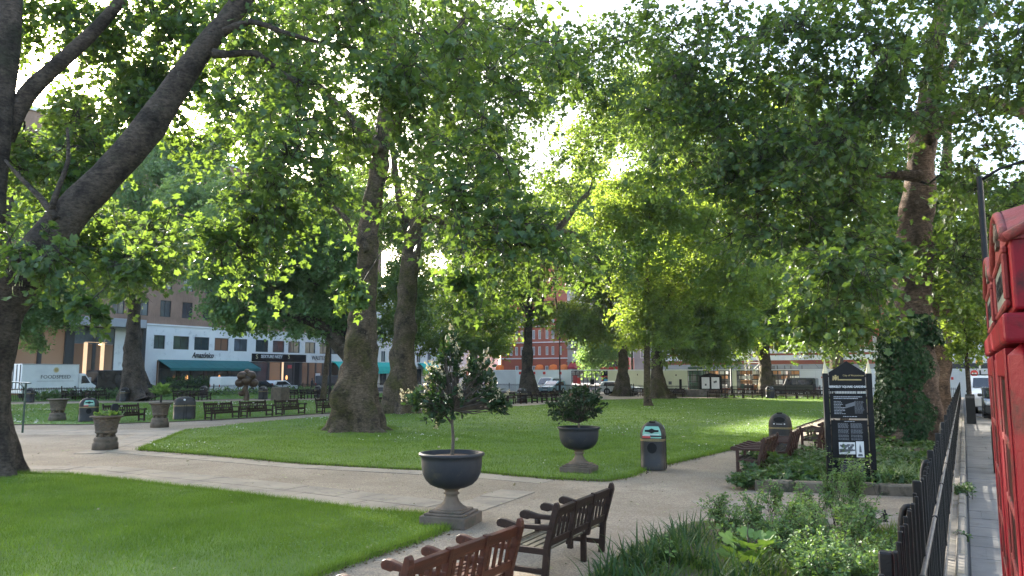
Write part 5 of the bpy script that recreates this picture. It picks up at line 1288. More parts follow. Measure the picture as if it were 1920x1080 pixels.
for v in (4.6, 7.0, 12.5, 18.6):
    z = PZ(v); pts = [rl(-.28, v, z + 1.18), rl(-.288, v, z + 1.26), rl(-.305, v, z + 1.27), rl(-.33, v, z + 1.20), rl(-.34, v, z + .9), rl(-.345, v, .0)]
    C, r_ = catmull(pts, [.018] * 6, .06); MB().tube(C, r_, 8).build('back_stay', M['iron'], RL)

# ------------------------------------------------------------------ telephone boxes
def phone_box(label, u, v):
    t = thing('telephone_box', label, 'telephone box', W(u, v, PZ(v)), RZ, 'red telephone boxes on the pavement')
    S = .90; m = M['boxred']
    bevel(MB().rng(-.015, S + .015, -.015, S + .015, -.02, .10).build('plinth', M['black'], t), .01)
    for x in (0, S - .115):
        for y in (0, S - .115):
            c = MB(); c.rng(x, x + .115, y, y + .115, .10, 2.06, .032)
            c.build('corner_post', m, t)
    back = MB(); back.rng(.10, S - .10, .022, .05, .10, 2.06)
    back.build('back_panel', m, t)
    for z in (.22, 1.98): bevel(MB().rng(.112, S - .112, .010, .05, z - .05, z + .05).build('back_panel_rail', m, t), .008)
    # glazed sides: x = 0 is the door
    for nm, T in (('door', Matrix.Identity(4)), ('glazed_side', Matrix.Translation((S, S, 0)) @ Matrix.Rotation(math.pi, 4, 'Z')), ('glazed_side', Matrix.Translation((0, S, 0)) @ Matrix.Rotation(-math.pi / 2, 4, 'Z'))):
        f = MB(); a, b = .115, S - .115
        f.rng(-.006, .055, a, a + .055, .12, 2.05, .004, T); f.rng(-.006, .055, b - .055, b, .12, 2.05, .004, T)
        f.rng(-.005, .055, a + .055, b - .055, .12, .36, .004, T); f.rng(-.005, .055, a + .055, b - .055, 1.97, 2.05, .004, T)
        o = f.build(nm, m, t)
        g = MB()
        for k in range(1, 8): z = .36 + (1.97 - .36) * k / 8; g.rng(-.003, .050, a + .055, b - .055, z - .012, z + .012, .003, T)
        for y in (a + .155, b - .155): g.rng(-.002, .050, y - .011, y + .011, .36, 1.97, .003, T)
        g.build('glazing_bars', M['boxworn'], o)
        ys = (a + .055, a + .155, b - .155, b - .055)
        gl = MB()
        for k in range(8):
            for i in range(3):
                z0 = .36 + (1.61) * k / 8; gl.rng(.004, .008, ys[i] + .010, ys[i + 1] - .010, z0 + .011, z0 + 1.61 / 8 - .011, 0, T)
        q = gl.build('panes', M['boxglass'], o); q['kind'] = 'stuff'
    # cornice, frieze with opal sign, pediments and dome
    bevel(MB().rng(-.010, S + .010, -.012, S + .012, 2.06, 2.14).build('cornice', M['boxred'], t), .012, 3)
    bevel(MB().rng(.022, S - .022, .022, S - .022, 2.15, 2.345).build('frieze', M['boxred'], t), .008)
    Ts = (Matrix.Identity(4), Matrix.Translation((S, 0, 0)) @ Matrix.Rotation(math.pi / 2, 4, 'Z'), Matrix.Translation((S, S, 0)) @ Matrix.Rotation(math.pi, 4, 'Z'), Matrix.Translation((0, S, 0)) @ Matrix.Rotation(-math.pi / 2, 4, 'Z'))
    for T in Ts:
        fr = MB()
        for (y0, y1, z0, z1) in ((.105, S - .105, 2.165, 2.185), (.105, S - .105, 2.315, 2.335), (.105, .13, 2.185, 2.315), (S - .13, S - .105, 2.185, 2.315)): fr.rng(.004, .0215, y0, y1, z0, z1, .005, T)
        fr.build('sign_frame', M['boxworn'], t)
        s = MB().rng(.012, .0212, .132, S - .132, 2.187, 2.313, 0, T).build('opal_sign', M['opal'], t)
        text('lettering', 'TELEPHONE', .092, M['black'], s, T @ Matrix.Translation((.0105, S / 2, 2.25)) @ Matrix.Rotation(-math.pi / 2, 4, 'Z') @ Matrix.Rotation(math.pi / 2, 4, 'X'), .001, xs=1.0)
        arc = [(.012 + (S - .024) * i / 16, 2.345 + .125 * (1 - ((i - 8) / 8.0) ** 2)) for i in range(17)]
        bevel(MB().prism(arc + [(S - .012, 2.34), (.012, 2.34)], .016, .045, 'x', T).build('pediment', M['boxworn'], t), .005)
        rimm = MB(); rimm.tube([(.012, a, b) for a, b in arc], .014, 8, M=T); rimm.build('pediment_moulding', M['boxworn'], t)
        em = MB()                                                # royal crown in relief
        cy_, cz = S / 2, 2.405
        em.prism([(cy_ - .055, cz - .03), (cy_ + .055, cz - .03), (cy_ + .06, cz - .012), (cy_ - .06, cz - .012)], .006, .017, 'x', T)
        for dy in (-.05, -.025, 0, .025, .05): em.ball((.012, cy_ + dy, cz + .012 + (.012 if abs(dy) < .03 else 0)), .013, 8, 5, (.7, 1, 1.3), T)
        em.tube([(.012, cy_ - .055, cz), (.012, cy_ - .04, cz + .035), (.012, cy_, cz + .045), (.012, cy_ + .04, cz + .035), (.012, cy_ + .055, cz)], .008, 6, M=T); em.ball((.012, cy_, cz + .055), .011, 8, 5, M=T)
        em.build('crown_emblem', M['stone'], t)
    n = 14; V = []; F = []
    for i in range(n + 1):
        for j in range(n + 1):
            a = -1 + 2 * i / n; b = -1 + 2 * j / n
            V.append((S / 2 + a * (S / 2 - .02), S / 2 + b * (S / 2 - .02), 2.362 + .122 * (1 - a * a) * 1.0 + .122 * (1 - b * b) * (1 - .55 * (1 - a * a))))
    for i in range(n):
        for j in range(n): F.append((i * (n + 1) + j, (i + 1) * (n + 1) + j, (i + 1) * (n + 1) + j + 1, i * (n + 1) + j + 1))
    MB().add(V, F, True).build('dome_roof', M['boxworn'], t)
    return t
phone_box('nearest red telephone box, its plain back filling the right edge', .105, 2.38)
phone_box('second red telephone box, a thin sliver behind the nearest one', .105, 3.42)

# ------------------------------------------------------------------ lamp posts and posts
def lamp_post(label, loc, h=5.2, r=.06, lantern=True):
    t = thing('lamp_post', label, 'lamp post', loc, 0)
    MB().lathe([(r * 2.2, 0), (r * 2.2, .25), (r * 1.7, .32), (r * 1.6, 1.0), (r * 1.9, 1.08), (r, 1.18), (r * .75, h)], 12).build('column', M['iron'], t)
    if lantern:
        MB().lathe([(.06, h), (.16, h + .1), (.20, h + .45), (.06, h + .5)], 8).build('lantern', M['glass2'], t)
        MB().lathe([(.22, h + .45), (.12, h + .58), (.03, h + .75)], 8).build('lantern_cap', M['iron'], t)
    MB().tube([(-.35, 0, h - .35), (.35, 0, h - .35)], .018, 6).build('ladder_bar', M['iron'], t)
    return t
u, z = ONV(1050, 735, 76.8); lamp_post('black lamp post before the pale hoarding and red brick house', W(u, 76.8), 6.2, .085)
u, z = ONV(1372, 735, 76.8); lamp_post('black lamp post between the benches and scaffolded site', W(u, 76.8), 6.2, .085)
q = GP(637, 748); lamp_post('thin dark lamp post behind the swollen trunk', (q.x - .2, 68, 0), 5.6, .09)
LPR = thing('lamp_post', 'black street lamp column rising behind the telephone boxes', 'lamp post', W(.52, 18.0, PZ(18)), RZ)
MB().lathe([(.12, 0), (.12, .9), (.085, 1.0), (.062, 1.1), (.058, 6.0), (.03, 6.05)], 14).build('column', M['iron'], LPR)
MB().tube([(0, 0, 5.95), (.35, -.02, 6.15), (1.6, -.05, 6.45)], [.035, .03, .028], 8).build('arm', M['iron'], LPR)
MB().lathe([(.05, 0), (.20, .05), (.24, .12), (.10, .22)], 12, (1.65, -.05, 6.28)).build('lantern', M['iron'], LPR)
GD = thing('tree_guard', 'black square guard at the foot of the young street tree', 'tree guard', W(.16, 35.2, PZ(35.2)), RZ)
bevel(MB().rng(-.16, .16, -.16, .16, 0, 1.15).build('guard', M['iron'], GD), .02); MB().rng(-.165, .165, -.165, .165, 1.0, 1.1).build('collar', M['steel'], GD)
BB = thing('crossing_beacon', 'black and white beacon post topped with an amber globe', 'beacon', W(1.0, 62, .3), 0)
for i in range(8): MB().tube([(0, 0, i * .33), (0, 0, i * .33 + .33)], .055, 10).build('band', M['white' if i % 2 else 'black'], BB)
MB().ball((0, 0, 2.88), .24, 14, 10).build('globe', M['amber'], BB)
RS = thing('road_sign', 'round red road sign on a pole behind the young street tree', 'road sign', W(.62, 60, .3), RZ)
MB().tube([(0, 0, 0), (0, 0, 2.4)], .04, 8).build('pole', M['rim'], RS); MB().tube([(0, -.06, 2.1), (0, -.09, 2.1)], .22, 20, False).build('disc', M['signred'], RS); MB().rng(-.14, .14, -.105, -.092, 2.06, 2.14).build('white_bar', M['white'], RS)

# ------------------------------------------------------------------ weeds in the near bed
def bedpt(x, y, z=.05): return GP(x, y, z)
def straps(label, base, n, h, spread, seed, mat='strap', wid=.014, kind_='strap_leaf_clump', cat='plant'):
    rng = np.random.default_rng(seed); t = thing(kind_, label, cat, base); V = []; F = []
    for i in range(n):
        a = rng.uniform(0, 6.283); p = Vector((rng.normal(0, spread), rng.normal(0, spread), 0)); L = h * rng.uniform(.5, 1.15)
        le = rng.uniform(.05, .9); bend = rng.uniform(.1, .9); d = Vector((math.cos(a), math.sin(a), 0)); s = Vector((-math.sin(a), math.cos(a), 0)) * wid * rng.uniform(.6, 1.2)
        o = len(V); K = 4
        for k in range(K + 1):
            q = k / K; th = le * .8 + bend * q * 1.1; 
            pos = p + d * (L * q * math.sin(th)) + Vector((0, 0, L * q * math.cos(th * .85)))
            ww = (1 - q ** 2.2) if k < K else .05
            V.append(pos - s * ww); V.append(pos + s * ww)
        for k in range(K): F.append((o + 2 * k, o + 2 * k + 1, o + 2 * k + 3, o + 2 * k + 2))
    MB().add(V, F).build('leaves', M[mat], t); return t
SL = [(1150, 1092, 70, .40, 'dark strap-leaved clump at the bed corner nearest the dark bench'), (1190, 1070, 85, .46, 'strap-leaved clump third from the path corner'), (1225, 1052, 85, .48, 'strap-leaved clump with tall dark seed spikes'), (1262, 1030, 80, .46, 'strap-leaved clump left of the young maple'), (1300, 1062, 80, .46, 'strap-leaved clump in front of the young maple'), (1305, 1015, 60, .44, 'strap-leaved clump under the bramble stems'), (1225, 1110, 70, .42, 'strap-leaved clump at the bottom edge of the photo'), (1420, 1075, 60, .40, 'strap-leaved clump beneath the large pale leaves'), (1360, 1100, 70, .45, 'low strap-leaved clump at the bottom by the maple')]
for i, (x, y, n, h, lab) in enumerate(SL): straps(lab, bedpt(x, y), n, h, .15, 200 + i); 
straps('clump of pale arching grass below the notice board by the railings', GP(1668, 905, .1), 200, .55, .35, 230, 'variegated', .012, 'ornamental_grass', 'grass clump')
straps('clump of pale arching grass against the railings', GP(1705, 900, .1), 120, .5, .28, 231, 'variegated', .012, 'ornamental_grass', 'grass clump')
def weed(label, base, n, h, spread, ls, per, mat, seed, tpl=OVAL, name='weedy_shrub', arch=.5, stemr=.006, cat='shrub'):
    rng = np.random.default_rng(seed); t = thing(name, label, cat, base); st = MB(); L = Leaves()
    for i in range(n):
        a = rng.uniform(0, 6.283); d = np.array([math.cos(a), math.sin(a), 0]); H = h * rng.uniform(.55, 1.15); out = spread * rng.uniform(.2, 1.0)
        q = np.linspace(0, 1, 6); p0 = np.array([rng.normal(0, spread * .25), rng.normal(0, spread * .25), 0])
        C = p0 + d * (out * q ** 1.6)[:, None] + np.array([0, 0, 1.]) * (H * (q - arch * .45 * q ** 3))[:, None] + rng.normal(0, .012, (6, 3))
        st.tube([tuple(c) for c in C], [stemr * (1 - .7 * k) for k in q], 4, caps=False)
        tt = rng.uniform(.18, 1, per); P = np.stack([np.interp(tt, q, C[:, k]) for k in range(3)], 1)
        tip = rng.normal(0, 1, (per, 3)) * np.array([1, 1, .45]) + d * .4; tip = unit(tip)
        L.add(leaves(P + tip * .02, ls * rng.uniform(.5, 1.25, per) * (1.1 - .4 * tt), tip, np.tile([0, 0, 1.], (per, 1)) + rng.normal(0, .35, (per, 3)), tpl))
    st.build('stems', M['twig'], t); L.build('foliage', M[mat], t); return t
WD = [(1345, 985, 14, .55, .30, .055, 40, 'bramble with upright stems where the path meets the bed'), (1420, 1000, 16, .62, .34, .055, 46, 'leafy weed behind the young maple'), (1490, 1005, 18, .62, .38, .052, 50, 'bushy weed right of the young maple'), (1540, 1040, 20, .66, .42, .050, 56, 'dense small-leaved bush at the centre of the bed'), (1600, 1020, 18, .60, .38, .050, 52, 'dense small-leaved bush below the stone slabs'), (1570, 1085, 20, .55, .40, .052, 52, 'small-leaved bush at the bottom edge of the bed'), (1640, 1070, 16, .45, .36, .045, 46, 'low bush beside the rough grass by the railings'), (1500, 1085, 18, .55, .38, .055, 50, 'thorny bush in front at the bottom of the bed'), (1455, 960, 10, .62, .22, .06, 34, 'tall weed in front of the stone edging'), (1560, 950, 14, .70, .26, .055, 44, 'tall light-green weed below the notice board'), (1600, 945, 14, .80, .22, .06, 44, 'tallest weed before the notice board posts'), (1380, 1040, 12, .45, .28, .055, 36, 'small weed tucked left of the large pale leaves')]
WD += [(1375, 1010, 14, .50, .30, .052, 40, 'thin leafy weed between the strap leaves and the maple'), (1455, 1035, 18, .55, .36, .052, 50, 'weed crowding the right side of the young maple'), (1520, 985, 18, .66, .36, .052, 52, 'bush behind the dense bush at the centre of the bed'), (1580, 985, 18, .70, .36, .050, 52, 'bush in front of the right end of the stone edging'), (1625, 1000, 16, .60, .34, .048, 46, 'bush nearest the black standpipe'), (1665, 1040, 12, .36, .30, .045, 40, 'small weed at the edge of the rough grass'), (1620, 1110, 20, .50, .40, .050, 56, 'bush cut by the bottom edge near the railings'), (1535, 1110, 20, .55, .40, .050, 56, 'bush cut by the bottom edge right of the maple')]
for i, (x, y, n, h, s, ls, per, lab) in enumerate(WD):
    weed(lab, bedpt(x, y), int(n * 1.5), h * 1.12, s, ls * 1.1, per, 'weed', 300 + i, OVAL if i % 3 else ARROW)
weed('tall thin nettle-like stem standing in the ivy by the path', GP(1520, 878, .1), 3, 1.15, .12, .10, 40, 'weed', 330, LANCE, 'tall_weed', .1, cat='weed')
weed('cluster of weeds in front of the notice board panels', GP(1570, 905, .1), 12, .95, .28, .07, 40, 'weed', 331, OVAL, 'tall_weed', .2, cat='weed')
weed('leafy weeds at the right foot of the notice board', GP(1612, 925, .1), 10, .75, .28, .065, 40, 'weed', 332, OVAL, 'tall_weed', .2, cat='weed')
weed('light yellow-green seedling among the strap leaves', bedpt(1252, 1085), 1, .48, .05, .065, 22, 'maple', 333, OVAL, 'seedling', .1, cat='weed')
weed('self-sown ivy spilling through the railing foot onto the pavement', W(-.12, 14.0, PZ(14) + .05), 16, .28, .30, .07, 24, 'ivy2', 334, ARROW, 'railing_ivy', .8, cat='ivy')
weed('small weed growing at the railing kerb near the slabs', W(-.10, 10.4, PZ(10.4) + .05), 8, .12, .10, .04, 14, 'ivy2', 335, OVAL, 'kerb_weed', .8, cat='weed')
# young maple with large leaves, each a part
mp = thing('maple_sapling', 'young maple with big pale green lobed leaves in the weedy bed', 'sapling', bedpt(1405, 1082))
tv, tf = LOBED; me = bpy.data.meshes.new('leaf')
_ou = []                                                        # finer outline with toothed lobes
for k in range(44):
    a = -math.pi / 2 + 2 * math.pi * k / 44; lob = abs(math.cos(2.5 * (a - math.pi / 2))); r_ = (.30 + .26 * lob ** .8) * (1 + .05 * math.cos(a * 22)); 
    if k in (0, 1, 43): r_ *= .55
    _ou.append((r_ * math.cos(a), .42 + r_ * math.sin(a)))
me.from_pydata([(0, .36, -.02)] + [(x, y, .12 * abs(x) - .16 * max(0, y - .5)) for x, y in _ou], [], [(0, 1 + i, 1 + (i + 1) % 44) for i in range(44)]); me.materials.append(M['maple'])
stm = MB(); stm.tube([(0, 0, 0), (.02, 0, .25), (0, .01, .5), (.01, 0, .62)], [.010, .008, .006, .004], 6)
for i, (x, y, z, s, a) in enumerate(((-.17, 0, .50, .24, 2.6), (-.02, -.08, .46, .25, 4.0), (.14, -.05, .47, .24, 5.2), (-.20, -.1, .33, .25, 3.3), (-.06, -.14, .27, .25, 4.6), (.10, -.12, .35, .20, 5.4), (.24, 0, .50, .20, .2), (.30, .05, .56, .15, .5), (.02, .1, .60, .19, 1.5), (.18, .1, .56, .17, 1.0), (-.12, .08, .56, .17, 2.2), (-.24, .05, .30, .20, 2.9))):
    o = ob('leaf', me, mp); z *= .72; o.location = (x * .8, y * .8, z); o.scale = (s, s, s); o.rotation_euler = (R(random.uniform(15, 55)), R(random.uniform(-20, 20)), a - math.pi / 2)
    stm.tube([(0, 0, z * .8), (x * .35, y * .35, z * .95), (x * .8, y * .8, z)], .003, 4)
stm.build('stem', M['twig'], mp)
# rough grass strip by the railings
RG = [bedpt(1640, 1000, 0), bedpt(1705, 992, 0), W(-.5, 12.4), W(-.5, 5), bedpt(1600, 1120, 0)]
grass('rough_grass', RG, 60000, .16, .010, M['grass'], 5, 14, .05)
grass('rough_grass', BED2, 90000, .10, .008, M['grass'], 5, 14, .05)
# spring ground ivy in the bed round the notice board
def ground_cover():
    rng = np.random.default_rng(17); n = 60000
    px = [p[0] for p in BED1]; py = [p[1] for p in BED1]
    X = rng.uniform(min(px), max(px), n); Y = rng.uniform(min(py), max(py), n); k = inpoly(X, Y, [tuple(p) for p in BED1]) & in_view(X, Y); X, Y = X[k], Y[k]
    k2 = rng.random(len(X)) < np.where(Y < 21, .55, .28); X, Y = X[k2], Y[k2]; m = len(X)
    H = .20 + .13 * np.sin(X * 3.1 + 1.5 * np.sin(Y * 2)) * np.sin(Y * 2.3) + .16 * np.exp(-((X - GP(1440, 895).x) ** 2 + (Y - GP(1440, 885).y) ** 2) / 1.6)
    Z = .08 + H * rng.random(m) ** .4
    P = np.stack([X, Y, Z], 1)
    V, F = leaves(P, .15 * rng.uniform(.5, 1.3, m), rng.normal(0, 1, (m, 3)) * np.array([1, 1, .45]), np.tile([0, 0, 1.], (m, 1)) + rng.normal(0, .45, (m, 3)), ARROW)
    o = npmesh('ground_ivy', V, F, M['ivy2']); o['kind'] = 'stuff'
ground_cover()
for k, (x, y, lab) in enumerate(((1402, 906, 'ivy mound spilling over the left end of the stone edging'), (1440, 899, 'ivy mound in front of the first right-hand bench'), (1485, 893, 'ivy mound under the second right-hand bench'), (1530, 897, 'ivy mound left of the notice board'))):
    weed(lab, GP(x, y + 6, .05), 30, .36, .50, .14, 24, 'ivy2', 340 + k, ARROW, 'ivy_mound', .9, cat='ivy')
# ------------------------------------------------------------------ facades along the left street (plane u = UF), local x = v, local z = z
UF = -86.0
def L2W(name, label, cat, v0):                                 # thing with local x along v, local y towards -u
    t = thing(name, label, cat, W(UF, v0, 0), RZ + math.pi / 2); return t
# in this frame: local x -> +v, local y -> -u (away from the square)
def fx(x, y, v0, u0=UF): v, z = ONU(x, y, u0); return v - v0, z
def frect(r, v0, u0=UF):
    (a, b), (c, d) = fx(r[0], r[1], v0, u0), fx(r[2], r[3], v0, u0); return a, c, d, b   # x0,x1,z0,z1
def win(parent, x0, x1, z0, z1, mat='glass', depth=.18, y=0.0, bars=1, frame='winframe', fw=.07):
    f = MB(); f.rng(x0, x1, y - .02, y + depth, z1 - fw, z1); f.rng(x0, x1, y - .02, y + depth, z0, z0 + fw)
    f.rng(x0, x0 + fw, y - .02, y + depth, z0 + fw, z1 - fw); f.rng(x1 - fw, x1, y - .02, y + depth, z0 + fw, z1 - fw)
    for k in range(1, bars + 1): x = x0 + (x1 - x0) * k / (bars + 1); f.rng(x - fw * .4, x + fw * .4, y + .02, y + depth, z0 + fw, z1 - fw)
    o = f.build('window', M[frame], parent)
    MB().rng(x0 + fw, x1 - fw, y + .06, y + .09, z0 + fw, z1 - fw).build('pane', M[mat], o); return o
def wall_holes(parent, name, mat, x0, x1, z0, z1, holes, y0=0.0, th=.35):
    """a wall built as bands round its openings (openings share rows)"""
    mb = MB(); rows = {}
    for h in holes: rows.setdefault((round(h[2], 3), round(h[3], 3)), []).append(h)
    zc = z0
    for (a, b), hs in sorted(rows.items()):
        if a > zc: mb.rng(x0, x1, y0, y0 + th, zc, a)
        xc = x0
        for h in sorted(hs):
            if h[0] > xc: mb.rng(xc, h[0], y0, y0 + th, a, b)
            xc = h[1]
        if xc < x1: mb.rng(xc, x1, y0, y0 + th, a, b)
        zc = b
    if zc < z1: mb.rng(x0, x1, y0, y0 + th, zc, z1)
    return mb.build(name, M[mat], parent)
V0 = 40.0
vL, _ = ONU(268, 650, UF); vR, _ = ONU(655, 650, UF); vE, _ = ONU(-160, 650, UF)
# tall brick office block
BK_ = L2W('office_block', 'tall brown brick office block with dark windows above the shops', 'building', V0)
hs = []
zz_ = [8.9 + 3.55 * k for k in range(6)]
nb = int((vR + 8 - vE) / 3.1)
for z in zz_:
    for k in range(nb): x = vE - V0 + 3.1 * k + .8; hs.append((x, x + 1.5, z + .6, z + 2.7))
wall_holes(BK_, 'wall', 'brickbrown', vE - V0, vR + 8 - V0, 8.3, 31.2, hs, .35, .4)
for h in hs: win(BK_, *h, mat='glass2' if random.random() < .25 else 'glass', y=.45, depth=.15)
MB().rng(vE - V0, vR + 8 - V0, .75, 14, 8.3, 30.6).build('block_core', M['brickbrown'], BK_); MB().rng(vE - V0 - .3, vR + 8.3 - V0, .1, 14.2, 31.2, 31.7).build('cornice', M['portland'], BK_)
# white stone two-storey shop range
SH = L2W('shop_range', 'white stone two-storey shop range with square windows over a green awning', 'building', V0)
PW = [(289, 631, 308.5, 657), (325.6, 632, 353.8, 658), (365, 633, 391.7, 658), (403, 634, 428, 659), (439.6, 635, 463, 659), (480, 637, 502.7, 660), (512, 638, 533, 660), (541, 639, 562, 661), (572.5, 640, 591, 662), (600, 641, 614, 662), (622, 642, 636, 663)]
rs_ = [frect(r, V0) for r in PW]; za = sum(r[2] for r in rs_) / len(rs_); zb = sum(r[3] for r in rs_) / len(rs_)
hol = [(a, b, za, zb) for a, b, _, _ in rs_]
ztop = 8.35; zsh = fx(400, 677, V0)[1]
wall_holes(SH, 'stone_front', 'portland', vL - V0, vR + 6 - V0, zsh, ztop, hol)
for h, mt in zip(hol, ('glass', 'glass', 'glass', 'warmdark', 'glass2', 'glass', 'glass', 'glass', 'glass', 'glass', 'glass')): win(SH, *h, mat=mt, y=.10)
MB().rng(vL - V0 - .05, vR + 6 - V0, -.12, .3, ztop, ztop + .18).build('coping', M['portland'], SH)
MB().rng(vL - V0, vR + 6 - V0, 6.0, 6.3, 0, zsh).build('shop_back_wall', M['warmdark'], SH); MB().rng(vL - V0, vR + 6 - V0, .36, 6.0, zsh - .15, zsh).build('shop_ceiling', M['winframe'], SH)
xa = frect((262, 670, 292, 720), V0); MB().rng(vL - V0, xa[1], 0, .35, 0, zsh).build('corner_pier', M['portland'], SH)
def shopbit(nm, px, mat, y0=.05, y1=.3, z0=None, z1=None):
    r = frect((px[0], 680, px[1], 720), V0); return MB().rng(r[0], r[1], y0, y1, 0 if z0 is None else z0, zsh if z1 is None else z1).build(nm, M[mat], SH)
for a, b in ((299, 301), (333, 337), (358, 360), (383, 388), (405, 407), (428, 432), (455, 457), (470, 480), (502, 505), (527, 530), (551, 552), (562, 566), (578, 579), (592, 593), (605, 606), (618, 622)): shopbit('shopfront_mullion', (a, b), 'winframe')
shopbit('shop_glazing', (301, 470), 'glass', .12, .15); shopbit('shop_glazing', (480, 502), 'glass', .12, .15); shopbit('shop_door', (548, 562), 'void', .1, .2)
shopbit('shop_glazing', (566, 618), 'warmdark', .14, .17); shopbit('shop_panel', (530, 548), 'winframe', .08, .2); shopbit('display_panel', (505, 527), 'warm', .14, .17)
shopbit('lit_strip', (529, 530.6), 'lamp', -.02, .05); shopbit('lit_screen', (592.5, 600), 'print', .02, .1, .9, 2.4)
shopbit('signboard', (471.5, 535), 'signblack', -.06, .05, zsh + .05, za - .25); shopbit('signboard', (536, 572), 'signblack', -.06, .05, zsh + .05, za - .25)
shopbit('small_sign', (539, 545), 'red_print', -.1, -.02, zsh - .9, zsh - .4)
def ftext(s, px, py, size, mat, parent, y=-.08, **k):
    x, z = fx(px, py, V0); return text('lettering', s, size, M[mat], parent, Matrix.Translation((x, y, z)) @ Matrix.Rotation(math.pi / 2, 4, 'X'), .02, **k)
ftext('Amazónico', 380, 666.5, 1.05, 'black', SH, -.05, shear=.35, xs=.68, bold=.02)
ftext('SEXTURE NKEY', 509, 669, .62, 'print', SH, -.09, xs=.92, bold=.012); ftext('S', 481, 669, .9, 'cream', SH, -.09); ftext('S', 541, 669, .9, 'cream', SH, -.09)
ftext('WALITES', 597, 671.5, .95, 'steel', SH, -.05, xs=.75)
# deep green awning over the restaurant
ax0, _ = fx(296, 675, V0); ax1, _ = fx(466, 675, V0); zt = fx(380, 675.5, V0)[1]
AW = MB(); D_ = 2.6; nsl = 22
for k in range(nsl):
    a = ax0 + (ax1 - ax0) * k / nsl; b = ax0 + (ax1 - ax0) * (k + 1) / nsl; zo = .02 * (k % 2)
    AW.prism([(0.0, zt), (-D_, zt - 1.05 + zo), (-D_, zt - 1.10 + zo), (0.0, zt - .06)], a, b, 'x')
aw = tag(AW.build('awning', M['awn'], None, W(UF, V0, 0), RZ + math.pi / 2), 'long dark green ribbed awning over the restaurant terrace', 'awning')
MB().rng(ax0, ax1, -D_ - .03, -D_, zt - 1.38, zt - 1.04).build('valance', M['awn'], aw)
for k, x in enumerate((ax0 + .1, ax0 + (ax1 - ax0) * .5, ax1 - .1)): MB().tube([(x, -.02, zt - 1.2), (x, -D_ + .05, zt - 1.08)], .03, 6).build('awning_arm', M['iron'], aw)
for px in (353, 414, 540):
    x, z = fx(px, 708, V0, UF + 1.5); OL = MB().ball((x, -1.2, z), .26, 10, 8, (.6, .6, 1.3)); o = OL.build('terrace_lamp', M['ornlamp'], None, W(UF, V0, 0), RZ + math.pi / 2)
    tag(o, {353: 'glowing orange terrace lamp left under the green awning', 414: 'glowing orange terrace lamp right under the green awning', 540: 'small glowing lamp beside the black shopfront'}[px], 'lamp')
    MB().rng(x - .03, x + .03, -1.23, -1.17, 0, z - .3).build('stand', M['iron'], o)
rng_ = np.random.default_rng(8)
def hedge(label, v0, v1, u, h, d, n, seed, mat='ivy2', ls=.28):
    rg = np.random.default_rng(seed); P = np.stack([rg.uniform(-(v1 - v0) / 2, (v1 - v0) / 2, n), rg.normal(0, d, n), h * rg.random(n) ** .6 * (.75 + .25 * np.sin(np.linspace(0, 30, n)))], 1)
    V, F = leaves(P, ls * rg.uniform(.5, 1.2, n), rg.normal(0, 1, (n, 3)), np.tile([0, 0, 1.], (n, 1)) + rg.normal(0, .6, (n, 3)), ARROW)
    o = npmesh('hedge', V, F, M[mat]); o.location = W(u, (v0 + v1) / 2, 0); o.rotation_euler = (0, 0, RZ + math.pi / 2); tag(o, label, 'hedge'); return o
va = ONU(310, 715, UF + 2.8)[0]; vb = ONU(395, 715, UF + 2.8)[0]; hedge('dark leafy screen of plants before the restaurant terrace', va, vb, UF + 3.0, 2.1, .3, 1500, 5)
hedge('low shrubs along the railings below the delivery truck', *[ONU(x, 735, -69)[0] for x in (60, 300)], -68.6, 1.0, .35, 1700, 6)
hedge('low shrubs along the railings below the white van', *[ONU(x, 735, -69)[0] for x in (310, 640)], -68.6, .9, .35, 1700, 7, 'weed')
# glass entrance portal standing proud of the block
EP = L2W('entrance_portal', 'grey-canopied glass entrance with warm wooden interior behind the truck', 'building', V0); UPP = UF + 2.0
px0 = fx(-40, 650, V0, UPP)[0]; px1 = fx(262, 650, V0, UPP)[0]; pz = fx(180, 612, V0, UPP)[1]; pz2 = fx(180, 596, V0, UPP)[1]
yb = -2.0
bevel(MB().rng(px0, px1 - .3, yb - 1.6, .3, pz, pz2).build('canopy', M['fascia'], EP), .04)
r = frect((217, 612, 262, 720), V0, UPP); MB().rng(r[0], px1 - .35, yb, .3, 0, pz - .003).build('white_pier', M['portland'], EP); MB().rng(px1 - .34, px1 - .02, yb - 1.2, .3, 0, pz2).build('black_edge', M['winframe'], EP)
gx1 = r[0]; MB().rng(px0, gx1, 1.2, 1.4, 0, pz).build('interior_wall', M['warm'], EP); MB().rng(px0, gx1, yb + .3, 1.2, pz - .12, pz - .004).build('interior_ceiling', M['winframe'], EP)
for a, b in ((20, 24), (72, 76), (122, 136), (174, 177), (213, 217), (-30, -26)):
    q = frect((a, 650, b, 700), V0, UPP); MB().rng(q[0], q[1], yb + .02, yb + .2, 0, pz - .13).build('mullion', M['winframe'], EP)
zr = fx(80, 686, V0, UPP)[1]; MB().rng(px0, frect((122, 650, 136, 700), V0, UPP)[0], yb - .1, yb + .15, zr - .5, zr + .15).build('transom', M['winframe'], EP)
for a, b, m_ in ((24, 72, 'warm'), (76, 122, 'warm')): q = frect((a, 650, b, 700), V0, UPP); MB().rng(q[0], q[1], yb + .25, yb + .27, zr + .15, pz - .13).build('pane', M['glass2' if m_ == 'x' else 'warm'], EP)
for a, b in ((136, 174), (177, 213)):
    q = frect((a, 650, b, 700), V0, UPP); MB().rng(q[0], q[1], yb + .08, yb + .10, pz - 2.0, pz - .13).build('upper_pane', M['glass2'], EP); MB().rng(q[0], q[1], yb + .10, yb + .12, 0, pz - 2.05).build('lower_pane', M['warmdark'], EP)
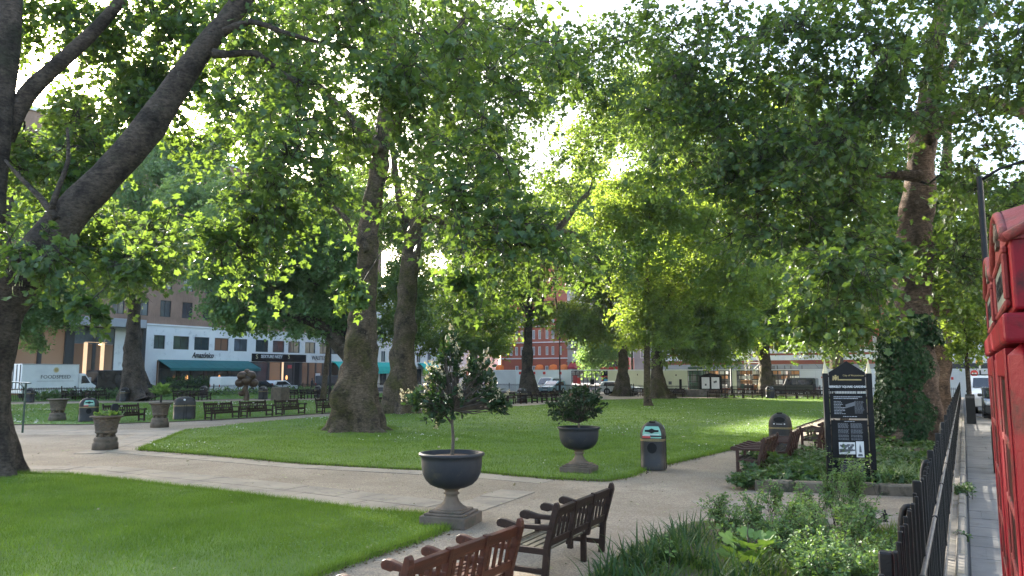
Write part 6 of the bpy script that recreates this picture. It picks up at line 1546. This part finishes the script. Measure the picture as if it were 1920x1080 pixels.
for a, b, c, d in ((158, 160, 642, 716), (190, 192, 642, 716), (160, 201, 641, 643)):
    q = frect((a, c, b, d), V0, UPP); MB().rng(q[0], q[1], yb - .02, yb + .06, max(0, q[2]), q[3]).build('lit_door_frame', M['lamp'], EP)
for k, z in enumerate((1.7, 2.9, 4.1)): MB().rng(px0, gx1, 1.10, 1.17, z, z + .06).build('wall_band', M['winframe'], EP)
# white terrace further up the left street with turquoise awnings
def terrace(name, label, pxa, pxb, h, cols, floors, mat, u=UF, cat='building', fh=3.4, base='winframe', seed=0):
    va, vb = ONU(pxa, 690, u)[0], ONU(pxb, 690, u)[0]; t = thing(name, label, cat, W(u, va, 0), RZ + math.pi / 2); L = vb - va; hs = []
    for f in range(floors):
        for k in range(cols): x = L * (k + .5) / cols; z = 4.3 + fh * f; hs.append((x - .6, x + .6, z, z + 2.0))
    gd = [(L * (k + .5) / cols - .9, L * (k + .5) / cols + .9, .4, 3.2) for k in range(cols)]
    wall_holes(t, 'front_wall', mat, 0, L, 0, h, hs + gd)
    for q in hs: win(t, *q, y=.1, frame='white', fw=.09)
    for q in gd: win(t, *q, y=.1, frame='winframe', mat='glass')
    MB().rng(0, L, .4, 9, 0, h - .3).build('side_walls', M[mat], t); MB().rng(-.1, L + .1, -.35, .2, h, h + .35).build('cornice', M['white'], t); MB().rng(0, L, -.2, -.003, 3.55, 3.85).build('string_course', M['white'], t)
    return t, L
T1_, L1 = terrace('white_terrace', 'white stucco house with turquoise shop awnings behind the big trunks', 657, 815, 17, 7, 4, 'stucco')
T2_, L2 = terrace('white_terrace', 'white columned terrace house left of the red brick house', 816, 935, 18, 5, 4, 'stucco')
for k, (a, b) in enumerate(((622, 650), (694, 735), (783, 812))):
    u_ = UF; v1, z1 = ONU(a, 677, u_); v2, z2 = ONU(b, 677, u_); mb = MB(); L = v2 - v1
    mb.prism([(0, 4.3), (-.7, 4.15), (-1.5, 3.5), (-1.7, 2.7), (-1.66, 2.7), (-1.4, 3.4), (-.65, 4.05), (0, 4.2)], 0, L, 'x')
    o = mb.build('awning', M['turq'], None, W(u_, v1, 0), RZ + math.pi / 2); tag(o, ('turquoise awning just left of the swollen trunk', 'turquoise awning between the two big trunks', 'turquoise awning right of the grey trunk')[k], 'awning')
    MB().rng(0, L, -1.72, -1.68, 2.35, 2.75).build('valance', M['turq'], o)
# ------------------------------------------------------------------ houses across the far end
VN = 128.0
def front(name, label, pa, pb, h, wins, mat, cat='building', v=VN, depth=9, frame='white', roof=True, zb=0.0):
    ua, ub = ONV(pa, 690, v)[0], ONV(pb, 690, v)[0]; t = thing(name, label, cat, W(ua, v, zb), RZ); L = ub - ua
    hol = []
    for (x0, y0, x1, y1) in wins:
        a, b = ONV(x0, y0, v)[0], ONV(x1, y0, v)[0]; zt_ = ONV((pa + pb) / 2, y0, v)[1]; zb_ = ONV((pa + pb) / 2, y1, v)[1]; hol.append((a - ua, b - ua, zb_ - zb, zt_ - zb))
    wall_holes(t, 'front_wall', mat, 0, L, 0, h, hol)
    for q in hol: win(t, *q, y=.08, frame=frame, fw=.12)
    MB().rng(0, L, .36, depth, 0, h - .2).build('side_walls', M[mat], t)
    return t, L, ua
rows = [(590, 607), (619, 636), (650, 666)]; rw = []
for (a, b) in rows:
    for x in (946, 956, 966, 976, 998, 1009, 1023, 1034, 1048): rw.append((x, a, x + 5, b))
HB, Lh, ua = front('brick_house', 'red brick corner house with white bands and orange awnings', 939, 1064, 24, rw + [(x, 686, x + 6, 699) for x in (966, 978, 998, 1010, 1022, 1034, 1048)], 'brickred', zb=0.6)
for y in (642, 672, 612): z = ONV(1010, y, VN)[1] - .6; MB().rng(-.05, Lh + .05, -.15, -.003, z - .10, z + .10).build('stone_band', M['white'], HB)
MB().rng(0, Lh, -.25, .3, 24, 24.5).build('cornice', M['white'], HB)
for k, (x, lab) in enumerate(((938, 'orange canopy at the left of the brick house'), (1012, 'orange canopy left of the lamp post'), (1038, 'middle orange canopy of the brick house'), (1058, 'orange canopy right of the lamp post'))):
    u, z = ONV(x, 690, VN); V = []; F = []; n = 10; m = 5; r = .62
    for j in range(m + 1):
        b = (math.pi / 2) * j / m
        for i in range(n + 1): a = math.pi * i / n; V.append((r * math.cos(a), -1.0 * math.sin(a) * math.cos(b), 1.0 * math.sin(b) * (math.sin(a) ** .3 if 0 < i < n else 0) ))
    for j in range(m):
        for i in range(n): F.append((j * (n + 1) + i, j * (n + 1) + i + 1, (j + 1) * (n + 1) + i + 1, (j + 1) * (n + 1) + i))
    o = MB().add(V, F, True).build('awning', M['orange'], None, W(u, VN - .01, z - .55), RZ); tag(o, lab, 'awning', 'orange canopies on the brick house'); o.scale = (1.4, 1.2, 1.25)
    MB().rng(-.5, .5, -.02, 0, -.05, .1).build('rail', M['iron'], o)
gw = [(x, a, x + 5, b) for a, b in ((634, 648), (657, 674)) for x in (1072, 1083, 1093)] + [(x, 683, x + 6, 698) for x in (1070, 1082, 1094)]
HG, Lg, _ = front('stone_house', 'grey stone house front with balconies and a red awning', 1064.3, 1104, 19, gw, 'greystone', zb=.6)
for y in (652, 677): z = ONV(1080, y, VN)[1] - .6; MB().rng(0, Lg, -.4, -.003, z - .12, z + .12).build('ledge', M['greystone'], HG)
u, z = ONV(1071, 678, VN); u2_, z2_ = ONV(1102, 686, VN); o = MB().prism([(0, z), (-1.6, z - 1.0), (-1.6, z - 1.1), (0, z - .1)], 0, u2_ - u, 'x').build('awning', M['redawn'], None, W(u, VN, 0), RZ); tag(o, 'dark red awning on the grey stone house', 'awning'); MB().rng(0, u2_ - u, -1.64, -1.60, z - 1.4, z - 1.0).build('valance', M['redawn'], o)
rows2 = [(x, a, x + 6, b) for a, b in ((624, 640), (655, 672)) for x in (1110, 1122, 1136, 1150, 1166, 1182, 1200, 1216)]
HC, _, _ = front('shop_house', 'pale house front with a black shop fascia beyond the hoarding', 1104.3, 1235, 17, rows2, 'greystone', zb=.6)
u, z = ONV(1104.5, 674, VN); u2_, z2_ = ONV(1128, 684, VN); MB().rng(0.02, u2_ - u, -.3, -.003, z2_ - .6, z - .6).build('shop_fascia', M['signblack'], HC)
rows3 = [(x, a, x + 7, b) for a, b in ((560, 580), (596, 616), (632, 652)) for x in range(1245, 1650, 17)]
HD, Ld, _ = front('brick_terrace', 'long red and white brick terrace behind the building site', 1236, 1668, 20, rows3, 'brickred', v=112.0)
for y in (658, 671): z = ONV(1450, y, 112)[1]; MB().rng(0, Ld, -.3, -.003, z - .35, z + .35).build('white_band', M['white'], HD)
z = ONV(1450, 690, 112)[1]; MB().rng(0, Ld, -2.4, -.004, z - .2, z + .5).build('flat_canopy', M['fascia'], HD); MB().rng(0, Ld, -.02, -.003, .2, z - .25).build('shop_glazing', M['glass2'], HD)
HE, Le, _ = front('white_office', 'pale modern block at the end of the right-hand street', 1700, 1990, 22, [(x, a, x + 12, b) for a, b in ((520, 545), (560, 585), (600, 625), (640, 662)) for x in range(1712, 1980, 22)], 'stucco', v=118.0)
MB().rng(0, Le, -.4, -.003, ONV(1800, 692, 118)[1] - .4, ONV(1800, 681, 118)[1]).build('dark_shop_band', M['winframe'], HE)
for k, (ux, h) in enumerate(((14.5, 18), )):
    t = thing('street_house', 'white fronted house row on the far side of the right-hand street', 'building', W(ux, 10, 0), RZ)
    hs = [(.0, 0, 0, 0)]
    MB().rng(0, 8, 0, 70, 0, h).build('wall', M['stucco'], t)
    for f in range(4):
        for i in range(18): q = MB().rng(-.06, .02, 3.9 * i + .9, 3.9 * i + 2.3, 1 + 4 * f, 3.2 + 4 * f).build('window', M['white'], t); MB().rng(-.08, -.061, 3.9 * i + 1.0, 3.9 * i + 2.2, 1.1 + 4 * f, 3.1 + 4 * f).build('pane', M['glass'], q)

# ------------------------------------------------------------------ hoarding and building site
VH = 85.4
HO = thing('site_hoarding', 'long pale site hoarding with printed panels and open mesh bays', 'hoarding', W(0, VH), RZ)
def hpan(nm, a, b, mat, y0=None, z1=2.72, dy=0.0, y1_=None):
    ua, _ = ONV(a, 720, VH); ub, _ = ONV(b, 720, VH); return MB().rng(ua + .01, ub - .01, -.06 + dy, .0 + dy, 0.05, z1).build(nm, M[mat], HO)
seg = [(925, 968, 'stucco'), (968, 998, 'hoard'), (998, 1024, 'hoard'), (1024, 1050, 'hoard'), (1050, 1072, 'hoard')] + [(1140 + 25 * k, 1165 + 25 * k, 'hoardcream') for k in range(6)] + [(1370, 1382, 'hoardcream'), (1500, 1530, 'hoard'), (1530, 1560, 'hoard'), (1560, 1600, 'hoard'), (1600, 1650, 'hoard'), (1650, 1700, 'hoard'), (1700, 1750, 'white'), (1750, 1800, 'white'), (1800, 1870, 'white'), (1870, 1960, 'white')]
for a, b, m_ in seg: hpan('hoarding_panel', a, b, m_)
ua, _ = ONV(925, 720, VH); ub, _ = ONV(1960, 720, VH); MB().rng(ua, ub, .05, .12, 2.73, 2.85).build('coping_rail', M['hoard'], HO)
def mesh_bay(a, b):
    ua, _ = ONV(a, 720, VH); ub, _ = ONV(b, 720, VH); mb = MB(); n = max(2, int((ub - ua) / .55))
    for k in range(n + 1): x = ua + (ub - ua) * k / n; mb.rng(x - .03, x + .03, -.05, .0, 0, 2.72)
    for z in (.05, .75, 1.45, 2.15, 2.68): mb.rng(ua, ub, -.045, -.008, z - .025, z + .025)
    mb.build('mesh_fence', M['iron'], HO)
for a, b in ((1072, 1140), (1290, 1370), (1382, 1500)): mesh_bay(a, b)
def hsign(nm, x0, y0, x1, y1, mat, dy=-.10):
    a, z1 = ONV(x0, y0, VH); b, z0 = ONV(x1, y1, VH); return MB().rng(a, b, dy, dy + .03, z0, z1).build(nm, M[mat], HO)
for x in (976, 1002, 1021, 1051): hsign('orange_mark', x - 2.3, 697, x + 2.3, 702, 'signred')
for x, y, w_, h_, m_ in ((1075, 704, 8, 15, 'red_print'), (1083, 708, 6, 12, 'signred'), (1107, 711, 8, 10, 'signblack'), (1133, 711, 7, 10, 'blue'), (1123, 706, 5, 14, 'print'), (1195, 701, 1.5, 3, 'wood_dark'), (1267, 702, 2, 3, 'wood_dark'), (1254, 715, 6, 6, 'printdim'), (1274, 711, 5, 19, 'signblack'), (1473, 716, 8, 6, 'blue'), (1390, 721, 5, 8, 'cabin'), (1540, 706, 8, 3, 'signred'), (1783, 707, 5, 5, 'signred')): hsign('site_sign', x, y, x + w_, y + h_, m_)
CB = thing('site_cabin', 'dark green site cabin behind the mesh fence', 'cabin', W(ONV(1291, 700, 88)[0], 88, 0), RZ)
bevel(MB().rng(0, 1.6, 0, 2.4, 0, 2.9).build('body', M['cabin'], CB), .05); MB().rng(-.05, 1.65, -.05, 2.45, 2.9, 3.15).build('roof', M['cabin'], CB); MB().rng(.3, .9, -.03, .0, 1.3, 2.3).build('window', M['glass2'], CB); MB().rng(1.05, 1.45, -.03, .0, .1, 2.2).build('door', M['greenpost'], CB)
for k in range(9):
    px_ = (1316, 1330, 1345, 1400, 1412, 1436, 1452, 1462, 1490)[k]; u, _ = ONV(px_, 720, 90)
    t = thing('prop_stack', ('orange shoring panel left of the notice case', 'orange shoring panel behind the notice case', 'grey shoring stack right of the notice case', 'pale scaffold stack by the red barrel', 'white shoring stack beside the lattice mast', 'brick pallet stack behind the forked trunk', 'blue-grey scaffold stack behind the mesh', 'pale panel stack near the blue sign', 'timber stack at the end of the mesh bay')[k], 'site materials', W(u, 90 + (k % 3) * .8, 0), RZ + R(random.uniform(-10, 10)))
    for j in range(5): bevel(MB().box((random.uniform(-.1, .1), 0, .3 + j * .55), (random.uniform(1.0, 1.6), .9, .42)).build('panel', M[('rust', 'hoard', 'rust', 'white', 'steel')[(j + k) % 5]], t), .02)
    for s in (-.6, .6): MB().rng(s - .04, s + .04, -.5, -.42, 0, 3.3).build('prop', M['steel'], t)
LM = thing('lattice_mast', 'white lattice mast of a crane beside the forked trunk', 'crane mast', W(ONV(1416, 720, 92)[0], 92, 0), RZ)
mast = []
for i in (-.9, .9):
    for j in (-.9, .9): MB().rng(i - .08, i + .08, j - .08, j + .08, 0, 26).build('chord', M['white'], LM)
for k in range(14):
    z = k * 1.85
    for j in (-.9, .9): MB().tube([(-.9 if k % 2 else .9, j, z), (.9 if k % 2 else -.9, j, z + 1.85)], .05, 6).build('diagonal', M['white'], LM); MB().tube([(-.9, j, z), (.9, j, z)], .05, 6).build('strut', M['white'], LM)
# garden railings along the far end and the left street
def far_rail(label, p, q, h=1.15, gap=.14):
    d = (q - p); L = d.length; t = thing('garden_railing', label, 'railing', p, math.atan2(d.y, d.x)); mb = MB(); n = int(L / gap)
    for k in range(n): mb.rng(k * gap - .014, k * gap + .014, -.012, .012, 0, h)
    o = mb.build('uprights', M['iron'], t); o['kind'] = 'stuff'
    for z in (.12, h - .14): MB().rng(0, L, -.02, .02, z - .022, z + .022).build('rail', M['iron'], t)
    for k in range(int(L / 3.2) + 1): MB().rng(k * 3.2 - .035, k * 3.2 + .035, -.035, .035, 0, h + .12).build('post', M['iron'], t)
far_rail('thin black railing along the left street below the truck and vans', W(-69.6, 18), W(-69.6, 76))
far_rail('thin black railing along the far end in front of the hoarding', W(-69.6, 77.9), W(-.4, 77.9))
NC = thing('notice_case', 'small black double notice case with white sheets behind the far benches', 'notice case', W(ONV(1333, 735, 76)[0], 76, 0), RZ)
for s in (-1, 1): MB().rng(s * 1.1 - .05, s * 1.1 + .05, -.05, .05, 0, 2.1).build('post', M['signblack'], NC)
MB().rng(-1.05, 1.05, -.06, .06, .75, 2.1).build('case', M['signblack'], NC); MB().prism([(-1.15, 2.1), (1.15, 2.1), (.7, 2.3), (0, 2.42), (-.7, 2.3)], -.08, .08, 'y').build('hood', M['signblack'], NC)
for s in (-.5, .5): MB().rng(s - .40, s + .40, -.075, -.063, .85, 2.0).build('paper', M['white'], NC)
for s in (-.5, .4, .55): MB().rng(s - .08, s + .10, -.08, -.0755, 1.3 + s * .3, 1.5 + s * .3).build('notice', M['printdim'], NC)
BD = thing('stone_border', 'low dark stone border wall between the far benches', 'low wall', W(ONV(1275, 738, 75.6)[0], 75.8, 0), RZ)
for k in range(7): MB().rng(-4.2 + k * 1.2, -3.02 + k * 1.2, -.2, .2, 0, .75 + random.uniform(-.03, .03), .02).build('stone_block', M['kerb' if k % 3 else 'stone2'], BD)
PSX = thing('pillar_box', 'small red post box seen between the big trunks', 'post box', W(-76.5, ONU(643, 712, -76.5)[0] + 14), 0)
MB().lathe([(.28, 0), (.28, .2), (.24, .22), (.24, 1.35), (.30, 1.38), (.30, 1.45), (.15, 1.6), (.02, 1.65)], 16).build('body', M['boxred'], PSX); MB().box((0, -.25, 1.15), (.25, .04, .05)).build('slot', M['void'], PSX)

# ------------------------------------------------------------------ vehicles (local x = forward from the middle, z up)
def vehicle(name, label, cat, loc, rz, prof, wd, side, screens, paint, wheels, wr=.34, lights=True, glass='carglass', bev=.07, group=None, extra=None):
    t = thing(name, label, cat, loc, rz, group); h = wd / 2
    bevel(MB().prism(prof, -h, h, 'y').build('body', M[paint], t), bev, 3)
    for poly in side:
        for s in (-1, 1): MB().prism(poly, s * (h - .02), s * (h + .006), 'y').build('side_window', M[glass], t)
    for (x0, z0, x1, z1) in screens:
        d = Vector((x1 - x0, 0, z1 - z0)); n = Vector((d.z, 0, -d.x)).normalized()
        if n.x * (x0 + x1) < 0: n = -n
        a, b = Vector((x0, 0, z0)) + n * .012, Vector((x1, 0, z1)) + n * .012; k = h - .13
        MB().add([(a.x, -k, a.z), (a.x, k, a.z), (b.x, k * .93, b.z), (b.x, -k * .93, b.z)], [(0, 1, 2, 3)]).build('windscreen', M[glass], t)
    for x in wheels:
        for s in (-1, 1):
            wv = MB().tube([(x, s * (h - .22), wr), (x, s * (h + .012), wr)], wr, 20, False).build('wheel', M['tyre'], t)
            MB().tube([(x, s * (h - .02), wr), (x, s * (h + .022), wr)], wr * .62, 14, False).build('rim', M['rim'], wv)
            MB().tube([(x, s * (h - .3), wr), (x, s * (h + .004), wr)], wr * 1.18, 20, False).build('wheel_arch', M['void'], t)
    xf = max(p[0] for p in prof); xr = min(p[0] for p in prof)
    if lights:
        for s in (-1, 1):
            MB().box((xf - .06, s * (h - .24), .78), (.16, .34, .16), .04).build('headlight', M['lightlens'], t); MB().box((xr + .03, s * (h - .12), .95), (.12, .16, .28), .03).build('tail_light', M['redlens'], t)
            MB().box((xf * .38, s * (h + .10), 1.12), (.12, .18, .14), .03).build('wing_mirror', M['black'], t)
        MB().box((xf - .01, 0, .46), (.06, .50, .11), .01).build('number_plate', M['print'], t); MB().box((xf - .03, 0, .66), (.08, wd * .5, .14), .02).build('grille', M['void'], t)
    if extra: extra(t, h)
    return t
def van_prof(L, H): h = L / 2; return [(-h, .35), (-h, H - .12), (-h + .12, H), (h - 1.75, H), (h - 1.45, H - .06), (h - .78, 1.30), (h - .12, 1.05), (h, .85), (h, .35)]
def van_parts(L, H): h = L / 2; return [[(h - 1.75, 1.22), (h - 1.72, H - .32), (h - 1.38, H - .34), (h - .88, 1.28), (h - .95, 1.22)]], [(h - .80, 1.33, h - 1.42, H - .10)]
def hatch(L, H): h = L / 2; return [(-h, .35), (-h, .95), (-h + .28, H - .05), (-h + .5, H), (h - 2.05, H), (h - 1.15, .98), (h - .1, .80), (h, .65), (h, .32)]
def hatch_parts(L, H): h = L / 2; return [[(-h + .48, .95), (-h + .62, H - .12), (h - 2.15, H - .10), (h - 1.38, .98)]], [(h - 1.2, 1.02, h - 2.0, H - .04), (-h + .04, 1.0, -h + .28, H - .08)]
UR = -75.2; SIDE = RZ + math.pi / 2                            # heading along +v
vt = ONU(96, 720, UR)[0]
def truck_extra(t, h):
    bevel(MB().rng(-3.55, 1.65, -1.12, 1.12, .95, 3.28).build('box_body', M['carwhite'], t), .03)
    sgn = -1
    m_ = Matrix.Translation((-.5, -1.135, 2.05)) @ Matrix.Rotation(math.pi / 2, 4, 'X')
    text('lettering', 'FOODSPEED', .50, M['printdim'], t, m_, .008, xs=1.0)
    MB().tube([(-.5, -1.12, 2.72), (-.5, -1.135, 2.72)], .26, 20, False).build('round_logo', M['cream'], t); MB().tube([(-.5, -1.13, 2.72), (-.5, -1.142, 2.72)], .17, 16, False).build('logo_centre', M['gold'], t)
    MB().rng(-2.2, 1.2, -1.135, -1.122, 1.66, 1.68).build('blue_rule', M['printdim'], t)
    for k in range(3): MB().rng(-3.62, -3.55, -.9 + .62 * k, -.86 + .62 * k, 1.0, 3.2).build('door_bar', M['steel'], t)
    for z in (1.0, 3.24): MB().rng(-3.55, 1.65, -1.14, -1.121, z - .03, z + .03).build('edge_trim', M['rim'], t)
vehicle('delivery_truck', 'white box delivery truck with a round gold logo on the left street', 'truck', W(UR, vt + .3), SIDE, [(-3.4, .55), (-3.4, .9), (1.7, .95), (1.75, 2.35), (2.35, 2.4), (3.05, 1.45), (3.5, 1.2), (3.55, .45), (2.0, .45)], 2.0, [[(2.0, 1.4), (2.02, 2.15), (2.38, 2.18), (2.88, 1.45)]], [(3.02, 1.5, 2.42, 2.36)], 'carwhite', (-2.3, 2.6), .36, extra=truck_extra)
vb_ = ONU(230, 720, UR)[0]; pr = van_prof(6.6, 2.72); sd_, sc_ = van_parts(6.6, 2.72)
def bv(t, h):
    MB().rng(-3.33, -3.29, .05, .5, 1.35, 2.0).build('rear_poster', M['print'], t)
    for s in (-1, 1): MB().rng(-1.5, 1.0, s * h - .006, s * h + .006, 1.35, 2.2).build('dark_side_glass', M['carglass'], t)
vehicle('black_van', 'tall black panel van behind the bell-footed tree', 'van', W(UR, vb_), SIDE, pr, 2.05, sd_, sc_, 'carblack', (-2.2, 2.2), .36, extra=bv)
vw = ONU(440, 720, UR)[0]
def roofbars(t, h):
    for x in (-1.6, -.4, .8): MB().tube([(x, -h + .1, 2.08), (x, h - .1, 2.08)], .03, 6).build('roof_bar', M['iron'], t)
vehicle('white_van', 'white van with roof bars parked before the green awning', 'van', W(UR, vw), SIDE, van_prof(5.6, 2.0), 1.95, *van_parts(5.6, 2.0), 'carwhite', (-1.8, 1.75), .34, extra=roofbars)
vehicle('dark_car', 'dark car parked between the white van and white hatchback', 'car', W(UR, ONU(490, 720, UR)[0]), SIDE, hatch(4.2, 1.48), 1.78, *hatch_parts(4.2, 1.48), 'carblack', (-1.3, 1.32), .32)
vehicle('white_hatchback', 'white hatchback parked outside the black-signed shop', 'car', W(UR, ONU(527, 722, UR)[0]), SIDE, hatch(4.1, 1.5), 1.76, *hatch_parts(4.1, 1.5), 'carwhite', (-1.28, 1.3), .32)
vehicle('grey_van', 'dark grey van left of the swollen trunk', 'van', W(UR, ONU(624, 720, UR)[0]), SIDE, van_prof(4.8, 2.1), 1.9, *van_parts(4.8, 2.1), 'cargrey', (-1.5, 1.5), .33)
VF = 81.3
vehicle('white_pickup', 'white pickup facing the lawn beside the straight dark trunk', 'pickup truck', W(ONV(1014, 725, VF)[0], VF + 1.8), RZ - math.pi / 2, hatch(4.8, 1.85), 1.9, *hatch_parts(4.8, 1.85), 'carwhite', (-1.5, 1.5), .38)
vehicle('pale_blue_car', 'small pale blue car left of the black lamp post', 'car', W(ONV(1036, 728, VF)[0], VF), RZ - math.pi / 2, hatch(3.9, 1.5), 1.7, *hatch_parts(3.9, 1.5), 'carblue', (-1.2, 1.2), .31)
vehicle('white_car', 'white saloon partly hidden by the flared plane trunk', 'car', W(ONV(1170, 728, VF)[0], VF - .8), RZ, hatch(4.6, 1.5), 1.8, *hatch_parts(4.6, 1.5), 'carwhite', (-1.4, 1.4), .34)
J = [(-2.2, .45), (-2.2, 1.85), (-2.1, 1.95), (.55, 1.95), (.85, 1.25), (2.0, 1.18), (2.15, 1.05), (2.15, .45)]
vehicle('dark_jeep', 'dark olive boxy off-roader parked behind the far benches', 'off-roader', W(ONV(1489, 728, 79.6)[0], 79.6), RZ + math.pi, J, 1.85, [[(-2.0, 1.25), (-2.0, 1.8), (-.5, 1.8), (-.5, 1.25)], [(-.4, 1.25), (-.4, 1.8), (.48, 1.8), (.68, 1.25)]], [(.84, 1.28, .58, 1.88)], 'carolive', (-1.4, 1.45), .40)
p_ = W(2.75, 47)
vehicle('white_people_carrier', 'white people carrier facing along the right-hand street', 'car', W(1.22, 49.0, PZ(49) - .12), RZ - math.pi / 2, van_prof(4.8, 1.95), 1.95, *van_parts(4.8, 1.95), 'carwhite', (-1.5, 1.5), .35, extra=lambda t, h: [MB().tube([(x, -h + .1, 2.02), (x, h - .1, 2.02)], .03, 6).build('roof_bar', M['iron'], t) for x in (-1.2, .2)])
vehicle('black_saloon', 'shiny black car in front of the white people carrier', 'car', W(1.60, 41.5, PZ(41) - .12), RZ - math.pi / 2, hatch(4.7, 1.45), 1.85, *hatch_parts(4.7, 1.45), 'carblack', (-1.45, 1.45), .34)
BU = thing('city_bus', 'red-topped dark bus crossing behind the hoarding', 'bus', W(ONV(1152, 690, 116)[0], 116, .8), RZ)
bevel(MB().rng(-2.6, 2.6, 0, 2.5, .3, 4.2).build('body', M['busred'], BU), .12); MB().rng(-2.5, 2.5, -.03, .0, 1.2, 2.1).build('lower_windows', M['carglass'], BU); MB().rng(-2.5, 2.5, -.03, .0, 2.7, 3.6).build('upper_windows', M['carglass'], BU)
for x in (-1.6, 1.6): MB().tube([(x, -.02, .5), (x, .3, .5)], .5, 18, False).build('wheel', M['tyre'], BU)

# ------------------------------------------------------------------ people far off: one skinned body each, coat as clothing
def person(label, loc, rz, coat='coat', step=.12):
    t = thing('person', label, 'person', loc, rz)
    pts = [(0, 0, .92), (0, 0, 1.15), (0, .01, 1.40), (0, .02, 1.52), (0, .03, 1.63), (0, .03, 1.72), (.10, 0, .88), (.11, step, .48), (.11, step * .9, .07), (.11, step + .14, .03), (-.10, 0, .88), (-.11, -step, .48), (-.11, -step * 1.3, .08), (-.11, -step + .02, .03),
           (.17, .0, 1.40), (.23, -.03, 1.12), (.22, .08, .88), (.22, .11, .80), (-.17, 0, 1.40), (-.23, .02, 1.12), (-.22, .12, .90), (-.22, .15, .82)]
    ed = [(0, 1), (1, 2), (2, 3), (3, 4), (4, 5), (0, 6), (6, 7), (7, 8), (8, 9), (0, 10), (10, 11), (11, 12), (12, 13), (2, 14), (14, 15), (15, 16), (16, 17), (2, 18), (18, 19), (19, 20), (20, 21)]
    rr = [.14, .13, .15, .06, .095, .08, .095, .065, .045, .04, .095, .065, .045, .04, .065, .05, .04, .035, .065, .05, .04, .035]
    me = bpy.data.meshes.new('body'); me.from_pydata(pts, ed, []); me.materials.append(M[coat]); o = ob('body', me, t)
    sk = o.modifiers.new('skin', 'SKIN')
    for i, v in enumerate(me.skin_vertices[0].data): v.radius = (rr[i], rr[i]); v.use_root = (i == 0)
    ss = o.modifiers.new('subsurf', 'SUBSURF'); ss.levels = 1; ss.render_levels = 1
    MB().ball((0, .045, 1.655), .10, 12, 9, (.8, .95, 1.2)).build('face', M['skin'], t); MB().ball((0, .02, 1.70), .105, 12, 8, (.85, 1, 1.0)).build('hair', M['coat'], t)
    c = MB().lathe([(.20, .62), (.19, .95), (.20, 1.2), (.20, 1.38), (.10, 1.48)], 16, (0, 0, 0), sx=1.0, sy=.72); c.build('jacket', M[coat], t)
    return t
person('person in dark clothes standing right of the off-roader', W(ONV(1526, 735, 78.8)[0], 78.8), RZ + R(160))
person('person in a pale grey top beside the off-roader', W(ONV(1514, 735, 79.6)[0], 79.6), RZ + R(40), 'greycoat')
person('person in a dark coat walking past the white hatchback', W(-72.3, ONU(585, 722, -72.3)[0]), RZ + R(0))
person('person in dark clothes far off by the brick house railing', W(ONV(948, 708, 112)[0], 112, .3), RZ + R(30))

# ------------------------------------------------------------------ morning air
hz = MB().rng(-920, 920, -220, 1620, -1.2, 48).build('haze', None); hz['kind'] = 'stuff'
hm = bpy.data.materials.new('haze_air'); hm.use_nodes = True; ht = hm.node_tree
ht.nodes.remove(ht.nodes['Principled BSDF']); pv = ht.nodes.new('ShaderNodeVolumePrincipled')
pv.inputs['Color'].default_value = (0.93, 0.96, 1.0, 1); pv.inputs['Density'].default_value = 0.00015
ht.links.new(pv.outputs[0], ht.nodes['Material Output'].inputs['Volume']); hz.data.materials.append(hm)
